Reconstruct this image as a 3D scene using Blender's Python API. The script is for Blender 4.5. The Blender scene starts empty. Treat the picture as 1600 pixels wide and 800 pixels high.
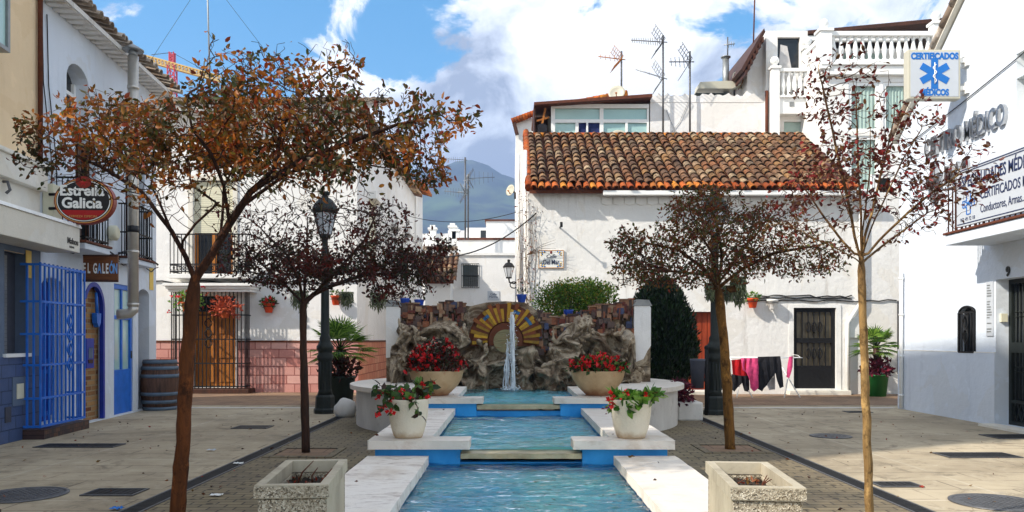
import bpy, bmesh, math, random
import numpy as np
from mathutils import Vector, Matrix, noise
random.seed(7); rng = np.random.default_rng(7)
SC = bpy.context.scene; COL = SC.collection
PI = math.pi; R = math.radians

# ------------------------------------------------------------------ camera
F, HZ, EYE = 1250.0, 530.0, 1.35           # focal length and horizon of the photograph, eye height in metres
cam = bpy.data.objects.new('camera', bpy.data.cameras.new('camera')); COL.objects.link(cam)
cam.location = (0, 0, EYE); cam.rotation_euler = (R(90), 0, 0)
cam.data.sensor_width = 36; cam.data.lens = F*36/1600; cam.data.shift_y = (HZ-400)/1600
cam.data.clip_start = .05; cam.data.clip_end = 9000
SC.camera = cam

# ------------------------------------------------------------------ exposure
SC.view_settings.view_transform = 'Standard'; SC.view_settings.look = 'None'
SC.view_settings.exposure = 0.76; SC.view_settings.gamma = 1.0; SC.view_settings.use_curve_mapping = False

# ------------------------------------------------------------------ sun and sky
TRAVEL = Vector((1.2, .6, -1.0)).normalized()
sun = bpy.data.objects.new('sun', bpy.data.lights.new('sun', 'SUN')); COL.objects.link(sun)
sun.data.energy = 3.8; sun.data.angle = R(1.0); sun.data.color = (1, .93, .82)
sun.rotation_euler = TRAVEL.to_track_quat('-Z', 'Y').to_euler(); sun.location = (-30, -20, 40)
EL = math.asin(-TRAVEL.z); AZ = math.atan2(-TRAVEL.x, -TRAVEL.y)
W = bpy.data.worlds.new('World'); SC.world = W; W.use_nodes = True
nt = W.node_tree; N = nt.nodes; L = nt.links; N.clear()
def wn(t, **k):
    n = N.new(t)
    for a, b in k.items(): setattr(n, a, b)
    return n
def wmath(op, a, b=None, clamp=False):
    n = wn('ShaderNodeMath', operation=op, use_clamp=clamp)
    for i, q in enumerate((a, b)):
        if q is None: continue
        if isinstance(q, (int, float)): n.inputs[i].default_value = q
        else: L.new(q, n.inputs[i])
    return n.outputs[0]
wo = wn('ShaderNodeOutputWorld'); sky = wn('ShaderNodeTexSky', sky_type='NISHITA'); sky.sun_disc = False
sky.sun_elevation = EL; sky.sun_rotation = AZ % (2*PI); sky.dust_density = .4; sky.air_density = 1.0; sky.ozone_density = 2.5
bg1 = wn('ShaderNodeBackground'); bg1.inputs[1].default_value = .15
hs = wn('ShaderNodeHueSaturation'); hs.inputs['Saturation'].default_value = 1.4; hs.inputs['Hue'].default_value = .485; hs.inputs['Value'].default_value = .95
L.new(sky.outputs[0], hs.inputs['Color']); L.new(hs.outputs[0], bg1.inputs[0])
tc = wn('ShaderNodeTexCoord'); DIR = tc.outputs['Generated']
def sky_noise(scale, detail, rough, off, dist=0):
    mp = wn('ShaderNodeMapping'); mp.inputs['Location'].default_value = off; mp.inputs['Scale'].default_value = (1, 1, 1.5)
    L.new(DIR, mp.inputs[0]); n = wn('ShaderNodeTexNoise'); n.inputs['Scale'].default_value = scale
    n.inputs['Detail'].default_value = detail; n.inputs['Roughness'].default_value = rough; n.inputs['Distortion'].default_value = dist
    L.new(mp.outputs[0], n.inputs['Vector']); return n.outputs[0]
def sky_blob(px, py, deg, edge):                    # smooth cap around a direction of the sky
    d = Vector(((px-800)/F, 1, (HZ-py)/F)).normalized()
    v = wn('ShaderNodeVectorMath', operation='DOT_PRODUCT'); L.new(DIR, v.inputs[0]); v.inputs[1].default_value = d
    m = wn('ShaderNodeMapRange', interpolation_type='SMOOTHSTEP'); L.new(v.outputs['Value'], m.inputs[0])
    m.inputs[1].default_value = math.cos(R(deg+edge)); m.inputs[2].default_value = math.cos(R(max(deg-edge, 0)))
    return m.outputs[0]
dens = sky_noise(6.0, 12, .64, (3.1, .4, 1.7), .6)
acc = wmath('ADD', wmath('MULTIPLY', wmath('SUBTRACT', dens, .5), 2.7), .68)
for px, py, dg, ed, am in ((290, 60, 5.5, 5.5, -.36), (395, 20, 3.2, 3.2, -.30), (120, 70, 4.5, 4, -.20), (655, 40, 3.0, 3.0, -.40), (615, 90, 2.0, 2.0, -.22), (1130, 50, 1.4, 1.4, -.24),
                           (1215, 10, 2, 1.6, -.2), (985, 25, 2.2, 2.2, -.22), (1050, 12, 1.6, 1.6, -.22), (235, 128, 1.4, 1.4, .3), (170, 5, 1.8, 1.8, .40), (500, 60, 2.4, 2.4, .12), (900, 90, 6, 6, .25), (790, 180, 6, 4, .25), (560, 130, 4, 4, .2)):
    acc = wmath('ADD', acc, wmath('MULTIPLY', sky_blob(px, py, dg, ed), am))
mr = wn('ShaderNodeMapRange', interpolation_type='SMOOTHSTEP'); L.new(acc, mr.inputs[0]); mr.inputs[1].default_value = .46; mr.inputs[2].default_value = .70
shade = wmath('ADD', wmath('MULTIPLY', wmath('SUBTRACT', sky_noise(7.5, 9, .6, (.3, 5.2, .9), .4), .5), 1.5), .52)
sh = wmath('ADD', shade, wmath('MULTIPLY', sky_blob(745, 215, 4.2, 4), -.30))
sh = wmath('ADD', sh, wmath('MULTIPLY', sky_blob(900, 110, 4.5, 4), .26))
sh = wmath('ADD', sh, wmath('MULTIPLY', sky_blob(510, 40, 5, 4), .14))
sh = wmath('ADD', sh, wmath('MULTIPLY', sky_blob(800, 60, 3, 3), -.08))
cr = wn('ShaderNodeValToRGB'); L.new(sh, cr.inputs[0])
cr.color_ramp.elements[0].position = .24; cr.color_ramp.elements[0].color = (.30, .34, .42, 1)
cr.color_ramp.elements[1].position = .60; cr.color_ramp.elements[1].color = (1, 1, 1, 1)
e = cr.color_ramp.elements.new(.42); e.color = (.62, .67, .75, 1)
bg2 = wn('ShaderNodeBackground'); L.new(cr.outputs[0], bg2.inputs[0]); bg2.inputs[1].default_value = .98
mx = wn('ShaderNodeMixShader'); L.new(mr.outputs[0], mx.inputs[0]); L.new(bg1.outputs[0], mx.inputs[1]); L.new(bg2.outputs[0], mx.inputs[2])
L.new(mx.outputs[0], wo.inputs[0])

# ------------------------------------------------------------------ helpers
def at(px, py, Y): return Vector(((px-800)*Y/F, Y, EYE+(HZ-py)*Y/F))
def C(h, k=1.0):
    h = h.lstrip('#'); o = []
    for i in (0, 2, 4):
        c = int(h[i:i+2], 16)/255; o.append((c/12.92 if c <= .04045 else ((c+.055)/1.055)**2.4)*k)
    return tuple(o)+(1,)

def thing(name, label, cat, loc=(0, 0, 0), rotz=0, group=None, kind=None):
    o = bpy.data.objects.new(name, None); COL.objects.link(o); o.empty_display_size = .2
    o.location = loc; o.rotation_euler = (0, 0, rotz)
    return tag(o, label, cat, group, kind)
def tag(o, label=None, cat=None, group=None, kind=None):
    if label: o['label'] = label
    if cat: o['category'] = cat
    if group: o['group'] = group
    if kind: o['kind'] = kind
    return o
def dup(root, loc, rotz=None, label=None, group=None, scale=None):
    r = root.copy(); COL.objects.link(r); r.location = loc
    if rotz is not None: r.rotation_euler = (0, 0, rotz)
    if label: r['label'] = label
    if group: r['group'] = group
    if scale: r.scale = (scale,)*3
    for ch in list(root.children):
        c = ch.copy(); COL.objects.link(c); c.parent = r
        for g in list(ch.children):
            d = g.copy(); COL.objects.link(d); d.parent = c
    return r

class MB:
    def __init__(s): s.v = []; s.f = []; s.m = []; s.s = []
    def add(s, vs, fs, m=0, smooth=False):
        b = len(s.v); s.v.extend([tuple(v) for v in vs])
        for f in fs: s.f.append(tuple(b+i for i in f)); s.m.append(m); s.s.append(smooth)
        return s
    def quad(s, *p, m=0): return s.add(p, [tuple(range(len(p)))], m)
    def box(s, a, b, m=0):
        x0, y0, z0 = (min(a[i], b[i]) for i in range(3)); x1, y1, z1 = (max(a[i], b[i]) for i in range(3))
        return s.add([(x0, y0, z0), (x1, y0, z0), (x1, y1, z0), (x0, y1, z0), (x0, y0, z1), (x1, y0, z1), (x1, y1, z1), (x0, y1, z1)],
                     [(0, 3, 2, 1), (4, 5, 6, 7), (0, 1, 5, 4), (1, 2, 6, 5), (2, 3, 7, 6), (3, 0, 4, 7)], m)
    def obox(s, c, size, rot=(0, 0, 0), m=0):
        from mathutils import Euler
        M_ = Euler(rot).to_matrix(); c = Vector(c); h = [q/2 for q in size]
        vs = [c+M_ @ Vector((h[0]*i, h[1]*j, h[2]*k)) for k in (-1, 1) for i, j in ((-1, -1), (1, -1), (1, 1), (-1, 1))]
        return s.add(vs, [(0, 3, 2, 1), (4, 5, 6, 7), (0, 1, 5, 4), (1, 2, 6, 5), (2, 3, 7, 6), (3, 0, 4, 7)], m)
    def tube(s, pts, r, n=8, m=0, cap=True, smooth=True):
        pts = [Vector(p) for p in pts]; k = len(pts)
        rs = r if isinstance(r, (list, tuple)) else [r]*k
        t0 = (pts[1]-pts[0]).normalized(); a = t0.orthogonal().normalized(); vs = []
        for i in range(k):
            t = (pts[min(i+1, k-1)]-pts[max(i-1, 0)])
            t = t.normalized() if t.length > 1e-9 else t0
            a = (a-t*a.dot(t)); a = a.normalized() if a.length > 1e-6 else t.orthogonal().normalized()
            b = t.cross(a)
            for j in range(n):
                q = 2*PI*j/n; vs.append(pts[i]+(a*math.cos(q)+b*math.sin(q))*rs[i])
        fs = [(i*n+j, i*n+(j+1) % n, (i+1)*n+(j+1) % n, (i+1)*n+j) for i in range(k-1) for j in range(n)]
        s.add(vs, fs, m, smooth)
        if cap:
            b = len(s.v)-k*n
            s.f.append(tuple(b+j for j in range(n-1, -1, -1))); s.m.append(m); s.s.append(False)
            s.f.append(tuple(b+(k-1)*n+j for j in range(n))); s.m.append(m); s.s.append(False)
        return s
    def bar(s, p, q, w, m=0):                     # square bar
        return s.tube([p, q], w*.7071, 4, m, True, False)
    def lathe(s, prof, c=(0, 0, 0), n=24, m=0, smooth=True, cap=True, sx=1, sy=1):
        vs = []; k = len(prof)
        for r, z in prof:
            for j in range(n):
                a = 2*PI*j/n; vs.append((c[0]+r*sx*math.cos(a), c[1]+r*sy*math.sin(a), c[2]+z))
        fs = [(i*n+j, i*n+(j+1) % n, (i+1)*n+(j+1) % n, (i+1)*n+j) for i in range(k-1) for j in range(n)]
        s.add(vs, fs, m, smooth)
        if cap:
            b = len(s.v)-k*n
            s.f.append(tuple(b+j for j in range(n-1, -1, -1))); s.m.append(m); s.s.append(False)
            s.f.append(tuple(b+(k-1)*n+j for j in range(n))); s.m.append(m); s.s.append(False)
        return s
    def prism(s, poly, d0, d1, plane='xz', m=0, smooth=False):
        n = len(poly)
        P = (lambda a, b, d: (a, d, b)) if plane == 'xz' else ((lambda a, b, d: (a, b, d)) if plane == 'xy' else (lambda a, b, d: (d, a, b)))
        vs = [P(a, b, d0) for a, b in poly]+[P(a, b, d1) for a, b in poly]
        s.add(vs, [tuple(range(n-1, -1, -1)), tuple(range(n, 2*n))], m)
        s.add(vs, [(i, (i+1) % n, n+(i+1) % n, n+i) for i in range(n)], m, smooth)
        return s
    def ball(s, c, r, m=0, n=12, sc=(1, 1, 1)):
        vs = []; k = n//2
        for i in range(1, k):
            t = PI*i/k
            for j in range(n):
                a = 2*PI*j/n; vs.append((c[0]+r*sc[0]*math.sin(t)*math.cos(a), c[1]+r*sc[1]*math.sin(t)*math.sin(a), c[2]+r*sc[2]*math.cos(t)))
        vs += [(c[0], c[1], c[2]+r*sc[2]), (c[0], c[1], c[2]-r*sc[2])]
        fs = [(i*n+j, (i+1)*n+j, (i+1)*n+(j+1) % n, i*n+(j+1) % n) for i in range(k-2) for j in range(n)]
        T = len(vs)-2
        fs += [(T, j, (j+1) % n) for j in range(n)]+[(T+1, (k-2)*n+(j+1) % n, (k-2)*n+j) for j in range(n)]
        return s.add(vs, fs, m, True)
    def build(s, name, mats, parent=None, world=False, bevel=0, loc=None, seg=2, fix=True):
        me = bpy.data.meshes.new(name)
        if world and parent is not None:
            o0 = parent.location; s.v = [(x-o0[0], y-o0[1], z-o0[2]) for x, y, z in s.v]
        me.from_pydata(s.v, [], s.f)
        if not isinstance(mats, (list, tuple)): mats = [mats]
        for q in mats: me.materials.append(q)
        me.polygons.foreach_set('material_index', s.m); me.polygons.foreach_set('use_smooth', s.s)
        if fix:
            b = bmesh.new(); b.from_mesh(me); bmesh.ops.recalc_face_normals(b, faces=b.faces); b.to_mesh(me); b.free()
        me.update()
        o = bpy.data.objects.new(name, me); COL.objects.link(o)
        if parent is not None: o.parent = parent
        if loc: o.location = loc
        if bevel:
            md = o.modifiers.new('bevel', 'BEVEL'); md.width = bevel; md.segments = seg; md.limit_method = 'ANGLE'; md.angle_limit = R(40)
        return o

# ---- materials
class NG:
    def __init__(s, name):
        s.mat = bpy.data.materials.new(name); s.mat.use_nodes = True; s.t = s.mat.node_tree; s.t.nodes.clear()
        s.out = s.n('ShaderNodeOutputMaterial'); s.tc = s.n('ShaderNodeTexCoord')
    def n(s, t, **k):
        q = s.t.nodes.new(t)
        for a, b in k.items(): setattr(q, a, b)
        return q
    def l(s, a, b): s.t.links.new(a, b)
    def setv(s, sock, v):
        if hasattr(v, 'is_output') or isinstance(v, bpy.types.NodeSocket): s.l(v, sock)
        else: sock.default_value = v
    def co(s, scale=(1, 1, 1), rot=(0, 0, 0), kind='Object', loc=(0, 0, 0)):
        m = s.n('ShaderNodeMapping'); m.inputs['Scale'].default_value = scale; m.inputs['Rotation'].default_value = rot; m.inputs['Location'].default_value = loc
        s.l(s.tc.outputs[kind], m.inputs[0]); return m.outputs[0]
    def noise(s, scale, detail=4, rough=.55, vec=None, dist=0):
        q = s.n('ShaderNodeTexNoise'); q.inputs['Scale'].default_value = scale; q.inputs['Detail'].default_value = detail
        q.inputs['Roughness'].default_value = rough; q.inputs['Distortion'].default_value = dist
        s.l(vec if vec is not None else s.tc.outputs['Object'], q.inputs['Vector']); return q.outputs[0]
    def ramp(s, f, pts, interp='LINEAR'):
        q = s.n('ShaderNodeValToRGB'); q.color_ramp.interpolation = interp; el = q.color_ramp.elements
        while len(el) < len(pts): el.new(.5)
        for e_, (p, c) in zip(el, pts): e_.position = p; e_.color = c if len(c) == 4 else tuple(c)+(1,)
        s.l(f, q.inputs[0]); return q.outputs[0]
    def mix(s, f, a, b, mode='MIX'):
        q = s.n('ShaderNodeMix', data_type='RGBA', blend_type=mode); s.setv(q.inputs[0], f); s.setv(q.inputs[6], a); s.setv(q.inputs[7], b); return q.outputs[2]
    def math(s, op, a, b=0.0, clamp=False):
        q = s.n('ShaderNodeMath', operation=op, use_clamp=clamp); s.setv(q.inputs[0], a); s.setv(q.inputs[1], b); return q.outputs[0]
    def rng_(s, v, a, b, c=0.0, d=1.0):
        q = s.n('ShaderNodeMapRange'); s.l(v, q.inputs[0])
        for i, x in enumerate((a, b, c, d)): q.inputs[i+1].default_value = x
        return q.outputs[0]
    def bump(s, h, strength=.3, dist=.01):
        q = s.n('ShaderNodeBump'); q.inputs['Strength'].default_value = strength; q.inputs['Distance'].default_value = dist; s.l(h, q.inputs['Height']); return q.outputs[0]
    def pbr(s, col, rough=.8, metal=0, spec=.4, normal=None, **kw):
        q = s.n('ShaderNodeBsdfPrincipled'); s.setv(q.inputs['Base Color'], col); s.setv(q.inputs['Roughness'], rough)
        q.inputs['Metallic'].default_value = metal; q.inputs['Specular IOR Level'].default_value = spec
        for a, b in kw.items(): s.setv(q.inputs[a.replace('_', ' ')], b)
        if normal is not None: s.l(normal, q.inputs['Normal'])
        s.l(q.outputs[0], s.out.inputs[0]); s.p = q; return s.mat
M = {}
def scl(c, k): return (min(c[0]*k, 1), min(c[1]*k, 1), min(c[2]*k, 1), 1)
def plain(name, col, rough=.7, var=.18, scale=6, bump=.15, bscale=40, metal=0, spec=.35, dirt=None, damt=.5, dscale=1.3, streak=False):
    g = NG(name); n1 = g.noise(scale, 6, .6)
    c = g.ramp(n1, [(.25, scl(col, 1-var)), (.75, scl(col, 1+var))])
    if dirt is not None:
        v = g.co((1, 1, .22)) if streak else None
        n2 = g.noise(dscale, 7, .68, v, .3)
        c = g.mix(g.rng_(n2, .52, .78, 0, damt), c, dirt)
    nb = g.noise(bscale, 3, .6)
    M[name] = g.pbr(c, rough, metal, spec, g.bump(nb, bump, .01) if bump else None)
    return M[name]

def stucco(name, col, dirt, damt=.35, lumps=.35, low=False):
    g = NG(name)
    n1 = g.noise(.7, 6, .62, None, .4); c = g.mix(g.rng_(n1, .35, .75, 0, 1), scl(col, 1.0), scl(col, .9))
    st = g.noise(2.2, 8, .7, g.co((1.6, 1.6, .25)), .2); c = g.mix(g.rng_(st, .55, .82, 0, damt), c, dirt)
    pt = g.noise(1.0, 4, .5, None, .6); c = g.mix(g.rng_(pt, .56, .575, 0, .55), c, (col[0]*.90, col[1]*.87, col[2]*.82, 1))
    pk = g.noise(2.6, 3, .5, g.co(loc=(7, 3, 1)), .4); c = g.mix(g.rng_(pk, .63, .645, 0, .5), c, (min(1, col[0]*1.06), min(1, col[1]*1.06), min(1, col[2]*1.07), 1))
    sp = g.noise(5.5, 9, .75, None, .8); c = g.mix(g.rng_(sp, .66, .74, 0, damt*.8), c, scl(dirt, .75))
    if low:
        z = g.n('ShaderNodeSeparateXYZ'); g.l(g.tc.outputs['Object'], z.inputs[0])
        w = g.math('ADD', z.outputs[2], g.math('MULTIPLY', g.noise(3, 5, .6), .7))
        c = g.mix(g.rng_(w, .75, .25, 0, .45), c, scl(dirt, .9))
    a = g.noise(7, 5, .6); b = g.noise(55, 3, .6); h = g.math('ADD', g.math('MULTIPLY', a, 3.0), g.math('MULTIPLY', b, .5))
    M[name] = g.pbr(c, .88, 0, .25, g.bump(h, lumps, .012)); return M[name]

stucco('white_stucco', (.80, .79, .77, 1), C('#8d8678'), .35)
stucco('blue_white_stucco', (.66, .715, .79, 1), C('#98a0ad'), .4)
stucco('old_white_stucco', (.78, .765, .735, 1), C('#877663'), .75, .45)
stucco('far_white_stucco', (.80, .79, .77, 1), C('#9a9488'), .25, .2, False)
stucco('beige_stucco', C('#e4caa4'), C('#9d8463'), .4, .3, False)
stucco('cream_stucco', C('#dcd7cb'), C('#9c968a'), .35, .3, False)
plain('white_trim', (.80, .79, .76, 1), .6, .06, 5, .1, 30, dirt=C('#8c857a'), damt=.35)
plain('white_paint', (.82, .82, .80, 1), .45, .05, 5, .05, 30)
plain('black_iron', (.010, .010, .011, 1), .6, .3, 20, .2, 80, 0, .22)
plain('dark_green_iron', (.013, .017, .015, 1), .55, .3, 20, .2, 80, 0, .3)
plain('grey_iron', (.12, .12, .125, 1), .55, .3, 20, .2, 80, .6, .5)
plain('blue_paint', (.015, .10, .50, 1), .45, .22, 6, .15, 50, dirt=(.05, .2, .5, 1), damt=.4)
plain('light_blue_paint', (.018, .14, .56, 1), .42, .18, 6, .1, 50)
plain('deep_blue_paint', (.008, .03, .30, 1), .45, .25, 6, .1, 50)
plain('slate_blue', (.105, .145, .215, 1), .6, .15, 4, .15, 40, dirt=(.16, .19, .25, 1), damt=.5)
plain('rust_brown', C('#5b2f1c'), .75, .35, 12, .3, 60)
plain('terracotta', C('#b4542c'), .75, .25, 14, .2, 60)
plain('orange_clay', C('#d1491c'), .7, .15, 14, .1, 60)
plain('dark_soil', (.030, .022, .016, 1), .95, .5, 30, 1.0, 60)
plain('steel', (.52, .49, .44, 1), .3, .12, 8, .05, 30, .55, .5, dirt=(.3, .28, .24, 1), damt=.5)
plain('dull_zinc', (.28, .29, .29, 1), .5, .2, 8, .1, 30, .7, .5)
plain('glass_dark', (.012, .015, .018, 1), .08, .2, 2, .0, 30, 0, .45)
plain('door_glass', C('#6f6450'), .25, .35, 3, 0, 30, 0, .5)
plain('glass_teal', C('#a4c4bf'), .12, .08, 1.5, 0, 30, 0, .7)
plain('dish_white', C('#b9b5a4'), .5, .06, 3, 0, 30)
plain('plastic_cream', C('#d3cfb6'), .5, .08, 5, .05)
plain('dark_cloth', (.012, .012, .016, 1), .9, .4, 10, .3, 60)
plain('navy_cloth', (.012, .02, .09, 1), .85, .4, 5, .2, 30)
plain('red_cloth', C('#b01018'), .9, .25, 10, .2, 60)
plain('pink_cloth', C('#d84a7c'), .9, .3, 14, .3, 60)
plain('grey_cloth', C('#b9b6b4'), .9, .2, 10, .3, 60)
plain('curtain', C('#9fb3ab'), .8, .2, 3, .1)
plain('grey_plastic', (.05, .055, .075, 1), .5, .2, 8, .1)
plain('yellow_sticker', C('#e0bb55'), .5, .1, 8, 0)
plain('ink_black', (.01, .01, .012, 1), .5, 0, 5, 0)
plain('ink_navy', (.012, .022, .075, 1), .5, .05, 5, 0)
plain('ink_blue', C('#1266b4'), .5, .05, 5, 0)
plain('pale_blue_letter', (.16, .36, .70, 1), .5, .1, 8, 0)
plain('ink_white', (.8, .8, .78, 1), .5, .03, 5, 0)
plain('sign_grey_white', (.47, .50, .54, 1), .35, .03, 5, 0)
plain('sign_red', C('#a01216'), .4, .08, 5, 0)
plain('sign_gold', C('#c48a4a'), .4, .12, 8, 0)
plain('sign_dark_red', C('#7d1d12'), .4, .12, 8, 0)
plain('chrome', (.50, .50, .50, 1), .28, .1, 8, 0, 30, 1.0)
plain('petal_red', (.60, .008, .012, 1), .55, .25, 30, 0)
plain('petal_orange', (.42, .07, .025, 1), .6, .45, 30, 0)
plain('hoop_grey', (.10, .14, .19, 1), .6, .25, 10, .2, 60)
plain('green_pot', (.02, .16, .035, 1), .45, .15, 6, .05)
plain('dark_pot', (.015, .025, .018, 1), .55, .2, 6, .1)
plain('blue_glaze', (.02, .07, .40, 1), .3, .2, 8, .05)
plain('cable_black', (.015, .015, .017, 1), .6, .1, 5, 0)
plain('crane_red', C('#c4232b'), .5, .1, 1, 0)
plain('crane_yellow', C('#d6b060'), .5, .1, 1, 0)
plain('paper_white', (.75, .75, .72, 1), .8, .1, 20, .1)

def wood(name, c0, c1, axis=(14, 14, 1.2), rough=.6, planks=None):
    g = NG(name); n = g.noise(1.6, 7, .65, g.co(axis), 1.2); n2 = g.noise(1.1, 4, .6)
    c = g.ramp(n, [(.3, c0), (.7, c1)]); c = g.mix(g.rng_(n2, .4, .75, 0, .6), c, scl(c0, .7))
    M[name] = g.pbr(c, rough, 0, .35, g.bump(n, .35, .006)); return M[name]
def bark(name, c0, c1, d0, d1, zc):                      # grey-brown trunk, darker bark higher up
    g = NG(name); n = g.noise(1.6, 8, .7, g.co((9, 9, 1.8)), 1.4); a = g.ramp(n, [(.3, c0), (.7, c1)]); b = g.ramp(n, [(.3, d0), (.7, d1)])
    z = g.n('ShaderNodeSeparateXYZ'); g.l(g.tc.outputs['Object'], z.inputs[0]); w = g.math('ADD', z.outputs[2], g.math('MULTIPLY', g.noise(2.5, 4, .6), .5))
    c = g.mix(g.rng_(w, zc, zc+.75, 0, 1), a, b); k = g.noise(7, 7, .75, g.co((1.3, 1.3, .8))); c = g.mix(g.rng_(k, .52, .62, 0, .75), c, scl(c0, .4)); k2 = g.noise(9, 5, .7, g.co((1, 1, .6), loc=(5, 1, 3))); c = g.mix(g.rng_(k2, .56, .66, 0, .55), c, scl(c1, 1.7)); M[name] = g.pbr(c, .85, 0, .2, g.bump(n, .7, .012)); return M[name]
wood('door_wood', C('#8a4a18'), C('#c8822e')); wood('red_door_wood', C('#7d2a10'), C('#a8431a'))
wood('dark_wood', C('#2b1710'), C('#57301c')); wood('sign_wood', C('#4d2a14'), C('#8e5428'), (1.5, 14, 14))
wood('barrel_wood', C('#33211a'), C('#735140'))
bark('bark_brown', C('#38200f'), C('#74411f'), C('#1a0f0b'), C('#3c2316'), 1.45); bark('bark_tan', C('#5e4426'), C('#a18252'), C('#2a1a12'), C('#5e4229'), 1.75)
wood('bark_dark', C('#1e120c'), C('#4a2c1a'), (10, 10, 2.0), .8); bark('bark_olive', C('#4a3016'), C('#865e2a'), C('#1e130c'), C('#452c17'), 1.75)

def leafmat(name, cols, warm=None, trans=.35, rough=.5, sat_noise=2.2):
    g = NG(name); geo = g.n('ShaderNodeNewGeometry')
    k = len(cols); c = g.ramp(geo.outputs['Random Per Island'], [((i+.0)/k, q) for i, q in enumerate(cols)], 'CONSTANT')
    if warm is not None:
        n = g.noise(sat_noise, 3, .6); c = g.mix(g.rng_(n, .46, .64, 0, .8), c, g.ramp(geo.outputs['Random Per Island'], [((i+.0)/len(warm), q) for i, q in enumerate(warm)], 'CONSTANT'))
    p = g.n('ShaderNodeBsdfPrincipled'); g.l(c, p.inputs['Base Color']); p.inputs['Roughness'].default_value = rough; p.inputs['Specular IOR Level'].default_value = .35
    t = g.n('ShaderNodeBsdfTranslucent'); g.l(c, t.inputs[0]); m_ = g.n('ShaderNodeMixShader'); m_.inputs[0].default_value = trans
    g.l(p.outputs[0], m_.inputs[1]); g.l(t.outputs[0], m_.inputs[2]); g.l(m_.outputs[0], g.out.inputs[0]); M[name] = g.mat
leafmat('leaf_autumn', [C('#33280f'), C('#54481a'), C('#5c3413'), C('#7c4616'), C('#40481c'), C('#6c2a16'), C('#2c3018'), C('#4c3c18'), C('#363c1a')],
        [C('#b8661c'), C('#cc8024'), C('#96501a'), C('#a84a1c'), C('#7c6a20'), C('#c06a1a')])
leafmat('leaf_dark_red', [C('#4a1712'), C('#5a2416'), C('#3a1a10'), C('#7a1f1c'), C('#5b3a1a')])
leafmat('leaf_brown_green', [C('#4a3f18'), C('#424a1e'), C('#5c2f14'), C('#6f3a16'), C('#323a1a'), C('#5e1d16')], [C('#94561c'), C('#7a2a18'), C('#5f6426')])
leafmat('leaf_dusk', [C('#2b1c10'), C('#3a1c12'), C('#2c2e16'), C('#4c1a14'), C('#22190f'), C('#30341a')], [C('#6e1a18'), C('#4a2214'), C('#7c2a18')])
leafmat('leaf_hedge', [C('#466818'), C('#5a7c20'), C('#345416'), C('#7a942e'), C('#3f601c'), C('#7d6c24')])
leafmat('leaf_cypress', [C('#12240f'), C('#182e13'), C('#0f1e0d'), C('#1d3616')], trans=.15)
leafmat('leaf_pot', [C('#2f4a18'), C('#44642a'), C('#24381a'), C('#5b7a34'), C('#3a2418')])
leafmat('leaf_bright', [C('#4f7a24'), C('#6a9432'), C('#3c641e'), C('#86a84a')])
leafmat('leaf_palm', [C('#56782a'), C('#6c9034'), C('#3f6020'), C('#86a544')], trans=.3)
leafmat('leaf_moss', [C('#6b7453'), C('#545c40'), C('#7d8460'), C('#474d35')], trans=.2)
leafmat('leaf_purple', [C('#4a1426'), C('#5e1a2c'), C('#3a1020'), C('#762438')])
leafmat('leaf_dry', [C('#5a3018'), C('#7a4420'), C('#3a2012'), C('#8a2a18'), C('#6d5226')], trans=.1)
# ---- ground, stone, water, tile materials
def brickmat(name, c1, c2, mortar, bw, bh, ms=.012, plane='xz', bump=.6, rough=.8, off=.5, rnd=.35, speck=0.0):
    g = NG(name)
    rot = {'xz': (R(-90), 0, 0), 'xy': (0, 0, 0), 'yz': (R(-90), 0, 0)}[plane]
    sp = g.n('ShaderNodeSeparateXYZ'); g.l(g.tc.outputs['Object'], sp.inputs[0]); cb = g.n('ShaderNodeCombineXYZ')
    a, b = {'xz': (0, 2), 'xy': (0, 1), 'yz': (1, 2)}[plane]
    g.l(sp.outputs[a], cb.inputs[0]); g.l(sp.outputs[b], cb.inputs[1])
    wob = g.noise(6, 3, .6); v = g.n('ShaderNodeVectorMath', operation='ADD'); g.l(cb.outputs[0], v.inputs[0])
    w2 = g.n('ShaderNodeVectorMath', operation='SCALE'); nn = g.n('ShaderNodeTexNoise'); nn.inputs['Scale'].default_value = 5; g.l(g.tc.outputs['Object'], nn.inputs['Vector'])
    g.l(nn.outputs[1], w2.inputs[0]); w2.inputs['Scale'].default_value = ms*.9; g.l(w2.outputs[0], v.inputs[1])
    q = g.n('ShaderNodeTexBrick'); g.l(v.outputs[0], q.inputs['Vector']); q.offset = off
    q.inputs['Scale'].default_value = 1; q.inputs['Brick Width'].default_value = bw; q.inputs['Row Height'].default_value = bh
    q.inputs['Mortar Size'].default_value = ms; q.inputs['Mortar Smooth'].default_value = .15; q.inputs['Bias'].default_value = 0
    q.inputs['Color1'].default_value = c1; q.inputs['Color2'].default_value = c2; q.inputs['Mortar'].default_value = mortar
    n = g.noise(2.2, 7, .65); c = g.mix(g.rng_(n, .3, .75, .0, rnd), q.outputs[0], scl(c1, .55))
    n3 = g.noise(24, 5, .7); c = g.mix(g.rng_(n3, .55, .75, 0, .35), c, scl(c2, 1.25))
    h = g.math('ADD', g.math('MULTIPLY', q.outputs[1], -1.0), g.math('MULTIPLY', n3, .5))
    M[name] = g.pbr(c, rough, 0, .3, g.bump(h, bump, .01)); return M[name]
brickmat('pink_block', C('#bb7a70'), C('#d6a79c'), C('#8a4c44'), .40, .22, .010, 'xz', .9, .85)
brickmat('pink_block_side', C('#c4785c'), C('#d39678'), C('#8a4a3a'), .40, .22, .010, 'yz', .9, .85)
brickmat('old_brick', C('#6d3c22'), C('#b58a58'), C('#a08c6c'), .30, .085, .014, 'xz', 1.0, .9)
brickmat('slate_tile', C('#44557a'), C('#4d5f86'), C('#2c3954'), .34, .17, .008, 'xz', .5, .5, rnd=.5)
brickmat('azulejo', C('#2b2a33'), C('#6b4a3a'), C('#141216'), .06, .06, .004, 'xz', .2, .4, 0)

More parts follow.
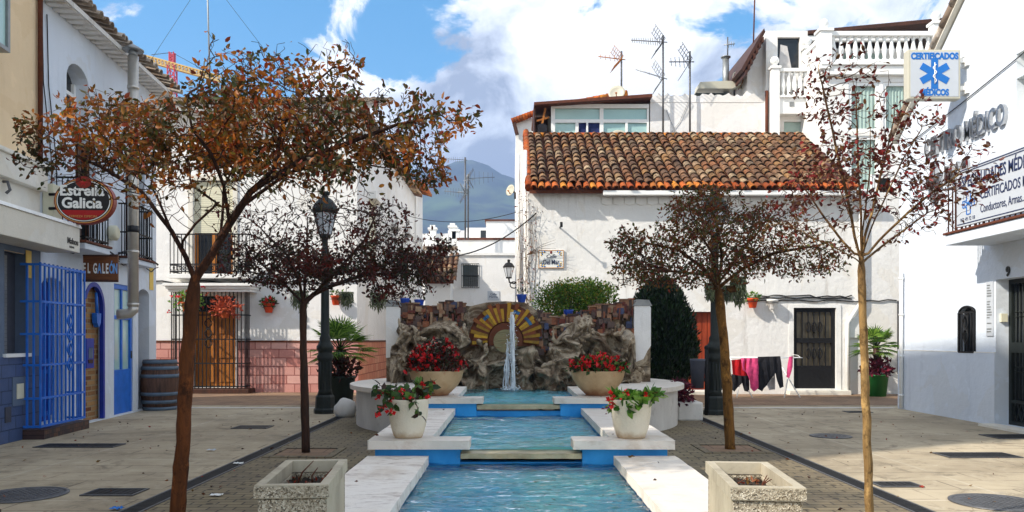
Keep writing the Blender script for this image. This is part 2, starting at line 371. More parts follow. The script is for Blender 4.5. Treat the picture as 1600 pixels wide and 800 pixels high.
def ground_mats():
    g = NG('concrete_ground')
    q = g.n('ShaderNodeTexBrick'); q.offset = 0; g.l(g.co((1, 1, 1), (0, 0, 0), 'Object', (.35, .2, 0)), q.inputs['Vector'])
    q.inputs['Scale'].default_value = 1; q.inputs['Brick Width'].default_value = 4.6; q.inputs['Row Height'].default_value = 2.3; q.inputs['Mortar Size'].default_value = .018
    q.inputs['Color1'].default_value = C('#b5a78e'); q.inputs['Color2'].default_value = C('#a89a82'); q.inputs['Mortar'].default_value = C('#bdb19b')
    n = g.noise(.55, 8, .65, None, .5); c = g.mix(g.rng_(n, .40, .66, 0, .75), q.outputs[0], C('#776a57'))
    n2 = g.noise(2.4, 8, .72, None, .6); c = g.mix(g.rng_(n2, .53, .66, 0, .6), c, C('#584e40'))
    n5 = g.noise(6, 6, .7, None, .3); c = g.mix(g.rng_(n5, .56, .70, 0, .5), c, C('#bcb19c'))
    v = g.n('ShaderNodeTexVoronoi'); v.inputs['Scale'].default_value = 9; g.l(g.co((1, .55, 1)), v.inputs['Vector'])
    n6 = g.noise(1.1, 3); sp = g.math('MULTIPLY', g.rng_(v.outputs['Distance'], .10, .04, 0, 1), g.rng_(n6, .48, .62, 0, .75)); c = g.mix(sp, c, C('#3c342c'))
    # worn stamped dashes across the slab
    q2 = g.n('ShaderNodeTexBrick'); q2.offset = .5; g.l(g.co(), q2.inputs['Vector']); q2.inputs['Scale'].default_value = 1
    q2.inputs['Brick Width'].default_value = .9; q2.inputs['Row Height'].default_value = .45; q2.inputs['Mortar Size'].default_value = .010
    n7 = g.noise(1.7, 5, .7); c = g.mix(g.math('MULTIPLY', q2.outputs[1], g.rng_(n7, .42, .56, 0, .75)), c, C('#5e5345'))
    h = g.math('ADD', g.noise(90, 3, .6), g.math('MULTIPLY', q.outputs[1], -1.2))
    M['concrete_ground'] = g.pbr(c, .85, 0, .3, g.bump(h, .25, .006))
    g = NG('cobble_pavers')
    q = g.n('ShaderNodeTexBrick'); q.offset = .5; g.l(g.co(), q.inputs['Vector'])
    q.inputs['Scale'].default_value = 1; q.inputs['Brick Width'].default_value = .21; q.inputs['Row Height'].default_value = .105; q.inputs['Mortar Size'].default_value = .008
    q.inputs['Color1'].default_value = C('#74684f'); q.inputs['Color2'].default_value = C('#8a7c5e'); q.inputs['Mortar'].default_value = C('#2e271e')
    n = g.noise(.8, 7, .65); c = g.mix(g.rng_(n, .35, .7, 0, .7), q.outputs[0], C('#5a5046'))
    n2 = g.noise(7, 6, .7); c = g.mix(g.rng_(n2, .55, .75, 0, .5), c, C('#958871'))
    vv = g.n('ShaderNodeTexVoronoi'); vv.inputs['Scale'].default_value = 4.76; vv.inputs['Randomness'].default_value = .35; g.l(g.co((1, 1, 1)), vv.inputs['Vector'])
    c = g.mix(g.rng_(vv.outputs['Distance'], .17, .12, 0, .8), c, C('#241d18'))
    h = g.math('ADD', g.math('MULTIPLY', q.outputs[1], -1.0), g.math('MULTIPLY', n2, .4))
    M['cobble_pavers'] = g.pbr(c, .8, 0, .35, g.bump(h, .7, .008))
    g = NG('brown_street')
    q = g.n('ShaderNodeTexBrick'); q.offset = .5; g.l(g.co(), q.inputs['Vector'])
    q.inputs['Scale'].default_value = 1; q.inputs['Brick Width'].default_value = .4; q.inputs['Row Height'].default_value = .4; q.inputs['Mortar Size'].default_value = .008
    q.inputs['Color1'].default_value = C('#8a6f58'); q.inputs['Color2'].default_value = C('#967a60'); q.inputs['Mortar'].default_value = C('#5c4a3c')
    n = g.noise(.9, 7, .65); c = g.mix(g.rng_(n, .35, .7, 0, .7), q.outputs[0], C('#5f4d40')); n2 = g.noise(.5, 4, .6); c = g.mix(g.rng_(n2, .55, .68, 0, .6), c, C('#b39468'))
    M['brown_street'] = g.pbr(c, .85, 0, .3, g.bump(g.math('MULTIPLY', q.outputs[1], -1.0), .5, .008))
ground_mats()

def stone_mats():
    g = NG('marble_coping')
    n = g.noise(1.6, 8, .65, None, .8); c = g.ramp(n, [(.3, C('#dcd2c6')), (.5, C('#e9e2d8')), (.72, C('#c9baa9'))])
    n2 = g.noise(7, 9, .78, g.co((.6, 1.4, 1)), .5); c = g.mix(g.rng_(n2, .52, .66, 0, .7), c, C('#80614f'))
    n3 = g.noise(28, 5, .75); c = g.mix(g.rng_(n3, .62, .72, 0, .5), c, C('#6b5a50'))
    M['marble_coping'] = g.pbr(c, .55, 0, .4, g.bump(g.math('ADD', g.noise(9, 4), g.math('MULTIPLY', n3, .3)), .25, .01))
    g = NG('marble_clean')
    n = g.noise(1.6, 8, .65, None, .8); c = g.ramp(n, [(.3, C('#d0c7ba')), (.55, C('#dad2c7')), (.75, C('#bfae99'))])
    n2 = g.noise(6, 9, .78, g.co((.6, 1.4, 1)), .5); c = g.mix(g.rng_(n2, .54, .70, 0, .5), c, C('#a88a72'))
    M['marble_clean'] = g.pbr(c, .5, 0, .4, g.bump(g.noise(9, 4), .22, .01))
    g = NG('white_plaster_wall')
    n = g.noise(2.5, 7, .65, g.co((1, 1, .4))); c = g.ramp(n, [(.3, C('#b9b4ae')), (.7, C('#d4d0ca'))]); n2 = g.noise(5, 8, .75); c = g.mix(g.rng_(n2, .58, .74, 0, .5), c, C('#7d7368'))
    M['white_plaster_wall'] = g.pbr(c, .85, 0, .3, g.bump(g.noise(14, 5), .35, .01))
    g = NG('planter_aggregate')
    v = g.n('ShaderNodeTexVoronoi'); v.inputs['Scale'].default_value = 150; g.l(g.tc.outputs['Object'], v.inputs['Vector'])
    sp = g.n('ShaderNodeSeparateColor'); g.l(v.outputs['Color'], sp.inputs[0])
    c = g.ramp(sp.outputs[0], [(0, C('#5f574b')), (.12, C('#958b78')), (.45, C('#b5aa96')), (.75, C('#cdc3af')), (.93, C('#6d5f4c'))], 'CONSTANT')
    n = g.noise(2.5, 7, .7); c = g.mix(g.rng_(n, .4, .7, 0, .6), c, C('#847861'))
    M['planter_aggregate'] = g.pbr(c, .9, 0, .25, g.bump(v.outputs['Distance'], .8, .008))
    g = NG('planter_smooth')
    n = g.noise(3, 8, .7, g.co((1, 1, .5))); c = g.ramp(n, [(.3, C('#8c8371')), (.55, C('#aca28d')), (.75, C('#bdb39f'))]); n2 = g.noise(9, 8, .75); c = g.mix(g.rng_(n2, .6, .72, 0, .55), c, C('#5e5138'))
    M['planter_smooth'] = g.pbr(c, .85, 0, .3, g.bump(g.noise(40, 4), .4, .006))
    g = NG('pot_stone')
    n = g.noise(2.5, 6, .65); c = g.ramp(n, [(.3, C('#cfc3ab')), (.7, C('#e2d9c6'))]); z = g.n('ShaderNodeSeparateXYZ'); g.l(g.tc.outputs['Object'], z.inputs[0])
    n2 = g.noise(9, 6, .7); c = g.mix(g.rng_(g.math('ADD', z.outputs[2], g.math('MULTIPLY', n2, .16)), .15, .09, 0, .6), c, C('#a07a4c'))
    v = g.n('ShaderNodeTexVoronoi'); v.inputs['Scale'].default_value = 55; g.l(g.tc.outputs['Object'], v.inputs['Vector'])
    M['pot_stone'] = g.pbr(c, .75, 0, .3, g.bump(v.outputs['Distance'], .35, .008))
    g = NG('bowl_stone')
    n = g.noise(4, 6, .65); c = g.ramp(n, [(.3, C('#a88a64')), (.7, C('#c8ac86'))]); z = g.n('ShaderNodeSeparateXYZ'); g.l(g.tc.outputs['Object'], z.inputs[0])
    n2 = g.noise(9, 6, .7); c = g.mix(g.rng_(g.math('ADD', z.outputs[2], g.math('MULTIPLY', n2, .12)), .17, .08, 0, .75), c, C('#7a3d20'))
    M['bowl_stone'] = g.pbr(c, .75, 0, .3, g.bump(g.noise(30, 4), .3, .006))
    g = NG('pool_blue')
    n = g.noise(2.5, 7, .65, g.co((1, 1, .5))); c = g.ramp(n, [(.3, C('#1886d0')), (.7, C('#3aa6ea'))]); n2 = g.noise(8, 8, .75); c = g.mix(g.rng_(n2, .6, .72, 0, .5), c, C('#8fc0e0'))
    M['pool_blue'] = g.pbr(c, .5, 0, .35, g.bump(g.noise(20, 4), .2, .006))
    g = NG('pool_floor')
    n = g.noise(1.2, 6, .6); c = g.ramp(n, [(.3, C('#4cc4e2')), (.52, C('#7ed8de')), (.72, C('#b0dcc4'))]); M['pool_floor'] = g.pbr(c, .6)
    g = NG('ledge_stone')
    n = g.noise(4, 7, .7, g.co((.6, 1, 1))); c = g.ramp(n, [(.3, C('#7f7358')), (.6, C('#b9ad8c')), (.8, C('#5b513c'))]); M['ledge_stone'] = g.pbr(c, .4, 0, .5, g.bump(n, .4, .01))
    # driftwood-like modelled rock
    g = NG('driftwood_rock')
    n = g.noise(3.0, 8, .65, None, 1.2); c = g.ramp(n, [(.27, C('#19140f')), (.37, C('#493c2d')), (.46, C('#7b6b56')), (.55, C('#bbac95')), (.62, C('#8a7862')), (.74, C('#3f3022'))])
    n2 = g.noise(1.3, 4, .6, None, .5); c = g.mix(g.rng_(n2, .49, .64, 0, .65), c, C('#543720')); n4 = g.noise(2.1, 5, .6, g.co(loc=(4, 2, 7))); c = g.mix(g.rng_(n4, .58, .7, 0, .55), c, C('#5f6468'))
    n3 = g.noise(11, 8, .72, g.co((1, 1, .5)), 2.0)
    M['driftwood_rock'] = g.pbr(c, .8, 0, .3, g.bump(n3, .9, .03))
    for nm, cs in (('village_brick', ['#6e3a28', '#8a5236', '#54302a', '#9a7256', '#4d3e38', '#7a5c4c', '#5a4a44', '#642c22', '#3f4a6b', '#a08468', '#4a3a34', '#82604a']), ('ray_yellow', ['#b0841c', '#c89c28', '#94701a']),
                   ('ray_brown', ['#7a3c1a', '#663012', '#8c4c20']), ('ray_blue', ['#2a5a8c', '#356a9a'])):
        g = NG(nm); geo = g.n('ShaderNodeNewGeometry'); c = g.ramp(geo.outputs['Random Per Island'], [(i/len(cs), C(h)) for i, h in enumerate(cs)], 'CONSTANT')
        n = g.noise(16, 6, .7); c = g.mix(g.rng_(n, .45, .75, 0, .6), c, C('#3a2a22')); M[nm] = g.pbr(c, .65, 0, .4, g.bump(n, .5, .01))
    g = NG('sun_face')
    n = g.noise(9, 6, .7, g.co((.3, 1, 2.2)), 1.5); c = g.ramp(n, [(.3, C('#5a4a30')), (.5, C('#8a8462')), (.7, C('#7a4a28'))]); M['sun_face'] = g.pbr(c, .7, 0, .3, g.bump(n, .6, .01))
    # roof tiles: one colour per tile
    def tile(nm, cols, dirt, k):
        g = NG(nm); geo = g.n('ShaderNodeNewGeometry'); c = g.ramp(geo.outputs['Random Per Island'], [(i/len(cols), C(h)) for i, h in enumerate(cols)], 'CONSTANT')
        n = g.noise(9, 8, .72); c = g.mix(g.rng_(n, .42, .64, 0, k), c, dirt); st = g.noise(2.6, 6, .65, g.co((1.6, .35, .35))); c = g.mix(g.rng_(st, .46, .66, 0, .7), c, scl(dirt, 1.3)); li = g.noise(3.4, 7, .7, g.co(loc=(3, 8, 1))); c = g.mix(g.rng_(li, .60, .70, 0, .5), c, C('#a8935c')); n2 = g.noise(30, 5, .7); c = g.mix(g.rng_(n2, .62, .74, 0, .4), c, C('#d8c9a8'))
        M[nm] = g.pbr(c, .9, 0, .2, g.bump(n, .5, .008))
    tile('tile_old', ['#8f6b50', '#7d5c45', '#977858', '#705746', '#a4876a', '#826046', '#8f5f40', '#786553', '#ae9678', '#845a3e', '#6e5240', '#967048'], C('#33271e'), .9)
    tile('tile_new', ['#b9602a', '#b05420', '#c47630', '#9c4418', '#c8822f', '#8a4a26'], C('#5a301a'), .7)
    tile('tile_pale', ['#a89888', '#b8aa9c', '#9a8878', '#c4b8aa', '#8c7a6a'], C('#5c5046'), .6)
    tile('tile_dark', ['#5c4438', '#6d5244', '#4a382e', '#7a5c4a', '#83685a'], C('#2e241e'), .7)
stone_mats()

def water_mat(name, tint, wscale=(2.2, 7.5, 1), bumpk=.55, dist=.035):
    g = NG(name)
    n1 = g.noise(1.5, 4, .55, g.co(wscale), .9); n2 = g.noise(4.2, 3, .5, g.co((wscale[0], wscale[1]*.8, 1), loc=(3, 1, 0)), .6)
    h = g.math('ADD', n1, g.math('MULTIPLY', n2, .35)); b = g.bump(h, bumpk, dist)
    fr = g.n('ShaderNodeFresnel'); fr.inputs['IOR'].default_value = 1.75; g.l(b, fr.inputs['Normal'])
    tr = g.n('ShaderNodeBsdfTransparent'); tr.inputs[0].default_value = tint
    gl = g.n('ShaderNodeBsdfGlossy'); gl.inputs['Roughness'].default_value = .035; gl.inputs[0].default_value = (.95, .97, 1, 1); g.l(b, gl.inputs['Normal'])
    m_ = g.n('ShaderNodeMixShader'); g.l(fr.outputs[0], m_.inputs[0]); g.l(tr.outputs[0], m_.inputs[1]); g.l(gl.outputs[0], m_.inputs[2])
    g.l(m_.outputs[0], g.out.inputs[0]); M[name] = g.mat
water_mat('water', (.72, .93, .95, 1), (1.6, 5.5, 1), 1.0, .10)
g = NG('falling_water'); d_ = g.pbr((.85, .9, .95, 1), .25, 0, .6); tr_ = g.n('ShaderNodeBsdfTransparent'); m_ = g.n('ShaderNodeMixShader')
g.l(g.rng_(g.noise(14, 5, .7, g.co((1, 1, .3))), .35, .6, .4, 1.0), m_.inputs[0]); g.l(tr_.outputs[0], m_.inputs[1]); g.l(g.p.outputs[0], m_.inputs[2]); g.l(m_.outputs[0], g.out.inputs[0]); M['falling_water'] = g.mat

# ------------------------------------------------------------------ shared builders
class Frame:                                   # a façade: local x along it (left to right for a viewer outside), local y into the building
    def __init__(s, ox, oy, rot): s.o = Vector((ox, oy, 0)); s.a = rot; s.u = Vector((math.cos(rot), math.sin(rot))); s.n = Vector((-math.sin(rot), math.cos(rot)))
    def at(s, px, py, d=0.0):                  # local (x, z) of a measured sight line on the plane y = d
        kx = (px-800)/F; p = s.o.xy+s.n*d
        # (p.x + x u.x) = kx (p.y + x u.y)
        x = (kx*p.y-p.x)/(s.u.x-kx*s.u.y); Y = p.y+x*s.u.y
        return x, EYE+(HZ-py)*Y/F
    def world(s, x, y, z): p = s.o.xy+s.u*x+s.n*y; return Vector((p.x, p.y, z))
    def thing(s, name, label, cat, x=0, y=0, z=0, group=None): return thing(name, label, cat, s.world(x, y, z), s.a, group)

def wall_front(mb, x0, x1, z0, z1, holes=(), depth=.2, y=0.0, m=0, seg=10):
    xs = sorted({x0, x1, *[h[0] for h in holes], *[h[1] for h in holes]}); zs = sorted({z0, z1, *[h[2] for h in holes], *[h[3] for h in holes]})
    for i in range(len(xs)-1):
        for j in range(len(zs)-1):
            cx, cz = (xs[i]+xs[i+1])/2, (zs[j]+zs[j+1])/2
            if any(h[0] < cx < h[1] and h[2] < cz < h[3] for h in holes): continue
            mb.quad((xs[i], y, zs[j]), (xs[i+1], y, zs[j]), (xs[i+1], y, zs[j+1]), (xs[i], y, zs[j+1]), m=m)
    for h in holes:
        a, b, c, d = h[:4]; rise = h[4] if len(h) > 4 else 0; dp = h[5] if len(h) > 5 else depth; e = d-rise
        mb.quad((a, y, c), (a, y+dp, c), (a, y+dp, e), (a, y, e), m=m); mb.quad((b, y, c), (b, y, e), (b, y+dp, e), (b, y+dp, c), m=m)
        mb.quad((a, y, c), (b, y, c), (b, y+dp, c), (a, y+dp, c), m=m)
        if not rise: mb.quad((a, y, d), (a, y+dp, d), (b, y+dp, d), (b, y, d), m=m)
        else:
            w = (b-a)/2; cx = (a+b)/2; pts = [(cx-w*math.cos(PI*k/seg), e+rise*math.sin(PI*k/seg)) for k in range(seg+1)]
            for k in range(seg):
                p, q = pts[k], pts[k+1]; cn = (a, d) if k < seg/2 else (b, d)
                mb.quad((cn[0], y, cn[1]), (p[0], y, p[1]), (q[0], y, q[1]), m=m)
                mb.quad((p[0], y, p[1]), (p[0], y+dp, p[1]), (q[0], y+dp, q[1]), (q[0], y, q[1]), m=m)
            mb.quad((a, y, d), (pts[seg//2][0], y, pts[seg//2][1]), (b, y, d), m=m)
    return mb
def shell(mb, x0, x1, z0, z1, depth, m=0, top=True):   # sides, back and top of a building behind its front sheet
    mb.quad((x0, 0, z0), (x0, 0, z1), (x0, depth, z1), (x0, depth, z0), m=m); mb.quad((x1, 0, z0), (x1, depth, z0), (x1, depth, z1), (x1, 0, z1), m=m)
    mb.quad((x0, depth, z0), (x0, depth, z1), (x1, depth, z1), (x1, depth, z0), m=m)
    if top: mb.quad((x0, 0, z1), (x1, 0, z1), (x1, depth, z1), (x0, depth, z1), m=m)
    return mb

def roof_tiles(mb, x0, x1, ye, ze, run, slope, pitch=.235, row=.30, rad=.088, new_rows=1, x_at=None, flip=1, seg=6, eave_only=None, mold=0, mnew=1, j0=0):
    """rows of half-round cover tiles up a slope; x_at(t) gives the slope's (x0, x1) at t in 0..1"""
    sl = math.atan(slope); Ls = run/math.cos(sl); nr = int(Ls/row)+1; nc = int((x1-x0)/pitch)+1; r_ = random.Random(5)
    for i in range(nc):
        xc = x0+pitch*.5+i*pitch; wob = r_.uniform(-.012, .012)
        for j in range(j0, nr if eave_only is None else eave_only):
            s0 = j*row-.06+r_.uniform(-.035, .03); s1 = s0+row*1.38
            t = (s0+row/2)/Ls
            if t > 1.02: continue
            if x_at is not None:
                a, b = x_at(min(max(t, 0), 1))
                if xc < a or xc > b: continue
            s1 = min(s1, Ls+.05); xj = xc+wob+r_.uniform(-.013, .013); tw = r_.uniform(-.05, .05); lift = .028+r_.uniform(-.010, .012)+.03*noise.noise(Vector((xc*.9, j*.35, 3))); vs = []
            for (s_, rr, up) in ((s0, rad*1.07, lift+.022), (s1, rad*.82, .004+lift*.4)):
                for th in (0, .018):
                    for k in range(seg+1):
                        a = PI*k/seg; xx = xj+(rr-th)*math.cos(a)+tw*(s_-s0); h = up+(rr-th)*math.sin(a)*.92-.03
                        vs.append((xx, ye+flip*(s_*math.cos(sl)-h*math.sin(sl)), ze+s_*math.sin(sl)+h*math.cos(sl)))
            n = seg+1; fs = []
            for k in range(seg):
                fs += [(k, k+1, 2*n+k+1, 2*n+k), (n+k, 3*n+k, 3*n+k+1, n+k+1), (k, n+k, n+k+1, k+1)]
            mb.add(vs, fs, mnew if j < new_rows else mold, False)
    return mb
def slab(mb, x0, x1, ye, ze, run, slope, th=.06, m=0, x_at=None):     # the roof's bed under the tiles
    z1 = ze+run*slope; a0, b0 = (x0, x1) if x_at is None else x_at(0); a1, b1 = (x0, x1) if x_at is None else x_at(1)
    vs = [(a0, ye, ze), (b0, ye, ze), (b1, ye+run, z1), (a1, ye+run, z1)]; vs += [(x, y, z-th) for x, y, z in vs]
    mb.add(vs, [(0, 1, 2, 3), (7, 6, 5, 4), (0, 4, 5, 1), (1, 5, 6, 2), (2, 6, 7, 3), (3, 7, 4, 0)], m); return mb

def letters(body, size, mat, parent, loc, name='lettering', rot=(R(90), 0, 0), extrude=.004, bold=0.0, sx=1.0, align='LEFT', shear=0, space=1.0, line=1.0):
    cu = bpy.data.curves.new(name, 'FONT'); cu.body = body; cu.size = size; cu.extrude = extrude; cu.offset = bold; cu.align_x = align; cu.shear = shear
    cu.space_character = space; cu.space_line = line; cu.resolution_u = 3
    cu.materials.append(mat); tmp = bpy.data.objects.new(name, cu); COL.objects.link(tmp); bpy.context.view_layer.update()
    me = bpy.data.meshes.new_from_object(tmp.evaluated_get(bpy.context.evaluated_depsgraph_get())); bpy.data.objects.remove(tmp); bpy.data.curves.remove(cu)
    if not me.materials: me.materials.append(mat)
    o = bpy.data.objects.new(name, me); COL.objects.link(o); o.parent = parent; o.location = loc; o.rotation_euler = rot; o.scale = (sx, 1, 1)
    return o

def leaf_quads(mb, p, d, size, m=0, fold=.25, width=.45, r=random, full=False):
    """one pointed leaf folded along its midrib"""
    d = Vector(d).normalized(); a = d.orthogonal().normalized(); a.rotate(Matrix.Rotation(r.uniform(0, 2*PI), 3, d)); up = d.cross(a)
    p = Vector(p); w = size*width*.5; q0 = p; q1 = p+d*size*.45-up*size*.05; q2 = p+d*size-up*size*.22
    if not full:
        l = p+d*size*.42+a*w+up*w*fold; s = p+d*size*.42-a*w+up*w*fold
        mb.add([q0, s, q2, l, q1], [(0, 1, 4), (1, 2, 4), (0, 4, 3), (4, 2, 3)], m, False); return
    m1 = p+d*size*.28-up*size*.02; m2 = p+d*size*.66-up*size*.09; e1 = d*size*.22; e2 = d*size*.62; h1 = up*w*fold; h2 = h1-up*size*.08
    mb.add([q0, m1, m2, q2, p+e1+a*w*.85+h1, p+e2+a*w*.9+h2, p+e1-a*w*.85+h1, p+e2-a*w*.9+h2], [(0, 1, 4), (4, 1, 2, 5), (5, 2, 3), (0, 6, 1), (6, 7, 2, 1), (7, 3, 2)], m, True)

def rand_dir(r=random, zmin=-1.0):
    while True:
        v = Vector((r.uniform(-1, 1), r.uniform(-1, 1), r.uniform(zmin, 1)))
        if .05 < v.length < 1: return v.normalized()

# ---- trees: hand-placed limbs, the crown's twigs grown into a cloud of points (space colonisation)
def grow(limbs, att, step=.07, infl=.6, kill=.11, iters=90, seed=1):
    r = np.random.default_rng(seed); P = []; par = []
    for li, (pts, start) in enumerate(limbs):
        pts = [Vector(p) for p in pts]; prev = start if start is None or start >= 0 else None
        if start is None: P.append(tuple(pts[0])); par.append(-1); prev = len(P)-1
        else:
            q = np.array(P); prev = int(np.argmin(((q-np.array(pts[0]))**2).sum(1)))
        for a, b in zip(pts[:-1], pts[1:]):
            n = max(1, int((b-a).length/step))
            for i in range(1, n+1):
                P.append(tuple(a+(b-a)*(i/n))); par.append(prev); prev = len(P)-1
    nfix = len(P); P = np.array(P); par = list(par); att = np.array(att); d2 = None; own = None
    D = ((att[:, None, :]-P[None])**2).sum(2); own = D.argmin(1); dist = D.min(1)
    for it in range(iters):
        if len(att) == 0: break
        act = dist < infl*infl
        if not act.any(): break
        idx = own[act]; v = att[act]-P[idx]; v /= np.linalg.norm(v, axis=1)[:, None]+1e-9
        S = np.zeros((len(P), 3)); np.add.at(S, idx, v); un = np.unique(idx)
        dd = S[un]; nn = np.linalg.norm(dd, axis=1); ok = nn > .15; un, dd, nn = un[ok], dd[ok], nn[ok]
        dd = dd/nn[:, None]+r.normal(0, .22, dd.shape); dd /= np.linalg.norm(dd, axis=1)[:, None]
        new = P[un]+dd*step; b = len(P); P = np.vstack([P, new]); par += un.tolist()
        if len(new) == 0: break
        Dn = ((att[:, None, :]-new[None])**2).sum(2); mn = Dn.min(1); am = Dn.argmin(1)+b
        up = mn < dist; own = np.where(up, am, own); dist = np.where(up, mn, dist)
        keep = dist > kill*kill; att, own, dist = att[keep], own[keep], dist[keep]
    return P, par, nfix
def tree_mesh(P, par, r_tip, expo, rmax, nfix, rfun=None):
    n = len(P); ch = [[] for _ in range(n)]
    for i, q in enumerate(par):
        if q >= 0: ch[q].append(i)
    rad = np.zeros(n); desc = np.zeros(n, int)
    for i in range(n-1, -1, -1):                 # children always follow their parent
        if not ch[i]: rad[i] = r_tip
        else: rad[i] = sum(rad[c]**expo for c in ch[i])**(1/expo); desc[i] = sum(desc[c]+1 for c in ch[i])
    rad = np.minimum(rad, rmax)
    mb = MB(); roots = [i for i in range(n) if par[i] < 0]; stack = [(i, None) for i in roots]
    while stack:
        i, p = stack.pop(); chain = [p, i] if p is not None else [i]; cur = i
        while ch[cur]:
            k = max(ch[cur], key=lambda c: rad[c])
            for c in ch[cur]:
                if c != k: stack.append((c, cur))
            chain.append(k); cur = k
        if len(chain) < 2: continue
        pts = [P[c] for c in chain]; rs = [float(rad[c]) for c in chain]
        if p is not None: rs[0] = min(rs[0], rs[1]*1.25)
        big = max(rs)
        if rfun: rs = [rfun(q, rr) for q, rr in zip(pts, rs)]
        mb.tube(pts, rs, 10 if big > .025 else (5 if big > .008 else 3), 0, big > .025)
    return mb, rad, desc, ch
def blob_points(blobs, Y, r, depth=1.0):
    """attraction points inside ellipsoids given by measured outline and real depth: (px, py, rx, ry, n[, dy])"""
    out = []
    for b in blobs:
        px, py, rx, ry, n = b[:5]; dy = b[5] if len(b) > 5 else 0
        c = at(px, py, Y+dy); k = (Y+dy)/F; dep = b[6] if len(b) > 6 else depth
        for _ in range(n):
            v = r.normal(size=3); v *= r.random()**(1/2.4)/np.linalg.norm(v)
            out.append((c.x+v[0]*rx*k, c.y+v[1]*dep, c.z+v[2]*ry*k))
    return out
def leaves_on(P, par, desc, nfix, prob, size, seed, per=2, maxdesc=4, spread=.04, hang=-.25, width=.5):
    r = random.Random(seed); mb = MB(); n = len(P)
    for i in range(n):
        if i < nfix or desc[i] > maxdesc: continue
        p = Vector(P[i]); px = 800+p.x*F/p.y; py = HZ-(p.z-EYE)*F/p.y; k = prob(px, py, p)
        d0 = (p-Vector(P[par[i]])).normalized()
        for _ in range(per):
            if r.random() > k: continue
            d = (d0*.6+rand_dir(r)+Vector((0, 0, hang))).normalized()
            leaf_quads(mb, p+rand_dir(r)*spread*r.random(), d, size*r.uniform(.6, 1.25), 0, .3, width, r, True)
    return mb
def foliage_ball(mb, c, rad, n, size, r, m=0, inner=.35, up=.3, width=.5):
    for _ in range(n):
        v = rand_dir(r); k = inner+(1-inner)*r.random()**.6; p = Vector((c[0]+v.x*rad[0]*k, c[1]+v.y*rad[1]*k, c[2]+v.z*rad[2]*k))
        leaf_quads(mb, p, v*.7+rand_dir(r)*.7+Vector((0, 0, up)), size*r.uniform(.6, 1.3), m, .3, width, r)
def blossoms(mb, pts, size, r, m=0):
    for p in pts:
        for _ in range(r.randint(5, 8)):
            leaf_quads(mb, Vector(p)+rand_dir(r)*size*.35, rand_dir(r)+Vector((0, -.5, .3)), size*r.uniform(.5, .9), m, .1, .95, r)
# ================================================================== ground
mb = MB(); S_ = 3000
mb.quad((-S_, -S_, 0), (S_, -S_, 0), (S_, S_, 0), (-S_, S_, 0)); tag(mb.build('ground', M['concrete_ground']), kind='structure')
DL, DR = -2.97, 3.2
mb = MB(); mb.quad((DL, -4, .004), (DR, -4, .004), (DR, 16.2, .004), (DL, 16.2, .004)); tag(mb.build('pavement', M['cobble_pavers']), kind='structure')
mb = MB(); mb.quad((-9, 16.3, .004), (9.6, 16.3, .004), (9.6, 21.2, .004), (-9, 21.2, .004)); mb.quad((-3.93, 21.2, .004), (.39, 21.2, .004), (.39, 60, .004), (-3.93, 60, .004))
tag(mb.build('street', M['brown_street']), kind='structure')
mb = MB()
for x0, x1 in ((-9, DL-.12), (DR+.12, 7.5)): mb.quad((x0, 15.62, .006), (x1, 15.62, .006), (x1, 15.78, .006), (x0, 15.78, .006))
tag(mb.build('pale_kerb_strip', M['white_plaster_wall']), kind='structure')
for x, lab in ((DL, 'long dark drain channel in the paving left of the pool, behind the left front tree'), (DR, 'long dark drain channel in the paving right of the pool, by the thin bare tree')):
    t = thing('drain_channel', lab, 'drain', (x, 4, 0), group='drain channels along the plaza')
    mb = MB(); mb.box((-.09, -8, .003), (-.072, 12, .012)); mb.box((.072, -8, .003), (.09, 12, .012)); mb.build('edge', M['grey_iron'], t)
    mb = MB(); mb.box((-.07, -8, .002), (.07, 12, .008))
    for k in range(400): mb.box((-.06, -8+k*.05, .008), (.06, -8+k*.05+.022, .0105))
    mb.build('grating', M['black_iron'], t)
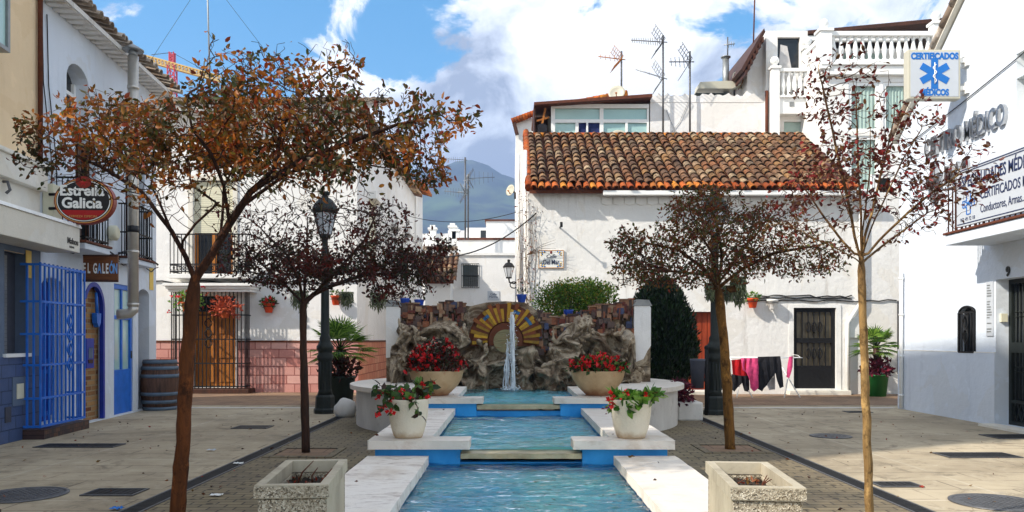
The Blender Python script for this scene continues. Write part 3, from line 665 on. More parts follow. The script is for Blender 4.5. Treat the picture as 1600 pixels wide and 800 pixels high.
# manholes and gratings: (px, py, half width, half length, round, label)
for px, py, hw, hl, rnd, lab in ((125, 697, .50, .17, 0, 'dark rectangular drain cover on the pavement by the blue window grille'), (35, 774, .36, .34, 1, 'round iron manhole cover at the left edge of the pavement'),
        (180, 770, .23, .16, 0, 'small dark rectangular cover beside the left front tree'), (395, 668, .27, .2, 0, 'grey rectangular cover between the barrel and the left lamp post'),
        (1298, 682, .28, .28, 1, 'round manhole cover on the right pavement between the two right trees'), (1526, 712, .42, .2, 0, 'dark rectangular drain cover nearest the clinic door'),
        (1400, 758, .2, .13, 0, 'small grey rectangular cover right of the thin bare tree'), (1558, 786, .36, .34, 1, 'round cobble-filled manhole cover at the right front corner'),
        (1340, 644, .22, .16, 0, 'small dark cover at the far edge of the right pavement'), (1585, 683, .35, .25, 0, 'brown rectangular cover at the clinic doorstep')):
    Y = F*EYE/(py-HZ); X = (px-800)*Y/F
    t = thing('manhole_cover', lab, 'manhole cover', (X, Y, .004), group='covers let into the pavement')
    mb = MB()
    if rnd: mb.lathe([(hw, 0), (hw, .008), (hw-.035, .010), (hw-.04, .004)], n=36, cap=False)
    else:
        for a, b in (((-hw, -hl), (hw, -hl+.02)), ((-hw, hl-.02), (hw, hl)), ((-hw, -hl+.02), (-hw+.02, hl-.02)), ((hw-.02, -hl+.02), (hw, hl-.02))): mb.box((a[0], a[1], 0), (b[0], b[1], .009))
    mb.build('rim', M['grey_iron'], t); mb = MB()
    if rnd:
        mb.lathe([(hw-.04, .001), (hw-.04, .005)], n=36)
        for a in range(-6, 7):
            for b in range(-6, 7):
                x, y = a*.05, b*.05
                if math.hypot(x, y) < hw-.07: mb.box((x-.015, y-.015, .005), (x+.015, y+.015, .008))
    else:
        mb.box((-hw+.02, -hl+.02, .0005), (hw-.02, hl-.02, .005))
        for a in range(int(hw/.03)): mb.box((-hw+.03+a*.06, -hl+.03, .005), (-hw+.06+a*.06, hl-.03, .008))
    mb.build('plate', M['black_iron'] if not rnd else M['grey_iron'], t)

# ================================================================== far hills
mb = MB(); nx, ny = 90, 36; vs = []
for j in range(ny):
    for i in range(nx):
        x = -1500+3000*i/(nx-1); y = 900+1500*j/(ny-1); u = (i/(nx-1)-.5)
        ridge = 335*math.exp(-((x+60)/620)**2)+150*math.exp(-((x+900)/500)**2)+150*math.exp(-((x-900)/480)**2)
        prof = min(1, (y-900)/800)**.9
        n = noise.fractal(Vector((x*.004, y*.004, 2)), .9, 2.2, 6)
        vs.append((x, y, ridge*prof*(1+.12*n)+28*n*prof-2))
mb.add(vs, [(j*nx+i, j*nx+i+1, (j+1)*nx+i+1, (j+1)*nx+i) for j in range(ny-1) for i in range(nx-1)], 0, True)
g = NG('mountain'); n = g.noise(.012, 9, .7); c = g.ramp(n, [(.3, C('#1e2a2c')), (.5, C('#343f3c')), (.65, C('#4c4e48'))]); n2 = g.noise(.006, 6, .6); c = g.mix(g.rng_(n2, .5, .65, 0, .5), c, C('#5d7a3a')); g.pbr(c, .95, 0, .1)
tag(mb.build('mountain', g.mat), kind='structure')

# ================================================================== stepped fountain
CX = .08; HI, HO = .79, 1.32                      # inner and outer half widths of the pools
C1, C2, C3, CW = .35, .48, .607, .64             # levels of the three copings and of the round wings
WAVE = .030; W1, W2, W3 = .265, .378, .53                     # water levels
fo = thing('stepped_fountain', 'long blue stepped fountain of three pools with white marble copings in the plaza centre', 'fountain', (CX, 6.87, 0))
def wavy_slab(x0, x1, y0, y1, z0, z1, name, mat, seed, amp=.004):
    r = random.Random(seed); n = max(6, int((y1-y0)/.12)); L_ = []; R_ = []
    for i in range(n+1):
        y = y0+(y1-y0)*i/n; L_.append((x0+r.uniform(-amp, amp), y)); R_.append((x1+r.uniform(-amp, amp), y))
    m_ = MB(); m_.prism(L_+R_[::-1], z0, z1, 'xy'); return m_.build(name, mat, fo, True, .018, None, 3)
for s in (-1, 1):
    mt = M['marble_coping'] if s < 0 else M['marble_clean']
    a, b = sorted((CX+s*HI, CX+s*HO)); ai, bi = sorted((CX+s*.445, CX+s*HO))
    wavy_slab(a, b, 1.5, 6.86, C1-.075, C1, 'coping', mt, 3+s)
    wavy_slab(a, b, 7.17, 10.08, C2-.075, C2, 'coping', mt, 7+s)
    wavy_slab(a, b, 10.42, 12.6, C3-.07, C3, 'coping', mt, 11+s)
    wavy_slab(ai, bi, 6.85, 7.168, C2-.075, C2, 'step_slab', M['marble_clean'], 15+s, .003)
    wavy_slab(ai, bi, 10.07, 10.418, C3-.07, C3, 'step_slab', M['marble_clean'], 19+s, .003)
    # walls under the copings
    m_ = MB(); i0, o0 = CX+s*(HI+.04), CX+s*(HO-.05)
    m_.box((i0, 1.5, -.1), (o0, 6.95, C1-.076)); m_.box((CX+s*.53, 6.952, -.1), (o0, 7.12, C2-.076)); m_.box((i0, 7.122, -.1), (o0, 10.12, C2-.078))
    m_.box((CX+s*.53, 10.122, -.1), (o0, 10.38, C3-.072)); m_.box((i0, 10.382, -.1), (o0, 12.9, C3-.074))
    m_.build('pool_wall', M['pool_blue'], fo, True)
m_ = MB()
for y0, y1, z in ((1.5, 6.99, W1-.055), (6.99, 10.15, W2-.055), (10.15, 13.8, W3-.055)): m_.quad((CX-HI-.06, y0, z), (CX+HI+.06, y0, z), (CX+HI+.06, y1, z), (CX-HI-.06, y1, z))
m_.build('pool_floor', M['pool_floor'], fo, True)
for p_, q_ in (((CX-.60, 6.99, -.1), (CX+.60, 7.10, W2-.10)), ((CX-.60, 10.16, -.1), (CX+.60, 10.27, W3-.09)), ((CX-.9, 1.38, -.1), (CX+.9, 1.5, C1-.1))): m_ = MB(); m_.box(p_, q_); m_.build('weir_wall', M['pool_blue'], fo, True)
for y, z, sd in ((6.90, W2-.014, 1), (10.09, W3-.014, 2)):
    r = random.Random(sd); fr = [(CX-.525+1.05*i/14, y+r.uniform(-.012, .012)) for i in range(15)]
    m_ = MB(); m_.prism(fr+[(CX+.525, y+.26), (CX-.525, y+.26)], z-.045, z, 'xy'); m_.build('spill_ledge', M['ledge_stone'], fo, True, .008)
for y0, y1, z in ((1.5, 7.0, W1), (7.08, 10.16, W2), (10.25, 13.9, W3)):
    m_ = MB(); w = HI+.045; nx, ny = 48, int((y1-y0)/.0125); vs = []
    for j in range(ny+1):
        for i in range(nx+1):
            x = CX-w+2*w*i/nx; y = y0+(y1-y0)*j/ny; k = .7 if y0 > 9 else 1.0
            hgt = noise.noise(Vector((x*3.2+.6*math.sin(y*3), y*13, z*9)))*.60+noise.noise(Vector((x*6.2+3, y*26, 4+z)))*.34+noise.noise(Vector((x*1.3, y*4, 8+z)))*.6
            vs.append((x, y, z+WAVE*hgt*k))
    m_.add(vs, [(j*(nx+1)+i, j*(nx+1)+i+1, (j+1)*(nx+1)+i+1, (j+1)*(nx+1)+i) for j in range(ny) for i in range(nx)], 0, True); tag(m_.build('water', M['water'], fix=False), kind='structure')
# round wings
for s in (-1, 1):
    def sector(Rr, xin):
        a0 = math.acos(min(1, xin/Rr)); P_ = []
        for k in range(33):
            a = -a0+2*a0*k/32; P_.append((CX+s*Rr*math.cos(a), 13.3+Rr*math.sin(a)))
        return P_ if s > 0 else P_[::-1]
    m_ = MB(); m_.prism(sector(2.62, HO-.045), -.1, CW-.068, 'xy', smooth=False); m_.build('round_wall', M['white_plaster_wall'], fo, True)
    m_ = MB(); m_.prism(sector(2.72, HO+.006), CW-.066, CW, 'xy'); m_.build('round_coping', M['marble_clean'], fo, True, .02, None, 3)

# ================================================================== mosaic wall behind the fountain
MY = 13.35
mw = thing('mosaic_fountain_wall', 'rocky mosaic wall with village of bricks and a yellow ceramic sun behind the fountain', 'fountain wall', (CX, MY+.3, .1))
XL, XR = at(603, 0, MY).x, at(1017, 0, MY).x
m_ = MB(); out = [(XL+.02, .2)]
tops = [(604, 478), (628, 470), (636, 478), (650, 474), (672, 480), (690, 476), (704, 470), (722, 472), (735, 474), (760, 468), (790, 466), (820, 468), (838, 480), (848, 488), (862, 494), (880, 496), (898, 492), (915, 484), (935, 478), (960, 476), (968, 470), (990, 468), (1016, 478)]
for px, py in tops: p = at(px, py, MY+.12); out.append((min(max(p.x, XL+.02), XR-.02), p.z-.05))
out.append((XR-.02, .2)); m_.prism(out, MY+.10, MY+.5); m_.build('backing_wall', M['driftwood_rock'], mw, True)
for s, (pa, pb, top) in ((-1, (603, 625, 479)), (1, (991, 1017, 478))):
    x0, x1 = at(pa, 0, MY-.05).x, at(pb, 0, MY-.05).x; zt = at(0, top, MY-.05).z; m_ = MB()
    lo = CW+.10; ms = [(x0, lo+(.30 if s < 0 else .22)), (x0+(x1-x0)*.55, lo+(.30 if s < 0 else .28)), (x1-(x1-x0)*.2, lo+.42), (x1, lo+.5)] if s > 0 else [(x0, lo+.30), (x0+(x1-x0)*.5, lo+.31), (x1, lo+.44)]
    m_.prism(ms+[(x1, zt-.03), (x1-.02, zt), (x0+.02, zt), (x0, zt-.01)], MY-.05, MY+.45); m_.build('white_pier', M['white_stucco'], mw, True, .015)
    m_ = MB(); m_.prism([(x0+.004, CW-.01), (x1-.004, CW-.01), (x1-.004, ms[-1][1]+.02), (x0+.004, ms[0][1]+.02)], MY-.03, MY+.44); m_.build('pier_foot', M['driftwood_rock'], mw, True)
    m_ = MB(); m_.prism([(x0-.02, zt+.002), (x1+.02, zt+.002), (x1-.03, zt+.10), (x0+.05, zt+.11)], MY-.06, MY+.46); m_.build('pier_cap', M['dull_zinc'], mw, True)
# rocks: a relief of gnarled folds
def rock_relief(name, poly, seed, dmax=.55, nx=170, nz=100):
    xs = [p[0] for p in poly]; ztop = lambda x: float(np.interp(x, xs, [p[1] for p in poly]))
    vs = []; x0, x1 = xs[0], xs[-1]
    for j in range(nz+1):
        for i in range(nx+1):
            x = x0+(x1-x0)*i/nx; zt = ztop(x); t = j/nz; z = .22+(zt-.22)*t
            q = Vector((x*1.75+seed, z*1.95, seed*.7)); wv = noise.noise_vector(q)*.75
            v1 = noise.noise(q*1.0+wv*1.3); v2 = noise.noise(q*2.9+wv*2.4+Vector((5, 1, 2))); v3 = noise.noise(q*5+wv*2.5)
            rg = (1-abs(v1)*2.1); rg2 = 1-abs(v2)*2.3; hole = max(0, noise.noise(q*1.45+wv+Vector((9, 4, 1)))-.12)*2.4
            d = dmax*(.42+.55*rg+.34*rg2+.10*v3)*(1-.45*t**2.2)-hole*1.7*dmax
            edge = min(1, (i+.5)/6, (nx-i+.5)/6); d = d*edge**.5*(1-max(0, t-.9)*6)+.02
            vs.append((x+wv.x*.05*edge, MY+.12-max(d, -.05), z+wv.z*.05*(0 if t > .99 else 1)))
    n = nx+1; m_ = MB(); m_.add(vs, [(j*n+i, j*n+i+1, (j+1)*n+i+1, (j+1)*n+i) for j in range(nz) for i in range(nx)], 0, True)
    return m_.build(name, M['driftwood_rock'], mw, True)
def zx(lst): return [(at(px, 0, MY).x, at(0, py, MY).z) for px, py in lst]
rock_relief('rock', zx([(612, 520), (628, 505), (645, 508), (660, 512), (680, 502), (695, 500), (715, 503), (735, 512), (750, 525), (764, 540)]), 1.3)
rock_relief('rock', zx([(750, 545), (770, 538), (790, 540), (812, 546), (835, 538), (848, 540)]), 7.7, .42, 60, 50)
rock_relief('rock', zx([(832, 545), (850, 540), (868, 530), (885, 512), (900, 494), (915, 490), (930, 494), (942, 510), (958, 514), (975, 512), (992, 520)]), 4.1, .6)
r = random.Random(12); m_ = MB()          # gnarled knots and roots over the relief
for k in range(70):
    px = r.choice([r.uniform(628, 752), r.uniform(845, 985)]); py = r.uniform(512, 596); p = at(px, py, MY-.25-r.random()*.2)
    a = r.uniform(0, 2*PI); pts = []; rad = []; L_ = r.uniform(.12, .4)
    for q in range(8):
        pts.append(p.copy()); rad.append(r.uniform(.025, .055)*(1-abs(q-3.5)/6)); a += r.uniform(-.75, .75)
        p = p+Vector((math.cos(a)*L_/8, r.uniform(-.02, .03), math.sin(a)*L_/8))
    m_.tube(pts, rad, 7)
m_.build('rock_roots', M['driftwood_rock'], mw, True)
# brick village
r = random.Random(3); m_ = MB()
def ztop_v(px): return float(np.interp(px, [t[0] for t in tops], [t[1] for t in tops]))
for k in range(430):
    px = r.uniform(627, 988)
    if 728 < px < 842: continue
    tp = ztop_v(px); lowr = float(np.interp(px, [627, 680, 735, 842, 868, 900, 940, 988], [520, 512, 535, 552, 540, 505, 520, 522]))
    py = r.uniform(tp+2, lowr); p = at(px, py, MY+.1); w = r.uniform(.035, .12); h = r.uniform(.03, .11)
    if k % 4 == 0: w, h = r.uniform(.02, .04), r.uniform(.10, .22)
    d = r.uniform(.02, .16)*(.4+.6*(py-tp)/max(lowr-tp, 1))
    m_.obox((p.x, MY+.1-d/2, p.z), (w, d+.06, h), (0, r.uniform(-.06, .06), 0))
m_.build('brick_village', M['village_brick'], mw, True)
m_ = MB()
for k in range(36):                                     # little brick houses along the top with flat roofs
    px = 632+k*10.1
    if 728 < px < 842: continue
    tp = ztop_v(px); p = at(px, tp+r.uniform(-2, 3), MY+.12); w = r.uniform(.07, .16); h = r.uniform(.10, .20); d = r.uniform(.12, .2)
    m_.obox((p.x, MY+.12, p.z-h/2), (w, d, h)); m_.obox((p.x, MY+.11, p.z+.008), (w+.025, d+.02, .022))
m_.build('brick_houses', M['village_brick'], mw, True)
# ceramic sun
sc = at(790, 531, MY-.02); R1 = .30; R2 = .585; mats = {0: MB(), 1: MB(), 2: MB()}
nr = 31
for k in range(nr):
    a0 = R(-8)+R(196)*k/nr; a1 = R(-8)+R(196)*(k+.94)/nr; kind = [0, 1, 0, 0, 1, 0, 1][k % 7]
    rr = R2*(1+.13*r.uniform(-1, .8)); segs = [(R1, rr, kind)]
    if k in (18, 19, 22, 23, 24, 8, 9): segs = [(R1, R1+.16, kind), (R1+.165, R1+.215, 2), (R1+.22, rr, kind)]
    dth = .05+.03*r.random()
    for ra, rb, kd in segs:
        g2 = [(sc.x-math.cos(a)*q, sc.z+math.sin(a)*q) for a, q in ((a0, ra), (a1, ra), (a1, rb), (a0, rb))]
        g2 = [(x, max(z, .72)) for x, z in g2]; mats[kd].prism(g2, MY-.02-dth, MY+.1)
for kd, nm in ((0, 'yellow_ray'), (1, 'brown_ray'), (2, 'blue_tile_band')): mats[kd].build(nm, M[('ray_yellow', 'ray_brown', 'ray_blue')[kd]], mw, True, .006)
m_ = MB(); m_.prism([(sc.x+R2*1.05*math.cos(R(a)), sc.z+R2*1.03*math.sin(R(a))) for a in range(-10, 191, 10)], MY, MY+.1); m_.build('sun_bed', M['ray_brown'], mw, True)
m_ = MB(); m_.prism([(sc.x+(R1-.02)*math.cos(R(a)), sc.z+(R1-.02)*math.sin(R(a))) for a in range(-20, 201, 10)], MY-.09, MY+.05)
m_.build('sun_rim', M['ray_brown'], mw, True, .01)
m_ = MB(); m_.prism([(sc.x+.20*math.cos(R(a)), sc.z-.02+.19*math.sin(R(a))) for a in range(0, 360, 12)], MY-.14, MY+.02); m_.build('sun_face', M['sun_face'], mw, True, .02)
# water jet
r = random.Random(8); jt = at(801, 490, 12.9)
m_ = MB()
for k in range(26):
    x = jt.x+r.gauss(0, .016); top = jt.z-abs(r.gauss(0, .06)); y = 12.9+r.gauss(0, .02); dx = r.gauss(.012, .007); n = 12; pts = []
    if k > 17: x = jt.x-r.uniform(.05, .12); top = jt.z-r.uniform(.40, .75); dx = -r.uniform(.0, .06)
    for q in range(n+1):
        t = q/n; pts.append((x+dx*t+r.gauss(0, .004), y-r.uniform(0, .006), top-(top-W3)*t))
    m_.tube(pts, [r.uniform(.004, .016)*(1-.3*q/n) for q in range(n+1)], 5)
for k in range(420):
    t = r.random()**1.2; m_.ball((jt.x+r.gauss(-.02*t, .022+.05*t), 12.88+r.gauss(0, .03), jt.z+.02-(jt.z-W3)*t), r.uniform(.003, .010), 0, 5)
for k in range(160):
    a = r.uniform(0, 2*PI); q = abs(r.gauss(0, .09)); m_.ball((jt.x-.02+q*math.cos(a), 12.88+q*math.sin(a)*.6, W3+abs(r.gauss(0, .03))), r.uniform(.005, .016), 0, 5)
tag(m_.build('water_jet', M['falling_water']), 'tall white water jet splashing into the top pool before the ceramic sun', 'water jet')
# ================================================================== tavern row on the left
TF = Frame(-6.66, 11.25, R(95))
xe, _ = TF.at(244, 600)                                    # far end of the tavern
def rect(fr, px0, px1, py0, py1, d=0.0):                   # measured corners -> local x0, x1, z0, z1
    xa, za = fr.at(px0, py1, d); xb, zb = fr.at(px1, py1, d); xm, z0 = fr.at((px0+px1)/2, py1, d); _, z1 = fr.at((px0+px1)/2, py0, d); return xa, xb, z0, z1
WH = 6.25
tv = TF.thing('white_tavern', 'white two storey tavern with blue doors and overhanging tiled eave on the left', 'house')
win = rect(TF, 104, 139, 118, 215); win = (win[0], win[1], 4.45, 5.62, .28, .32)
cage = rect(TF, 64, 100, 445, 668); cage = (cage[0], cage[1], .14, 2.25, .16, .25)
nic = rect(TF, 130, 163, 455, 655); nic = (nic[0], nic[1], .02, 2.28, .42, .12)
bdo = rect(TF, 178, 208, 445, 645); bdo = (bdo[0], bdo[1], .03, 2.32, 0, .10)
wdo = rect(TF, 216, 233, 458, 640); wdo = (wdo[0], wdo[1], .03, 2.3, .12, .32)
b1 = rect(TF, 118, 150, 285, 370); b1 = (b1[0], b1[1], 2.83, 4.6, 0, .2)
b2 = rect(TF, 196, 226, 300, 395); b2 = (b2[0], b2[1], 2.83, 4.75, 0, .2)
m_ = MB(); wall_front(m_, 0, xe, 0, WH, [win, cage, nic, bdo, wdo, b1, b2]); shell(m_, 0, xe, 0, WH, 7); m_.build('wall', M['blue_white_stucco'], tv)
# eave: bed, tiles, white mortar rows
m_ = MB(); slab(m_, -.05, xe+.05, -.34, WH-.02, 3.6, .30, .07); m_.build('eave_slab', M['old_white_stucco'], tv)
m_ = MB(); roof_tiles(m_, -.05, xe+.05, -.40, WH+.02, 3.6, .30, .21, .32, .082); m_.build('roof', [M['tile_dark'], M['tile_pale']], tv, fix=False)
m_ = MB()
for k in range(int(xe/.21)+1): m_.box((-.03+k*.21, -.30, WH-.10), (.09+k*.21, -.012, WH-.055))
m_.build('dentil_row', M['old_white_stucco'], tv)
# arched upper window
m_ = MB(); m_.box((win[0]+.003, .25, win[2]+.003), (win[1]-.003, .29, win[3]-.002)); f = m_.build('window_pane', M['glass_dark'], tv)
m_ = MB(); c_ = (win[0]+win[1])/2
for a, b in ((win[0]+.004, win[0]+.07), (c_-.04, c_+.04), (win[1]-.07, win[1]-.004)): m_.box((a, .20, win[2]+.004), (b, .248, win[3]-.2))
m_.box((win[0]+.071, .205, win[3]-.42), (win[1]-.071, .243, win[3]-.36)); m_.build('window_frame', M['white_paint'], f)
# balcony doors and balconies
for (h, nm) in ((b1, 0), (b2, 1)):
    m_ = MB(); m_.box((h[0]+.003, .15, h[2]+.003), (h[1]-.003, .19, h[3]-.003)); d_ = m_.build('balcony_door', M['glass_dark'], tv)
    m_ = MB(); c_ = (h[0]+h[1])/2
    for a, b in ((h[0]+.004, h[0]+.09), (c_-.06, c_+.06), (h[1]-.09, h[1]-.004)): m_.box((a, .10, h[2]+.004), (b, .148, h[3]-.004))
    m_.build('door_frame', M['dark_wood'], d_)
for x0, dp, px1 in ((.47, .43, 172), (2.74, .27, 240)):
    x1 = TF.at(px1, 390, -dp)[0]; z = 2.68
    m_ = MB(); m_.box((x0, -dp, z), (x1, -.002, z+.09)); m_.box((x0-.03, -dp-.03, z+.092), (x1+.03, -.002, z+.13), 1); m_.build('balcony_slab', [M['blue_white_stucco'], M['rust_brown']], tv, bevel=.01)
    m_ = MB(); top = z+1.05
    for q in (z+.18, z+.55, top): m_.bar((x0+.03, .02-dp, q), (x1-.03, .02-dp, q), .025); m_.bar((x0+.03, .02-dp, q), (x0+.03, -.01, q), .025); m_.bar((x1-.03, .02-dp, q), (x1-.03, -.01, q), .025)
    k = int((x1-x0)/.1)
    for i in range(k+1): x = x0+.03+(x1-x0-.06)*i/k; m_.tube([(x, .02-dp, z+.13), (x, .02-dp, top)], .009, 5)
    for i in range(1, 5):
        for x in (x0+.03, x1-.03): m_.tube([(x, .02-dp+(dp-.04)*i/5, z+.13), (x, .02-dp+(dp-.04)*i/5, top)], .009, 5)
    m_.build('balcony_railing', M['black_iron'], tv)
# blue window grille on a tiled plinth, blue shutters behind it
gx0, gx1 = TF.at(63, 600, -.26)[0], TF.at(132, 600, -.26)[0]
m_ = MB(); m_.box((gx0-.02, -.32, 0), (gx1+.02, -.003, .13)); m_.build('tiled_plinth', M['azulejo'], tv)
m_ = MB(); m_.box((cage[0]+.003, .19, cage[2]+.003), (cage[1]-.003, .235, cage[3]-.02)); sh_ = m_.build('window_shutter', M['deep_blue_paint'], tv)
m_ = MB(); c_ = (cage[0]+cage[1])/2
for a, b in ((cage[0]+.02, c_-.02), (c_+.02, cage[1]-.02)):
    for z0, z1 in ((.22, .9), (1.0, 1.9)):
        m_.box((a, .165, z0), (a+.06, .188, z1)); m_.box((b-.06, .165, z0), (b, .188, z1)); m_.box((a+.061, .165, z0), (b-.061, .188, z0+.06)); m_.box((a+.061, .165, z1-.06), (b-.061, .188, z1))
m_.build('shutter_frame', M['blue_paint'], sh_)
m_ = MB(); gz0, gz1 = .15, 2.36
for q in (gz0+.02, .55, 1.0, 1.42, 1.86, gz1): m_.bar((gx0, -.26, q), (gx1, -.26, q), .03); m_.bar((gx0, -.26, q), (gx0, -.004, q), .03); m_.bar((gx1, -.26, q), (gx1, -.004, q), .03)
k = 11
for i in range(k+1): x = gx0+(gx1-gx0)*i/k; m_.bar((x, -.26, gz0), (x, -.26, gz1+.03), .022)
for i in range(1, 3):
    for x in (gx0, gx1): m_.bar((x, -.26+.085*i, gz0), (x, -.26+.085*i, gz1), .024)
cxg = gx0+(gx1-gx0)*.62
for zc in (.98, 1.2, 1.42, 1.62):
    for s in (-1, 1): m_.tube([(cxg+s*.075*math.sin(PI*t/10), -.275, zc-.1+.2*t/10) for t in range(11)], .012, 5)
m_.build('window_grille', M['light_blue_paint'], tv)
# brick niche with blue trim
m_ = MB(); m_.box((nic[0]+.002, .10, nic[2]+.002), (nic[1]-.002, .118, nic[3]-.002)); m_.build('brick_panel', M['old_brick'], tv)
m_ = MB(); w = (nic[1]-nic[0])/2; cx = (nic[0]+nic[1])/2; e_ = nic[3]-nic[4]; out = [(cx+w*math.cos(PI*k/16), e_+nic[4]*math.sin(PI*k/16)) for k in range(0, 15)]; inn = [(cx+(w-.07)*math.cos(PI*k/16), e_+(nic[4]-.07)*math.sin(PI*k/16)) for k in range(0, 15)]
m_.prism([(nic[1], .03)]+out+inn[::-1]+[(nic[1]-.07, .03)], -.012, .05); m_.build('blue_trim', M['deep_blue_paint'], tv)
# blue glazed door
m_ = MB(); a, b, c, d = bdo[:4]
m_.box((a+.002, .02, c), (a+.07, .095, d-.002)); m_.box((b-.07, .02, c), (b-.002, .095, d-.002)); m_.box((a+.071, .02, d-.09), (b-.071, .095, d-.002)); m_.box((a+.071, .03, c), (b-.071, .085, c+.78)); m_.box(((a+b)/2-.03, .03, c+.781), ((a+b)/2+.03, .085, d-.091)); m_.box((a+.071, .03, d-.62), ((a+b)/2-.031, .085, d-.55)); m_.box(((a+b)/2+.031, .03, d-.62), (b-.071, .085, d-.55))
dr = m_.build('blue_door', M['light_blue_paint'], tv, bevel=.006)
m_ = MB(); m_.box((a+.072, .06, c+.782), (b-.072, .068, d-.092)); m_.build('glass', M['glass_teal'], dr)
m_ = MB(); m_.tube([(b-.1, -.005, 1.0), (b-.1, -.005, 1.14)], .012, 6); m_.build('handle', M['black_iron'], dr)
# brown arched door
a, b, c, d = wdo[:4]; m_ = MB(); m_.box((a+.003, .27, c), (b-.003, .315, d-.003))
for k in range(4): m_.box((a+.04+k*(b-a-.08)/4, .255, c+.05), (a+.02+(k+1)*(b-a-.08)/4, .269, d-.2))
wd = m_.build('brown_door', M['dark_wood'], tv); m_ = MB(); m_.ball((a+.14, .24, 1.05), .03); m_.build('handle', M['grey_iron'], wd)
# junction box under the first balcony
x, z = TF.at(72, 315); m_ = MB(); m_.box((x-.12, -.16, z-.28), (x+.14, -.002, z+.24)); m_.build('meter_box', M['plastic_cream'], tv, bevel=.015)
x, z = TF.at(170, 364); m_ = MB(); m_.lathe([(.10, 0), (.13, .03), (.13, .12), (.09, .15)], n=20); o = m_.build('alarm_box', M['plastic_cream'], tv); o.rotation_euler = (R(90), 0, 0); o.location = (x, -.003, z)
x, z = TF.at(236, 437); m_ = MB(); m_.box((x-.1, -.012, z-.20), (x+.1, -.002, z+.28)); m_.build('yellow_notice', M['yellow_sticker'], tv)
# cables along the tavern front
m_ = MB(); r = random.Random(2)
for k in range(4):
    pts = []
    for i in range(25):
        x = xe*i/24; pts.append((x, -.03-.02*r.random(), 2.72+.05*k+.06*math.sin(i*1.1+k)+r.uniform(-.025, .025)))
    m_.tube(pts, .010, 5)
for x0, zz in ((.05, 6.1), (.2, 6.0)): m_.tube([(x0, -.02, zz), (x0+.05, -.02, 5), (x0+.25, -.03, 4), (x0+.3, -.03, 3.1)], .009, 5)
m_.build('cable_bundle', M['cable_black'], tv)
# oval tavern sign, hung from an iron arm at right angles to the wall
Ys = 11.35; cs = at(134, 315, Ys)
sg = thing('oval_bar_sign', 'oval black and red beer sign with gold rim hanging above the tavern balcony', 'sign', cs, R(4))
def oval(rx, rz, y0, y1, mat, nm, par): q = MB(); q.prism([(rx*math.cos(2*PI*k/48), rz*math.sin(2*PI*k/48)) for k in range(48)], y0, y1); return q.build(nm, mat, par)
kx = Ys/F; RX, RZ = 45*kx, 36*kx
oval(RX, RZ, -.055, .055, M['sign_dark_red'], 'rim', sg); oval(RX*.965, RZ*.96, -.06, .06, M['sign_gold'], 'gold_band', sg); oval(RX*.92, RZ*.915, -.064, .064, M['ink_black'], 'inner_band', sg)
oval(RX*.895, RZ*.885, -.067, .067, M['ink_white'], 'white_line', sg); fa = oval(RX*.865, RZ*.85, -.070, .070, M['ink_black'], 'black_face', sg)
q = MB(); q.prism([(RX*.84*math.cos(a), RZ*.82*math.sin(a)) for a in [R(210)+R(120)*k/20 for k in range(21)]], -.074, -.0705); q.build('red_band', M['sign_red'], sg)
letters('Estrella', .205, M['ink_white'], sg, (-.02, -.076, .075), bold=.006, align='CENTER', sx=1.0); letters('Galicia', .205, M['ink_white'], sg, (-.02, -.076, -.10), bold=.006, align='CENTER', sx=1.0)
letters('CERVEZA ESPECIAL', .045, M['sign_gold'], sg, (0, -.077, -.235), align='CENTER')
q = MB(); q.prism([(.11*math.cos(R(a)), RZ*.80+.085*math.sin(R(a))) for a in range(0, 360, 15)], -.076, -.0705); q.build('crest', M['sign_dark_red'], sg)
q = MB(); q.prism([((.06 if k % 2 else .028)*math.cos(PI/2+PI*k/6), RZ*.80+(.06 if k % 2 else .028)*math.sin(PI/2+PI*k/6)) for k in range(12)], -.079, -.0765); q.build('crest_star', M['sign_red'], sg)
q = MB(); q.tube([(-RX*.9, 0, .1), (-RX*1.25, .02, .1)], .02, 6); q.tube([(-RX*.9, 0, -.1), (-RX*1.25, .02, -.1)], .02, 6); q.build('bracket', M['black_iron'], sg)
# wooden name board
x0, x1 = TF.at(130, 420, -.05)[0], TF.at(181, 420, -.05)[0]
Yb = 12.72; bp = at(156, 417, Yb)
wb = thing('wooden_name_board', 'brown wooden board with painted pale and blue letters over the brick niche', 'sign', bp, R(12)); wb.scale = (.74, .74, 1.0)
q = MB(); q.box((-.37, -.03, -.24), (.37, .03, .20)); q.build('board', M['sign_wood'], wb, bevel=.01)
q = MB(); q.box((-.37, -.045, .165), (.37, -.031, .20)); q.box((-.37, -.045, -.24), (.37, -.031, -.205)); q.build('board_edge', M['dark_wood'], wb)
for ch, x, mt in (('E', -.325, 'ink_white'), ('L', -.235, 'ink_white'), ('G', -.125, 'ink_white'), ('A', -.035, 'pale_blue_letter'), ('L', .055, 'ink_white'), ('E', .125, 'ink_white'), ('Ó', .195, 'pale_blue_letter'), ('N', .275, 'pale_blue_letter')): letters(ch, .22, M[mt], wb, (x, -.036, -.10), 'letter', bold=.006, sx=.5)
q = MB(); q.bar((-.36, .0, .1), (-.50, .0, .1), .03); q.bar((-.36, .0, -.1), (-.50, .0, -.1), .03); q.build('bracket', M['black_iron'], wb)
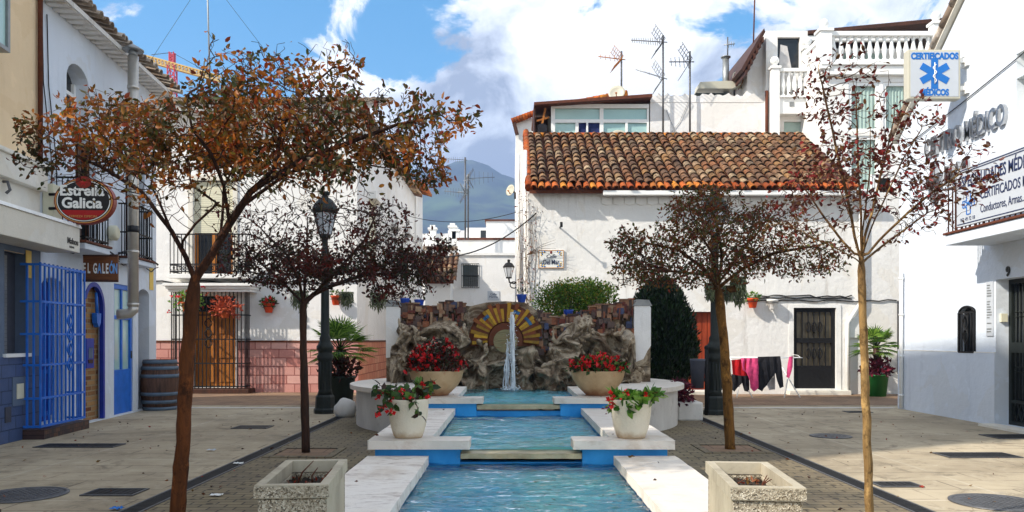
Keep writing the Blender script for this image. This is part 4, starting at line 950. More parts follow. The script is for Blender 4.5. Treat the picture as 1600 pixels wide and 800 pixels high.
# steel flue: down the wall, elbow at the foot
fx, fz = TF.at(208, 488, -.50); p0 = TF.world(fx, -.50, fz)
fl = thing('steel_flue', 'tall shiny steel flue pipe with conical cap on the tavern front', 'chimney flue', (p0.x, p0.y, 0))
top = at(209, 88, p0.y).z; q = MB(); zb = at(0, 480, p0.y).z
q.tube([(0, 0, zb), (0, 0, top)], .085, 18); 
for z in (zb+.02, zb+.9, zb+1.85, zb+2.8, top-.55): q.lathe([(.086, z), (.094, z), (.094, z+.05), (.086, z+.05)], n=18, cap=False)
q.build('pipe', M['steel'], fl)
q = MB(); q.lathe([(.088, zb+1.25), (.0885, zb+1.25), (.0885, zb+1.36), (.088, zb+1.36)], n=18, cap=False); q.build('black_band', M['ink_black'], fl)
q = MB(); q.tube([(0, 0, zb+.03), (0, 0, zb-.05), (-.05, -.01, zb-.10), (-.16, -.03, zb-.12), (-.24, -.05, zb-.12)], .085, 16); q.build('elbow', M['steel'], fl)
q = MB(); q.lathe([(.07, top), (.07, top+.10)], n=14); q.lathe([(.17, top+.09), (.17, top+.11), (.02, top+.2), (.0, top+.21)], n=18); q.build('cap', M['dull_zinc'], fl)
# barrel
bY = 15.35; bp = Vector((at(250, 0, bY).x, bY, 0)); ba = thing('wine_barrel', 'old wooden wine barrel with grey-blue hoops standing by the tavern corner', 'barrel', bp)
prof = [(.29, 0), (.325, .18), (.345, .36), (.35, .48), (.345, .60), (.325, .78), (.29, .96)]
q = MB(); q.lathe(prof[:]+[(.27, .96), (.27, .93)], n=32); q.build('staves', M['barrel_wood'], ba)
pr = lambda z: float(np.interp(z, [p[1] for p in prof], [p[0] for p in prof]))
for z in (.0, .13, .28, .62, .77, .89):
    q = MB(); q.lathe([(pr(z)+.002, z), (pr(z)+.012, z), (pr(z+.065)+.012, z+.065), (pr(z+.065)+.002, z+.065)], n=32, cap=False); q.build('hoop', M['hoop_grey'], ba)
# things on the brick niche
x, z = TF.at(150, 500, .04); an = TF.thing('blue_ladle', 'big blue painted wooden ladle hanging in the brick niche', 'ladle', x, .04, 1.62)
q = MB(); q.tube([(0, 0, .5), (0, -.02, .12)], [.022, .03], 8); q.build('handle', M['light_blue_paint'], an)
q = MB(); q.prism([(-.085, .16), (-.07, 0), (0, -.08), (.07, 0), (.085, .16)], -.05, .03); q.build('bowl', M['light_blue_paint'], an, bevel=.015)
x, z = TF.at(139, 552, -.01); pl = TF.thing('blue_tile_plaque', 'square blue plaque with a small dark ship on the brick niche edge', 'plaque', x, -.012, z)
q = MB(); q.box((-.14, -.02, -.24), (.14, .012, .24)); q.build('tile', M['deep_blue_paint'], pl, bevel=.006)
q = MB(); q.prism([(-.09, -.1), (.09, -.1), (.07, -.16), (-.07, -.16)], -.03, -.0205); q.build('ship_hull', M['dark_wood'], pl)
q = MB()
for xx in (-.05, 0, .05): q.prism([(xx-.02, -.08), (xx+.02, -.08), (xx+.02, .10), (xx-.02, .06)], -.03, -.0205)
q.build('ship_sails', M['slate_blue'], pl)

# ---- beige building nearest on the left
bw = TF.thing('beige_building', 'beige building with slate blue ground floor and white awning at the left edge', 'building')
sw = rect(TF, 3, 37, 393, 552); sw = (sw[0], sw[1], sw[2], sw[3], 0, .18)
m_ = MB(); wall_front(m_, -6.9, -.002, 2.5, 12.8, []); shell(m_, -6.9, -.002, 0, 12.8, 9); wall_front(m_, -14, -6.9, 2.5, 5.2, []); shell(m_, -14, -6.902, 0, 5.2, 9); m_.build('wall', M['beige_stucco'], bw)  # unseen upper height set for its shadow, near wing kept low to pass sun
m_ = MB(); wall_front(m_, -9, -.004, 0, 2.7, [sw], y=-.03); m_.quad((-.004, -.03, 0), (-.004, 0, 0), (-.004, 0, 2.7), (-.004, -.03, 2.7)); m_.build('blue_ground_floor', M['slate_blue'], bw)
m_ = MB(); m_.box((-9, -.042, .0), (-.006, -.031, 1.12)); m_.build('tile_dado', M['slate_tile'], bw)
m_ = MB(); m_.box((sw[0]-.04, -.075, sw[2]-.05), (sw[1]+.06, .0, sw[2]-.003)); m_.build('window_sill', M['white_paint'], bw)
m_ = MB(); z = sw[2]
while z < sw[3]-.06: m_.box((sw[0]+.002, .09, z), (sw[0]+(sw[1]-sw[0])*.55, .11, z+.048)); z += .052
m_.build('roller_shutter', M['dull_zinc'], bw)
m_ = MB(); m_.box((sw[0]+.002, .112, sw[2]+.002), (sw[1]-.002, .145, sw[3]-.002)); m_.build('window_pane', M['grey_plastic'], bw)
m_ = MB(); m_.box((-9, -.13, 3.42), (0, -.003, 3.72)); m_.box((-9, -.17, 3.722), (0.01, -.003, 3.78)); m_.build('cornice', M['cream_stucco'], bw, bevel=.01)
m_ = MB(); m_.box((-9, -.022, 2.98), (-.002, -.003, 3.419)); m_.build('cream_band', M['cream_stucco'], bw)
m_ = MB(); m_.box((-9, -.50, 2.58), (.14, -.035, 2.93)); m_.build('awning_valance', M['cream_stucco'], bw, bevel=.01)
m_ = MB(); m_.prism([(-.52, 2.932), (-.035, 2.932), (-.035, 3.10), (-.50, 2.98)], -9, .16, 'yz'); m_.build('awning_cover', M['white_trim'], bw)
letters('Mahou', .12, M['ink_black'], bw, (-.26, -.507, 2.68), extrude=.002, bold=.002); letters('*****', .07, M['ink_black'], bw, (-.2, -.507, 2.60), extrude=.002)
for py in (418,):
    x, z = TF.at(44, py, -.03)
    for dz in (-.14, .06): m_ = MB(); m_.box((x-.07, -.04, z+dz), (x+.07, -.0315, z+dz+.17)); m_.build('sticker', M['yellow_sticker'], bw)
x, z = TF.at(29, 610, -.045); m_ = MB(); m_.box((x-.16, -.055, z-.20), (x+.16, -.043, z+.18)); m_.build('hatch_frame', M['slate_blue'], bw); m_ = MB(); m_.box((x-.07, -.065, z-.11), (x+.10, -.056, z+.09)); m_.build('hatch_cover', M['plastic_cream'], bw)
x, z = TF.at(12, 648, -.045); m_ = MB(); m_.box((x-.07, -.055, z-.1), (x+.07, -.043, z+.1)); m_.build('vent', M['grey_plastic'], bw)
m_ = MB(); m_.tube([(-.05, -.05, 12.6), (-.05, -.05, 3.8)], .035, 8); m_.build('drainpipe', M['rust_brown'], bw)
q = MB(); x, z = TF.at(8, 290, -.05); q.tube([(x, -.005, z+.05), (x, -.08, z+.05), (x+.02, -.10, z-.05), (x, -.06, z-.10)], .02, 6); q.build('hook', M['grey_iron'], bw)
# window box high on the beige wall, hexagonal sign at the picture edge
x, z = TF.at(15, 83, -.25); m_ = MB(); m_.box((x-.9, -.26, z), (x, -.002, z+.05)); m_.box((x-.05, -.26, z+.051), (x, -.21, z+1.4)); m_.build('bay_window_frame', M['dull_zinc'], bw)
m_ = MB(); m_.box((x-.9, -.23, z+.06), (x-.06, -.02, z+1.4)); m_.build('bay_window_pane', M['glass_teal'], bw)
hx = at(-14, 342, 10.3); hs_ = thing('hexagonal_sign', 'dark hexagonal wall sign cut by the left edge of the view', 'sign', hx, R(5))
q = MB(); q.prism([(.21*math.cos(PI*k/3), .43*math.sin(PI*k/3)) for k in range(6)], -.03, .03); q.build('frame', M['ink_black'], hs_)
q = MB(); q.prism([(.165*math.cos(PI*k/3), .35*math.sin(PI*k/3)) for k in range(6)], -.04, -.031); q.build('face', M['cream_stucco'], hs_)
q = MB(); q.prism([(.14*math.cos(PI*k/3), .30*math.sin(PI*k/3)) for k in range(6)], -.046, -.041); q.build('inner_face', M['ink_black'], hs_)
q = MB(); q.tube([(-.15, 0, 0), (-.45, .1, 0)], .02, 6); q.build('bracket', M['black_iron'], hs_)
# ================================================================== white house with pink block dado (left, behind)
AF = Frame(-10.5, 20.3, 0); ha = AF.thing('white_house', 'white house with pink block dado, iron balcony and gated wooden door, left behind the trees', 'house')
A1 = AF.at(558, 500)[0]; AH = 7.15
adoor = rect(AF, 300, 368, 462, 602); adoor = (adoor[0], adoor[1], .12, adoor[3], 0, .3)
awin = rect(AF, 302, 364, 282, 428); awin = (awin[0], awin[1], awin[2], awin[3], 0, .2)
m_ = MB(); wall_front(m_, 0, A1, 0, AH, [adoor, awin]); shell(m_, 0, A1, 0, AH, 12); m_.build('wall', M['white_stucco'], ha)
dz = AF.at(500, 535)[1]; m_ = MB()
m_.box((0, -.035, 0), (adoor[0]-.05, -.002, dz)); m_.box((adoor[1]+.05, -.035, 0), (A1+.035, -.002, dz)); m_.build('block_dado', M['pink_block'], ha)
m_ = MB(); m_.box((A1+.002, -.002, 0), (A1+.035, 12, dz)); m_.build('side_dado', M['pink_block_side'], ha)
m_ = MB(); m_.box((0, -.05, dz), (adoor[0]-.05, -.002, dz+.05)); m_.box((adoor[1]+.05, -.05, dz), (A1+.05, -.002, dz+.05)); m_.box((A1+.002, -.002, dz), (A1+.05, 12, dz+.05)); m_.build('dado_cap', M['rust_brown'], ha)
m_ = MB(); slab(m_, -.1, A1+.1, -.35, AH, 5, .32, .1); m_.build('roof_slab', M['old_white_stucco'], ha)
m_ = MB(); roof_tiles(m_, -.1, A1+.1, -.42, AH+.03, 5, .32, .24, .34, .09, seg=5); m_.build('roof', [M['tile_pale'], M['tile_pale']], ha, fix=False)
# side eave along the alley
m_ = MB(); q = Frame(0, 0, 0)
for k in range(50): y = -.3+k*.245; m_.add([(A1-.02, y, AH-.02), (A1+.32, y, AH-.11), (A1+.32, y+.16, AH-.11), (A1-.02, y+.16, AH-.02), (A1-.02, y+.08, AH+.09), (A1+.34, y+.08, AH-.02)], [(0, 1, 2, 3), (0, 4, 5, 1), (3, 2, 5, 4), (1, 5, 2), (0, 3, 4)])
m_.build('side_eave', M['tile_old'], ha)
m_ = MB(); m_.box((adoor[0]+.003, .22, adoor[2]+.003), (adoor[1]-.003, .28, adoor[3]-.4))
for k in range(3):
    for j in range(2):
        w = (adoor[1]-adoor[0])/2; a = adoor[0]+j*w+.07; z0 = .25+k*.62; m_.box((a, .195, z0), (a+w-.14, .219, z0+.5))
m_.box((adoor[0]+(adoor[1]-adoor[0])/2-.012, .19, .15), (adoor[0]+(adoor[1]-adoor[0])/2+.012, .219, adoor[3]-.42)); dd = m_.build('wooden_door', M['door_wood'], ha, bevel=.008)
m_ = MB(); m_.box((adoor[0]+.003, .25, adoor[3]-.395), (adoor[1]-.003, .29, adoor[3]-.003)); m_.build('fanlight', M['glass_dark'], ha)
# gate cage before the door
cx0, cx1 = AF.at(268, 540, -.45)[0], AF.at(383, 540, -.45)[0]; zt = AF.at(300, 455, -.45)[1]; m_ = MB()
for z in (.18, .75, 1.35, 1.95, zt): m_.bar((cx0, -.45, z), (cx1, -.45, z), .028); m_.bar((cx0, -.45, z), (cx0, -.05, z), .028); m_.bar((cx1, -.45, z), (cx1, -.05, z), .028)
k = int((cx1-cx0)/.095)
for i in range(k+1): x = cx0+(cx1-cx0)*i/k; m_.bar((x, -.45, .12), (x, -.45, zt+.02), .020)
for i in range(1, 4):
    for x in (cx0, cx1): m_.bar((x, -.45+.1*i, .12), (x, -.45+.1*i, zt), .018)
mxx = AF.at(326, 520, -.45)[0]
for zc in (1.25, 1.5, 1.75):
    for s in (-1, 1): m_.tube([(mxx+s*.09*math.sin(PI*t/8), -.47, zc-.12+.24*t/8) for t in range(9)], .014, 5)
m_.build('door_gate', M['black_iron'], ha)
m_ = MB(); m_.box((cx0-.1, -.55, 0), (cx1+.12, -.052, .12)); m_.build('door_step', M['dark_wood'], ha, bevel=.01)
m_ = MB(); za = AF.at(320, 456, -.5)[1]; x0, x1 = AF.at(262, 450, -.5)[0], AF.at(392, 450, -.5)[0]
for a, b, c in ((0, .45, 0), (.07, .52, .07), (.15, .6, .14)): m_.box((x0-a*.5, -.1-b*.9, za+c), (x1+a*.5, -.003, za+c+.068))
m_.build('door_canopy', M['white_trim'], ha, bevel=.008)
# balcony above
zb = AF.at(320, 428, -.6)[1]; x0, x1 = AF.at(264, 420, -.6)[0], AF.at(392, 420, -.6)[0]
m_ = MB(); m_.box((x0, -.65, zb-.11), (x1, -.003, zb)); m_.build('balcony_slab', M['white_trim'], ha, bevel=.01)
m_ = MB(); ztp = AF.at(320, 366, -.6)[1]
for z in (zb+.06, zb+.24, ztp): m_.bar((x0+.03, -.6, z), (x1-.03, -.6, z), .03); m_.bar((x0+.03, -.6, z), (x0+.03, -.01, z), .03); m_.bar((x1-.03, -.6, z), (x1-.03, -.01, z), .03)
for i in range(22): x = x0+.03+(x1-x0-.06)*i/21; m_.bar((x, -.6, zb), (x, -.6, ztp), .017)
for i in range(24): x = x0+.09+(x1-x0-.18)*i/23; m_.tube([(x+.06*math.cos(t*PI/5), -.62, zb+.15+.06*math.sin(t*PI/5)) for t in range(11)], .009, 4)
m_.build('balcony_railing', M['black_iron'], ha)
m_ = MB(); z = awin[3]-.03
while z > (awin[2]+awin[3])/2-.1: m_.box((awin[0]+.003, .06, z-.045), (awin[1]-.003, .075, z)); z -= .05
m_.build('roller_blind', M['plastic_cream'], ha); m_ = MB(); m_.box((awin[0]+.003, .12, awin[2]+.003), (awin[1]-.003, .15, awin[3]-.003)); wp = m_.build('window_pane', M['glass_dark'], ha)
m_ = MB(); cx = (awin[0]+awin[1])/2
for a, b in ((awin[0]+.004, awin[0]+.09), (cx-.05, cx+.05), (awin[1]-.09, awin[1]-.004)): m_.box((a, .078, awin[2]+.004), (b, .119, awin[3]-.004))
m_.build('window_frame', M['door_wood'], wp)
m_ = MB(); m_.box((awin[0]-.12, -.03, awin[3]+.002), (awin[1]+.12, -.003, awin[3]+.14)); m_.box((awin[0]-.12, -.03, awin[2]), (awin[0]-.003, -.003, awin[3]+.001)); m_.box((awin[1]+.003, -.03, awin[2]), (awin[1]+.12, -.003, awin[3]+.001)); m_.build('window_surround', M['cream_stucco'], ha)
# alley-side windows (on the wall that runs back)
for y, z0, z1, w in ((2.2, 3.2, 5.2, .5), (6.2, 3.4, 5.0, .45), (9.5, 3.4, 5.2, .5)):
    m_ = MB(); m_.box((A1-.05, y-w, z0), (A1+.012, y+w, z1)); m_.build('side_window', M['plastic_cream'] if y < 3 else M['glass_dark'], ha)
    m_ = MB(); m_.box((A1+.002, y-w-.12, z1+.002), (A1+.22, y+w+.12, z1+.2)); m_.build('window_hood', M['white_trim'], ha)
m_ = MB(); pts = [(0, -.03, 3.05+.03*math.sin(i)) for i in range(2)]; m_.tube([(i*A1/20, -.03, AF.at(280, 441)[1]+.04*math.sin(i*1.7)) for i in range(21)], .018, 5); m_.build('wall_cable', M['cable_black'], ha)
# next house along the alley, a little higher
BF = Frame(-10.0, 32.32, 0); hb = BF.thing('taller_white_house', 'taller white house with brown tiled eave further along the alley', 'house'); B1 = -3.93+10.0+.05
m_ = MB(); wall_front(m_, 0, B1, 0, 7.6); shell(m_, 0, B1, 0, 7.6, 2.4); m_.build('wall', M['far_white_stucco'], hb)
m_ = MB()
for k in range(11): y = -.4+k*.245; m_.add([(B1-.5, y, 7.75), (B1+.42, y, 7.48), (B1+.42, y+.17, 7.48), (B1-.5, y+.17, 7.75), (B1-.5, y+.085, 7.86), (B1+.44, y+.085, 7.59)], [(0, 1, 2, 3), (0, 4, 5, 1), (3, 2, 5, 4), (1, 5, 2), (0, 3, 4)])
m_.build('side_eave', M['tile_new'], hb); m_ = MB(); slab(m_, -.1, B1+.05, -.4, 7.61, 2.7, .05, .1); m_.build('roof', M['tile_old'], hb)
for y in (.7, 1.75): m_ = MB(); m_.box((B1-.05, y-.4, 3.6), (B1+.012, y+.4, 5.6)); m_.build('side_window', M['glass_dark'], hb)

# ================================================================== houses at the end of the alley
def px_box(mb, px0, px1, py0, Y, dep, zb=0.0, m=0): a, b = at(px0, py0, Y), at(px1, py0, Y); mb.box((a.x, Y, zb), (b.x, Y+dep, a.z), m); return a, b
VF = Frame(-4.4, 38, 0); hv = VF.thing('alley_house', 'low white house with one barred window closing the end of the alley', 'house')
vw = rect(VF, 723, 747, 414, 448); vw = vw+(0, .15); x1 = VF.at(812, 450)[0]; x0 = VF.at(703, 450)[0]; zt = VF.at(760, 399)[1]
m_ = MB(); wall_front(m_, x0, x1, 0, zt, [vw]); shell(m_, x0, x1, 0, zt, 6); m_.build('wall', M['far_white_stucco'], hv)
m_ = MB(); m_.box((x0-.05, -.08, zt), (x1+.1, .3, zt+.12)); m_.build('parapet_cap', M['white_trim'], hv)
m_ = MB(); m_.box((vw[0]+.003, .1, vw[2]+.003), (vw[1]-.003, .14, vw[3]-.003)); wp = m_.build('window_pane', M['glass_dark'], hv)
m_ = MB()
for k in range(9): x = vw[0]-.05+(vw[1]-vw[0]+.1)*k/8; m_.bar((x, -.06, vw[2]-.05), (x, -.06, vw[3]+.05), .02)
for z in (vw[2]-.05, (vw[2]+vw[3])/2, vw[3]+.05): m_.bar((vw[0]-.06, -.06, z), (vw[1]+.06, -.06, z), .03)
m_.build('window_bars', M['black_iron'], wp)
a = VF.at(771, 462); m_ = MB(); m_.box((a[0]-.28, -.03, a[1]-.22), (a[0]+.28, -.003, a[1]+.22)); m_.build('tile_plate', M['sign_grey_white'], hv)
letters('Calle\nMarina', .15, M['ink_navy'], hv, (a[0], -.034, a[1]+.02), align='CENTER', extrude=.002, line=.85)
LF = Frame(-4.4, 36.2, 0); hl = LF.thing('tiled_lean_to', 'small white lean-to with brown tiled roof at the left of the alley end', 'house')
a, b = LF.at(664, 440)[0], LF.at(704, 440)[0]; z = LF.at(690, 441)[1]
m_ = MB(); wall_front(m_, a, b, 0, z); shell(m_, a, b, 0, z, 1.7); m_.build('wall', M['far_white_stucco'], hl)
m_ = MB(); slab(m_, a-.1, b+.15, -.25, z, 1.9, .72, .08); m_.build('roof_slab', M['rust_brown'], hl); m_ = MB(); roof_tiles(m_, a-.1, b+.15, -.3, z+.03, 2.0, .72, .26, .36, .1, 0, seg=5); m_.build('roof', [M['tile_old'], M['tile_new']], hl, fix=False)
UF = Frame(-4.4, 46, 0); hu = UF.thing('upper_white_house', 'flat roofed white house seen above the alley end house', 'house')
m_ = MB()
for pa, pb, py, d0 in ((715, 812, 373, 0), (727, 762, 352, 1.0), (759, 815, 343, .6)):
    xa, z = UF.at(pa, py); xb, _ = UF.at(pb, py); m_.box((xa, d0, 0), (xb, 9+d0, z))
m_.build('wall', M['far_white_stucco'], hu)
m_ = MB(); xa, z = UF.at(715, 373); xb, _ = UF.at(812, 373); m_.box((xa-.05, -.06, z-.07), (xb, -.003, z+.05)); xa, z = UF.at(757, 343); m_.box((xa, .52, z+.003), (xb, 3, z+.09)); m_.build('parapet_cap', M['rust_brown'], hu)
m_ = MB(); xa, z = UF.at(750, 362); m_.box((xa, .95, z-.3), (xa+.5, 1.0-.003, z+.2)); m_.build('window', M['glass_dark'], hu)
KF = Frame(-8, 60, 0); hk = KF.thing('distant_white_houses', 'distant white houses with stubby chimneys under the mountain', 'houses')
m_ = MB()
for pa, pb, py, d0 in ((655, 720, 377, 0), (660, 700, 365, 3), (700, 745, 360, 5)):
    xa, z = KF.at(pa, py, d0); xb, _ = KF.at(pb, py, d0); m_.box((xa, d0, 0), (xb, d0+2, z))
m_.build('wall', M['far_white_stucco'], hk)
for px, py in ((676, 353), (707, 350), (712, 356)):
    xa, z = KF.at(px, py, 3); m_ = MB(); m_.box((xa-.28, 2.8, z-1.2), (xa+.28, 3.3, z-.3)); m_.box((xa-.36, 2.7, z-.3), (xa+.36, 3.4, z-.15)); m_.box((xa-.2, 2.85, z-.15), (xa+.2, 3.25, z+.05)); m_.build('chimney', M['white_trim'], hk)
m_ = MB(); xa, z = KF.at(660, 385); xb, _ = KF.at(716, 385); m_.box((xa, -.2, z-.25), (xb, -.003, z)); m_.build('tile_band', M['tile_pale'], hk)

# ================================================================== street-sign house with the big tiled roof
HF = Frame(.39, 19.6, 0); hc = HF.thing('tiled_roof_house', 'white house with brown tiled roof and orange eave tiles right behind the fountain', 'house')
X = lambda px, py=500, d=0: HF.at(px, py, d)[0]
Z = lambda py, d=0: HF.at(900, py, d)[1]
EV = 4.95; x1 = X(1420); od = (X(1056), X(1118), .10, Z(487), 0, .25); bd = (X(1240), X(1306), .14, Z(481), 0, .16); lw = (X(1366), X(1398), Z(398), Z(290), 0, .12)
m_ = MB(); wall_front(m_, 0, x1, 0, EV, [od, bd], y=0); shell(m_, 0, x1, 0, EV, 3.9); m_.add([(0, 0, EV), (0, 3.7, EV), (0, 3.7, EV+3.7*.577)], [(0, 1, 2)]); m_.build('wall', M['old_white_stucco'], hc)
xr0, xr1 = .03, 7.98; xat = lambda t: (xr0, xr1)
m_ = MB(); slab(m_, xr0, xr1, -.22, EV+.02, 3.95, .577, .09, x_at=xat); m_.build('roof_slab', M['rust_brown'], hc)
m_ = MB(); roof_tiles(m_, xr0, xr1, -.30, EV+.05, 4.05, .577, .236, .325, .095, 0, xat, j0=1); roof_tiles(m_, xr0, xr1, -.33, EV+.035, 4.05, .577, .182, .345, .078, 1, xat, eave_only=1); m_.build('roof', [M['tile_old'], M['tile_new']], hc, fix=False)
m_ = MB(); sl = math.atan(.577)                               # verge row and ridge row
for k in range(13):
    y = -.25+k*.32; m_.tube([(.02, y, EV+.06+(y+.25)*.577), (.02, y+.36, EV+.09+(y+.61)*.577)], [.105, .085], 8)
for k in range(26): m_.tube([(.0+k*.31, 3.74, EV+2.33), (.0+k*.31+.34, 3.74, EV+2.34)], [.10, .088], 8)
m_.build('ridge_tiles', [M['tile_new']], hc)
m_ = MB(); gx0 = X(940); gx1 = X(1352); m_.box((gx0, -.36, EV-.13), (gx1, -.22, EV-.02)); m_.build('gutter', M['white_paint'], hc, bevel=.012)
m_ = MB()
for k in range(int((gx1-gx0)/.28)): m_.prism([(gx0+k*.28+.05*j+.0, EV-.28-.035*math.sin(PI*j/5)) for j in range(6)][::-1]+[(gx0+k*.28, EV-.135), (gx0+k*.28+.25, EV-.135)], -.035, -.003)
m_.build('eave_moulding', M['white_trim'], hc)
m_ = MB(); p = [(X(1343), -.09, EV-.2), (X(1343), -.09, Z(472)), (X(1322), -.09, Z(505)), (X(1322), -.09, 0)]; m_.tube(p, .055, 8); m_.build('downpipe', M['white_trim'], hc)
m_ = MB(); a, b, c, d = od[:4]; m_.box((a+.003, .18, c+.003), (b-.003, .24, d-.003)); k = 7
for i in range(k): m_.box((a+.02+(b-a-.04)*i/k, .16, c+.03), (a+.01+(b-a-.04)*(i+.93)/k, .179, d-.03))
m_.build('wooden_door', M['red_door_wood'], hc)
m_ = MB(); a, b, c, d = bd[:4]
m_.box((a+.002, .04, c), (a+.09, .12, d-.002)); m_.box((b-.09, .04, c), (b-.002, .12, d-.002)); m_.box((a+.091, .04, d-.10), (b-.091, .12, d-.002)); m_.box((a+.091, .04, c), (b-.091, .12, c+.48)); m_.box((a+.091, .04, c+1.12), (b-.091, .12, c+1.24)); m_.box((a+.091, .04, c+.481), (b-.091, .12, c+.56))
for i in range(1, 6): x = a+.09+(b-a-.18)*i/6; m_.bar((x, .06, c+.56), (x, .06, d-.1), .028)
for zc in (.85, 1.5):
    for i in (2, 3, 4):
        x = a+.09+(b-a-.18)*i/6
        for s in (-1, 1): m_.tube([(x+s*.055*math.sin(PI*t/6), .05, c+zc-.14+.1*t/2) for t in range(7)], .013, 5)
bdr = m_.build('black_door', M['black_iron'], hc)
m_ = MB(); m_.box((a+.091, .10, c+.561), (b-.091, .115, d-.101)); m_.build('glass', M['door_glass'], bdr)
m_ = MB(); m_.box((b-.34, .085, c+.57), (b-.11, .095, d-.11)); m_.build('lit_glass', M['orange_clay'], bdr) if False else None
m_ = MB(); m_.box((bd[0]-.12, -.02, bd[3]+.002), (bd[1]+.12, -.003, bd[3]+.08)); m_.box((bd[0]-.12, -.02, .1), (bd[0]-.003, -.003, bd[3]+.001)); m_.box((bd[1]+.003, -.02, .1), (bd[1]+.12, -.003, bd[3]+.001)); m_.build('door_surround', M['white_trim'], hc)
m_ = MB(); m_.box((bd[0]-.2, -.32, 0), (bd[1]+.25, -.003, .11)); m_.box((od[0]-.15, -.25, 0), (od[1]+.2, -.003, .09)); m_.build('door_step', M['cream_stucco'], hc, bevel=.01)
m_ = MB(); r = random.Random(6)
for zz, xa, xb in ((Z(466), X(1100), X(1330)), (Z(470), X(1180), X(1400)), (Z(463), X(1180), X(1330))): m_.tube([(xa+(xb-xa)*i/16, -.03, zz+r.uniform(-.03, .03)) for i in range(17)], .016, 5)
m_.tube([(X(1402), -.04, Z(470)), (X(1402), -.04, .5)], .02, 5); m_.build('wall_cable', M['cable_black'], hc)
m_ = MB()
for px, py, w, h, mt in ((1362, 528, .22, .18, 0), (1335, 512, .42, .5, 1), (1372, 585, .45, .38, 2)): m_.box((X(px)-w/2, -.05, Z(py)-h/2), (X(px)+w/2, -.003, Z(py)+h/2), mt)
m_.build('meter_box', [M['plastic_cream'], M['white_trim'], M['dull_zinc']], hc, bevel=.01)
m_ = MB(); m_.tube([(X(875), -.55, Z(356)), (X(875), -.003, Z(356))], .02, 6); m_.box((X(873), -.56, Z(360)), (X(877), -.54, Z(352))); m_.build('wall_hook', M['black_iron'], hc)
m_ = MB()
for px in (823, 812): m_.tube([(X(px)-.03, .3 if px > 815 else .8, EV+1.1), (X(px)-.03, .3 if px > 815 else .8, .0)], .045, 8)
m_.build('side_downpipe', M['old_white_stucco'], hc)
# street name tiles
p = HF.at(861, 405); st = HF.thing('street_name_tile', 'white ceramic street name plate with yellow flower corners', 'street sign', p[0], -.03, p[1])
m_ = MB(); m_.box((-.31, 0, -.22), (.31, .025, .22)); m_.build('tile', M['paper_white'], st, bevel=.006)
m_ = MB(); 
for a, b in (((-.31, -.22), (.31, -.205)), ((-.31, .205), (.31, .22)), ((-.31, -.204), (-.295, .204)), ((.295, -.204), (.31, .204))): m_.box((a[0], -.006, a[1]), (b[0], -.0005, b[1]))
m_.build('border', M['sign_gold'], st)
for nm, mt, off in (('yellow_corner', 'yellow_sticker', 0), ('blue_corner', 'ink_blue', .035)):
    m_ = MB()
    for sx in (-1, 1):
        for sz in (-1, 1):
            for dx, dz in ((.05, .05), (.11, .04), (.05, .10)): m_.ball((sx*(.29-dx-off*.6), -.002, sz*(.20-dz+off*.6)), .022, 0, 8, (1, .3, 1))
    m_.build(nm, M[mt], st)
letters('Calle', .125, M['ink_navy'], st, (0, -.004, .03), align='CENTER', extrude=.002, shear=.25); letters('Del Mar', .165, M['ink_navy'], st, (0, -.004, -.13), align='CENTER', extrude=.002, bold=.002, sx=.72)
m_ = MB(); m_.ball((0, -.002, .165), .03, 0, 8, (1, .3, 1.2)); m_.build('crest', M['sign_dark_red'], st)

# ================================================================== terrace flat above the tiled roof
EF = Frame(.4, 23.75, 0); te = EF.thing('rooftop_flat', 'white rooftop flat with pale green glazed gallery above the tiled roof', 'building'); X2 = lambda px, d=0: EF.at(px, 200, d)[0]; Z2 = lambda py, d=0: EF.at(900, py, d)[1]
zb = 0.0; m_ = MB(); m_.box((X2(1016), 0, zb), (X2(1197), 5, Z2(150))); m_.box((X2(858), 1.0, zb), (X2(1016)-.01, 5, Z2(168))); m_.build('wall', M['white_stucco'], te)
m_ = MB(); r = random.Random(9); pts = [(X2(1016)+(X2(1197)-X2(1016))*i/40, Z2(150)+(.0 if i % 3 else .05)+r.uniform(-.02, .06)) for i in range(41)]
m_.prism([(X2(1016), Z2(160))]+pts+[(X2(1197), Z2(160))], -.012, .4); m_.build('ragged_parapet', M['white_stucco'], te)
m_ = MB(); m_.box((X2(1012), .42, Z2(152)), (X2(1200), .9, Z2(143))); m_.box((X2(1090), .25, Z2(152)), (X2(1140), .6, Z2(141))); m_.build('dark_green_flashing', M['dark_green_iron'], te)
gz0, gz1 = Z2(224), Z2(166); a, b = X2(861), X2(1014)
m_ = MB(); xs = [X2(q) for q in (866, 898, 904, 917, 919, 939, 941, 943, 978, 982, 1013)]
m_.box((a, .06, gz0-1), (b, .10, gz1)); m_.build('gallery_glass', M['glass_teal'], te)
m_ = MB(); m_.box((X2(904), .045, gz0), (X2(938), .0585, Z2(191))); m_.build('open_window', M['navy_cloth'], te)
m_ = MB(); zm = Z2(189)
for q0, q1 in ((a, a+.12), (X2(899), X2(904)), (X2(916), X2(919)), (X2(937), X2(943)), (X2(977), X2(981)), (b-.06, b)):
    top = gz1 if q0 in (a, b-.06) or abs(q0-X2(937)) < .01 else zm-.05
    m_.box((q0, 0, gz0-.8), (q1, .055 if q0 == a else .044, top))
m_.box((a+.121, .002, zm-.05), (b-.061, .04, zm+.05)); m_.box((a, -.02, gz1-.06), (b, .043, gz1+.06)); m_.build('gallery_frame', M['white_paint'], te)
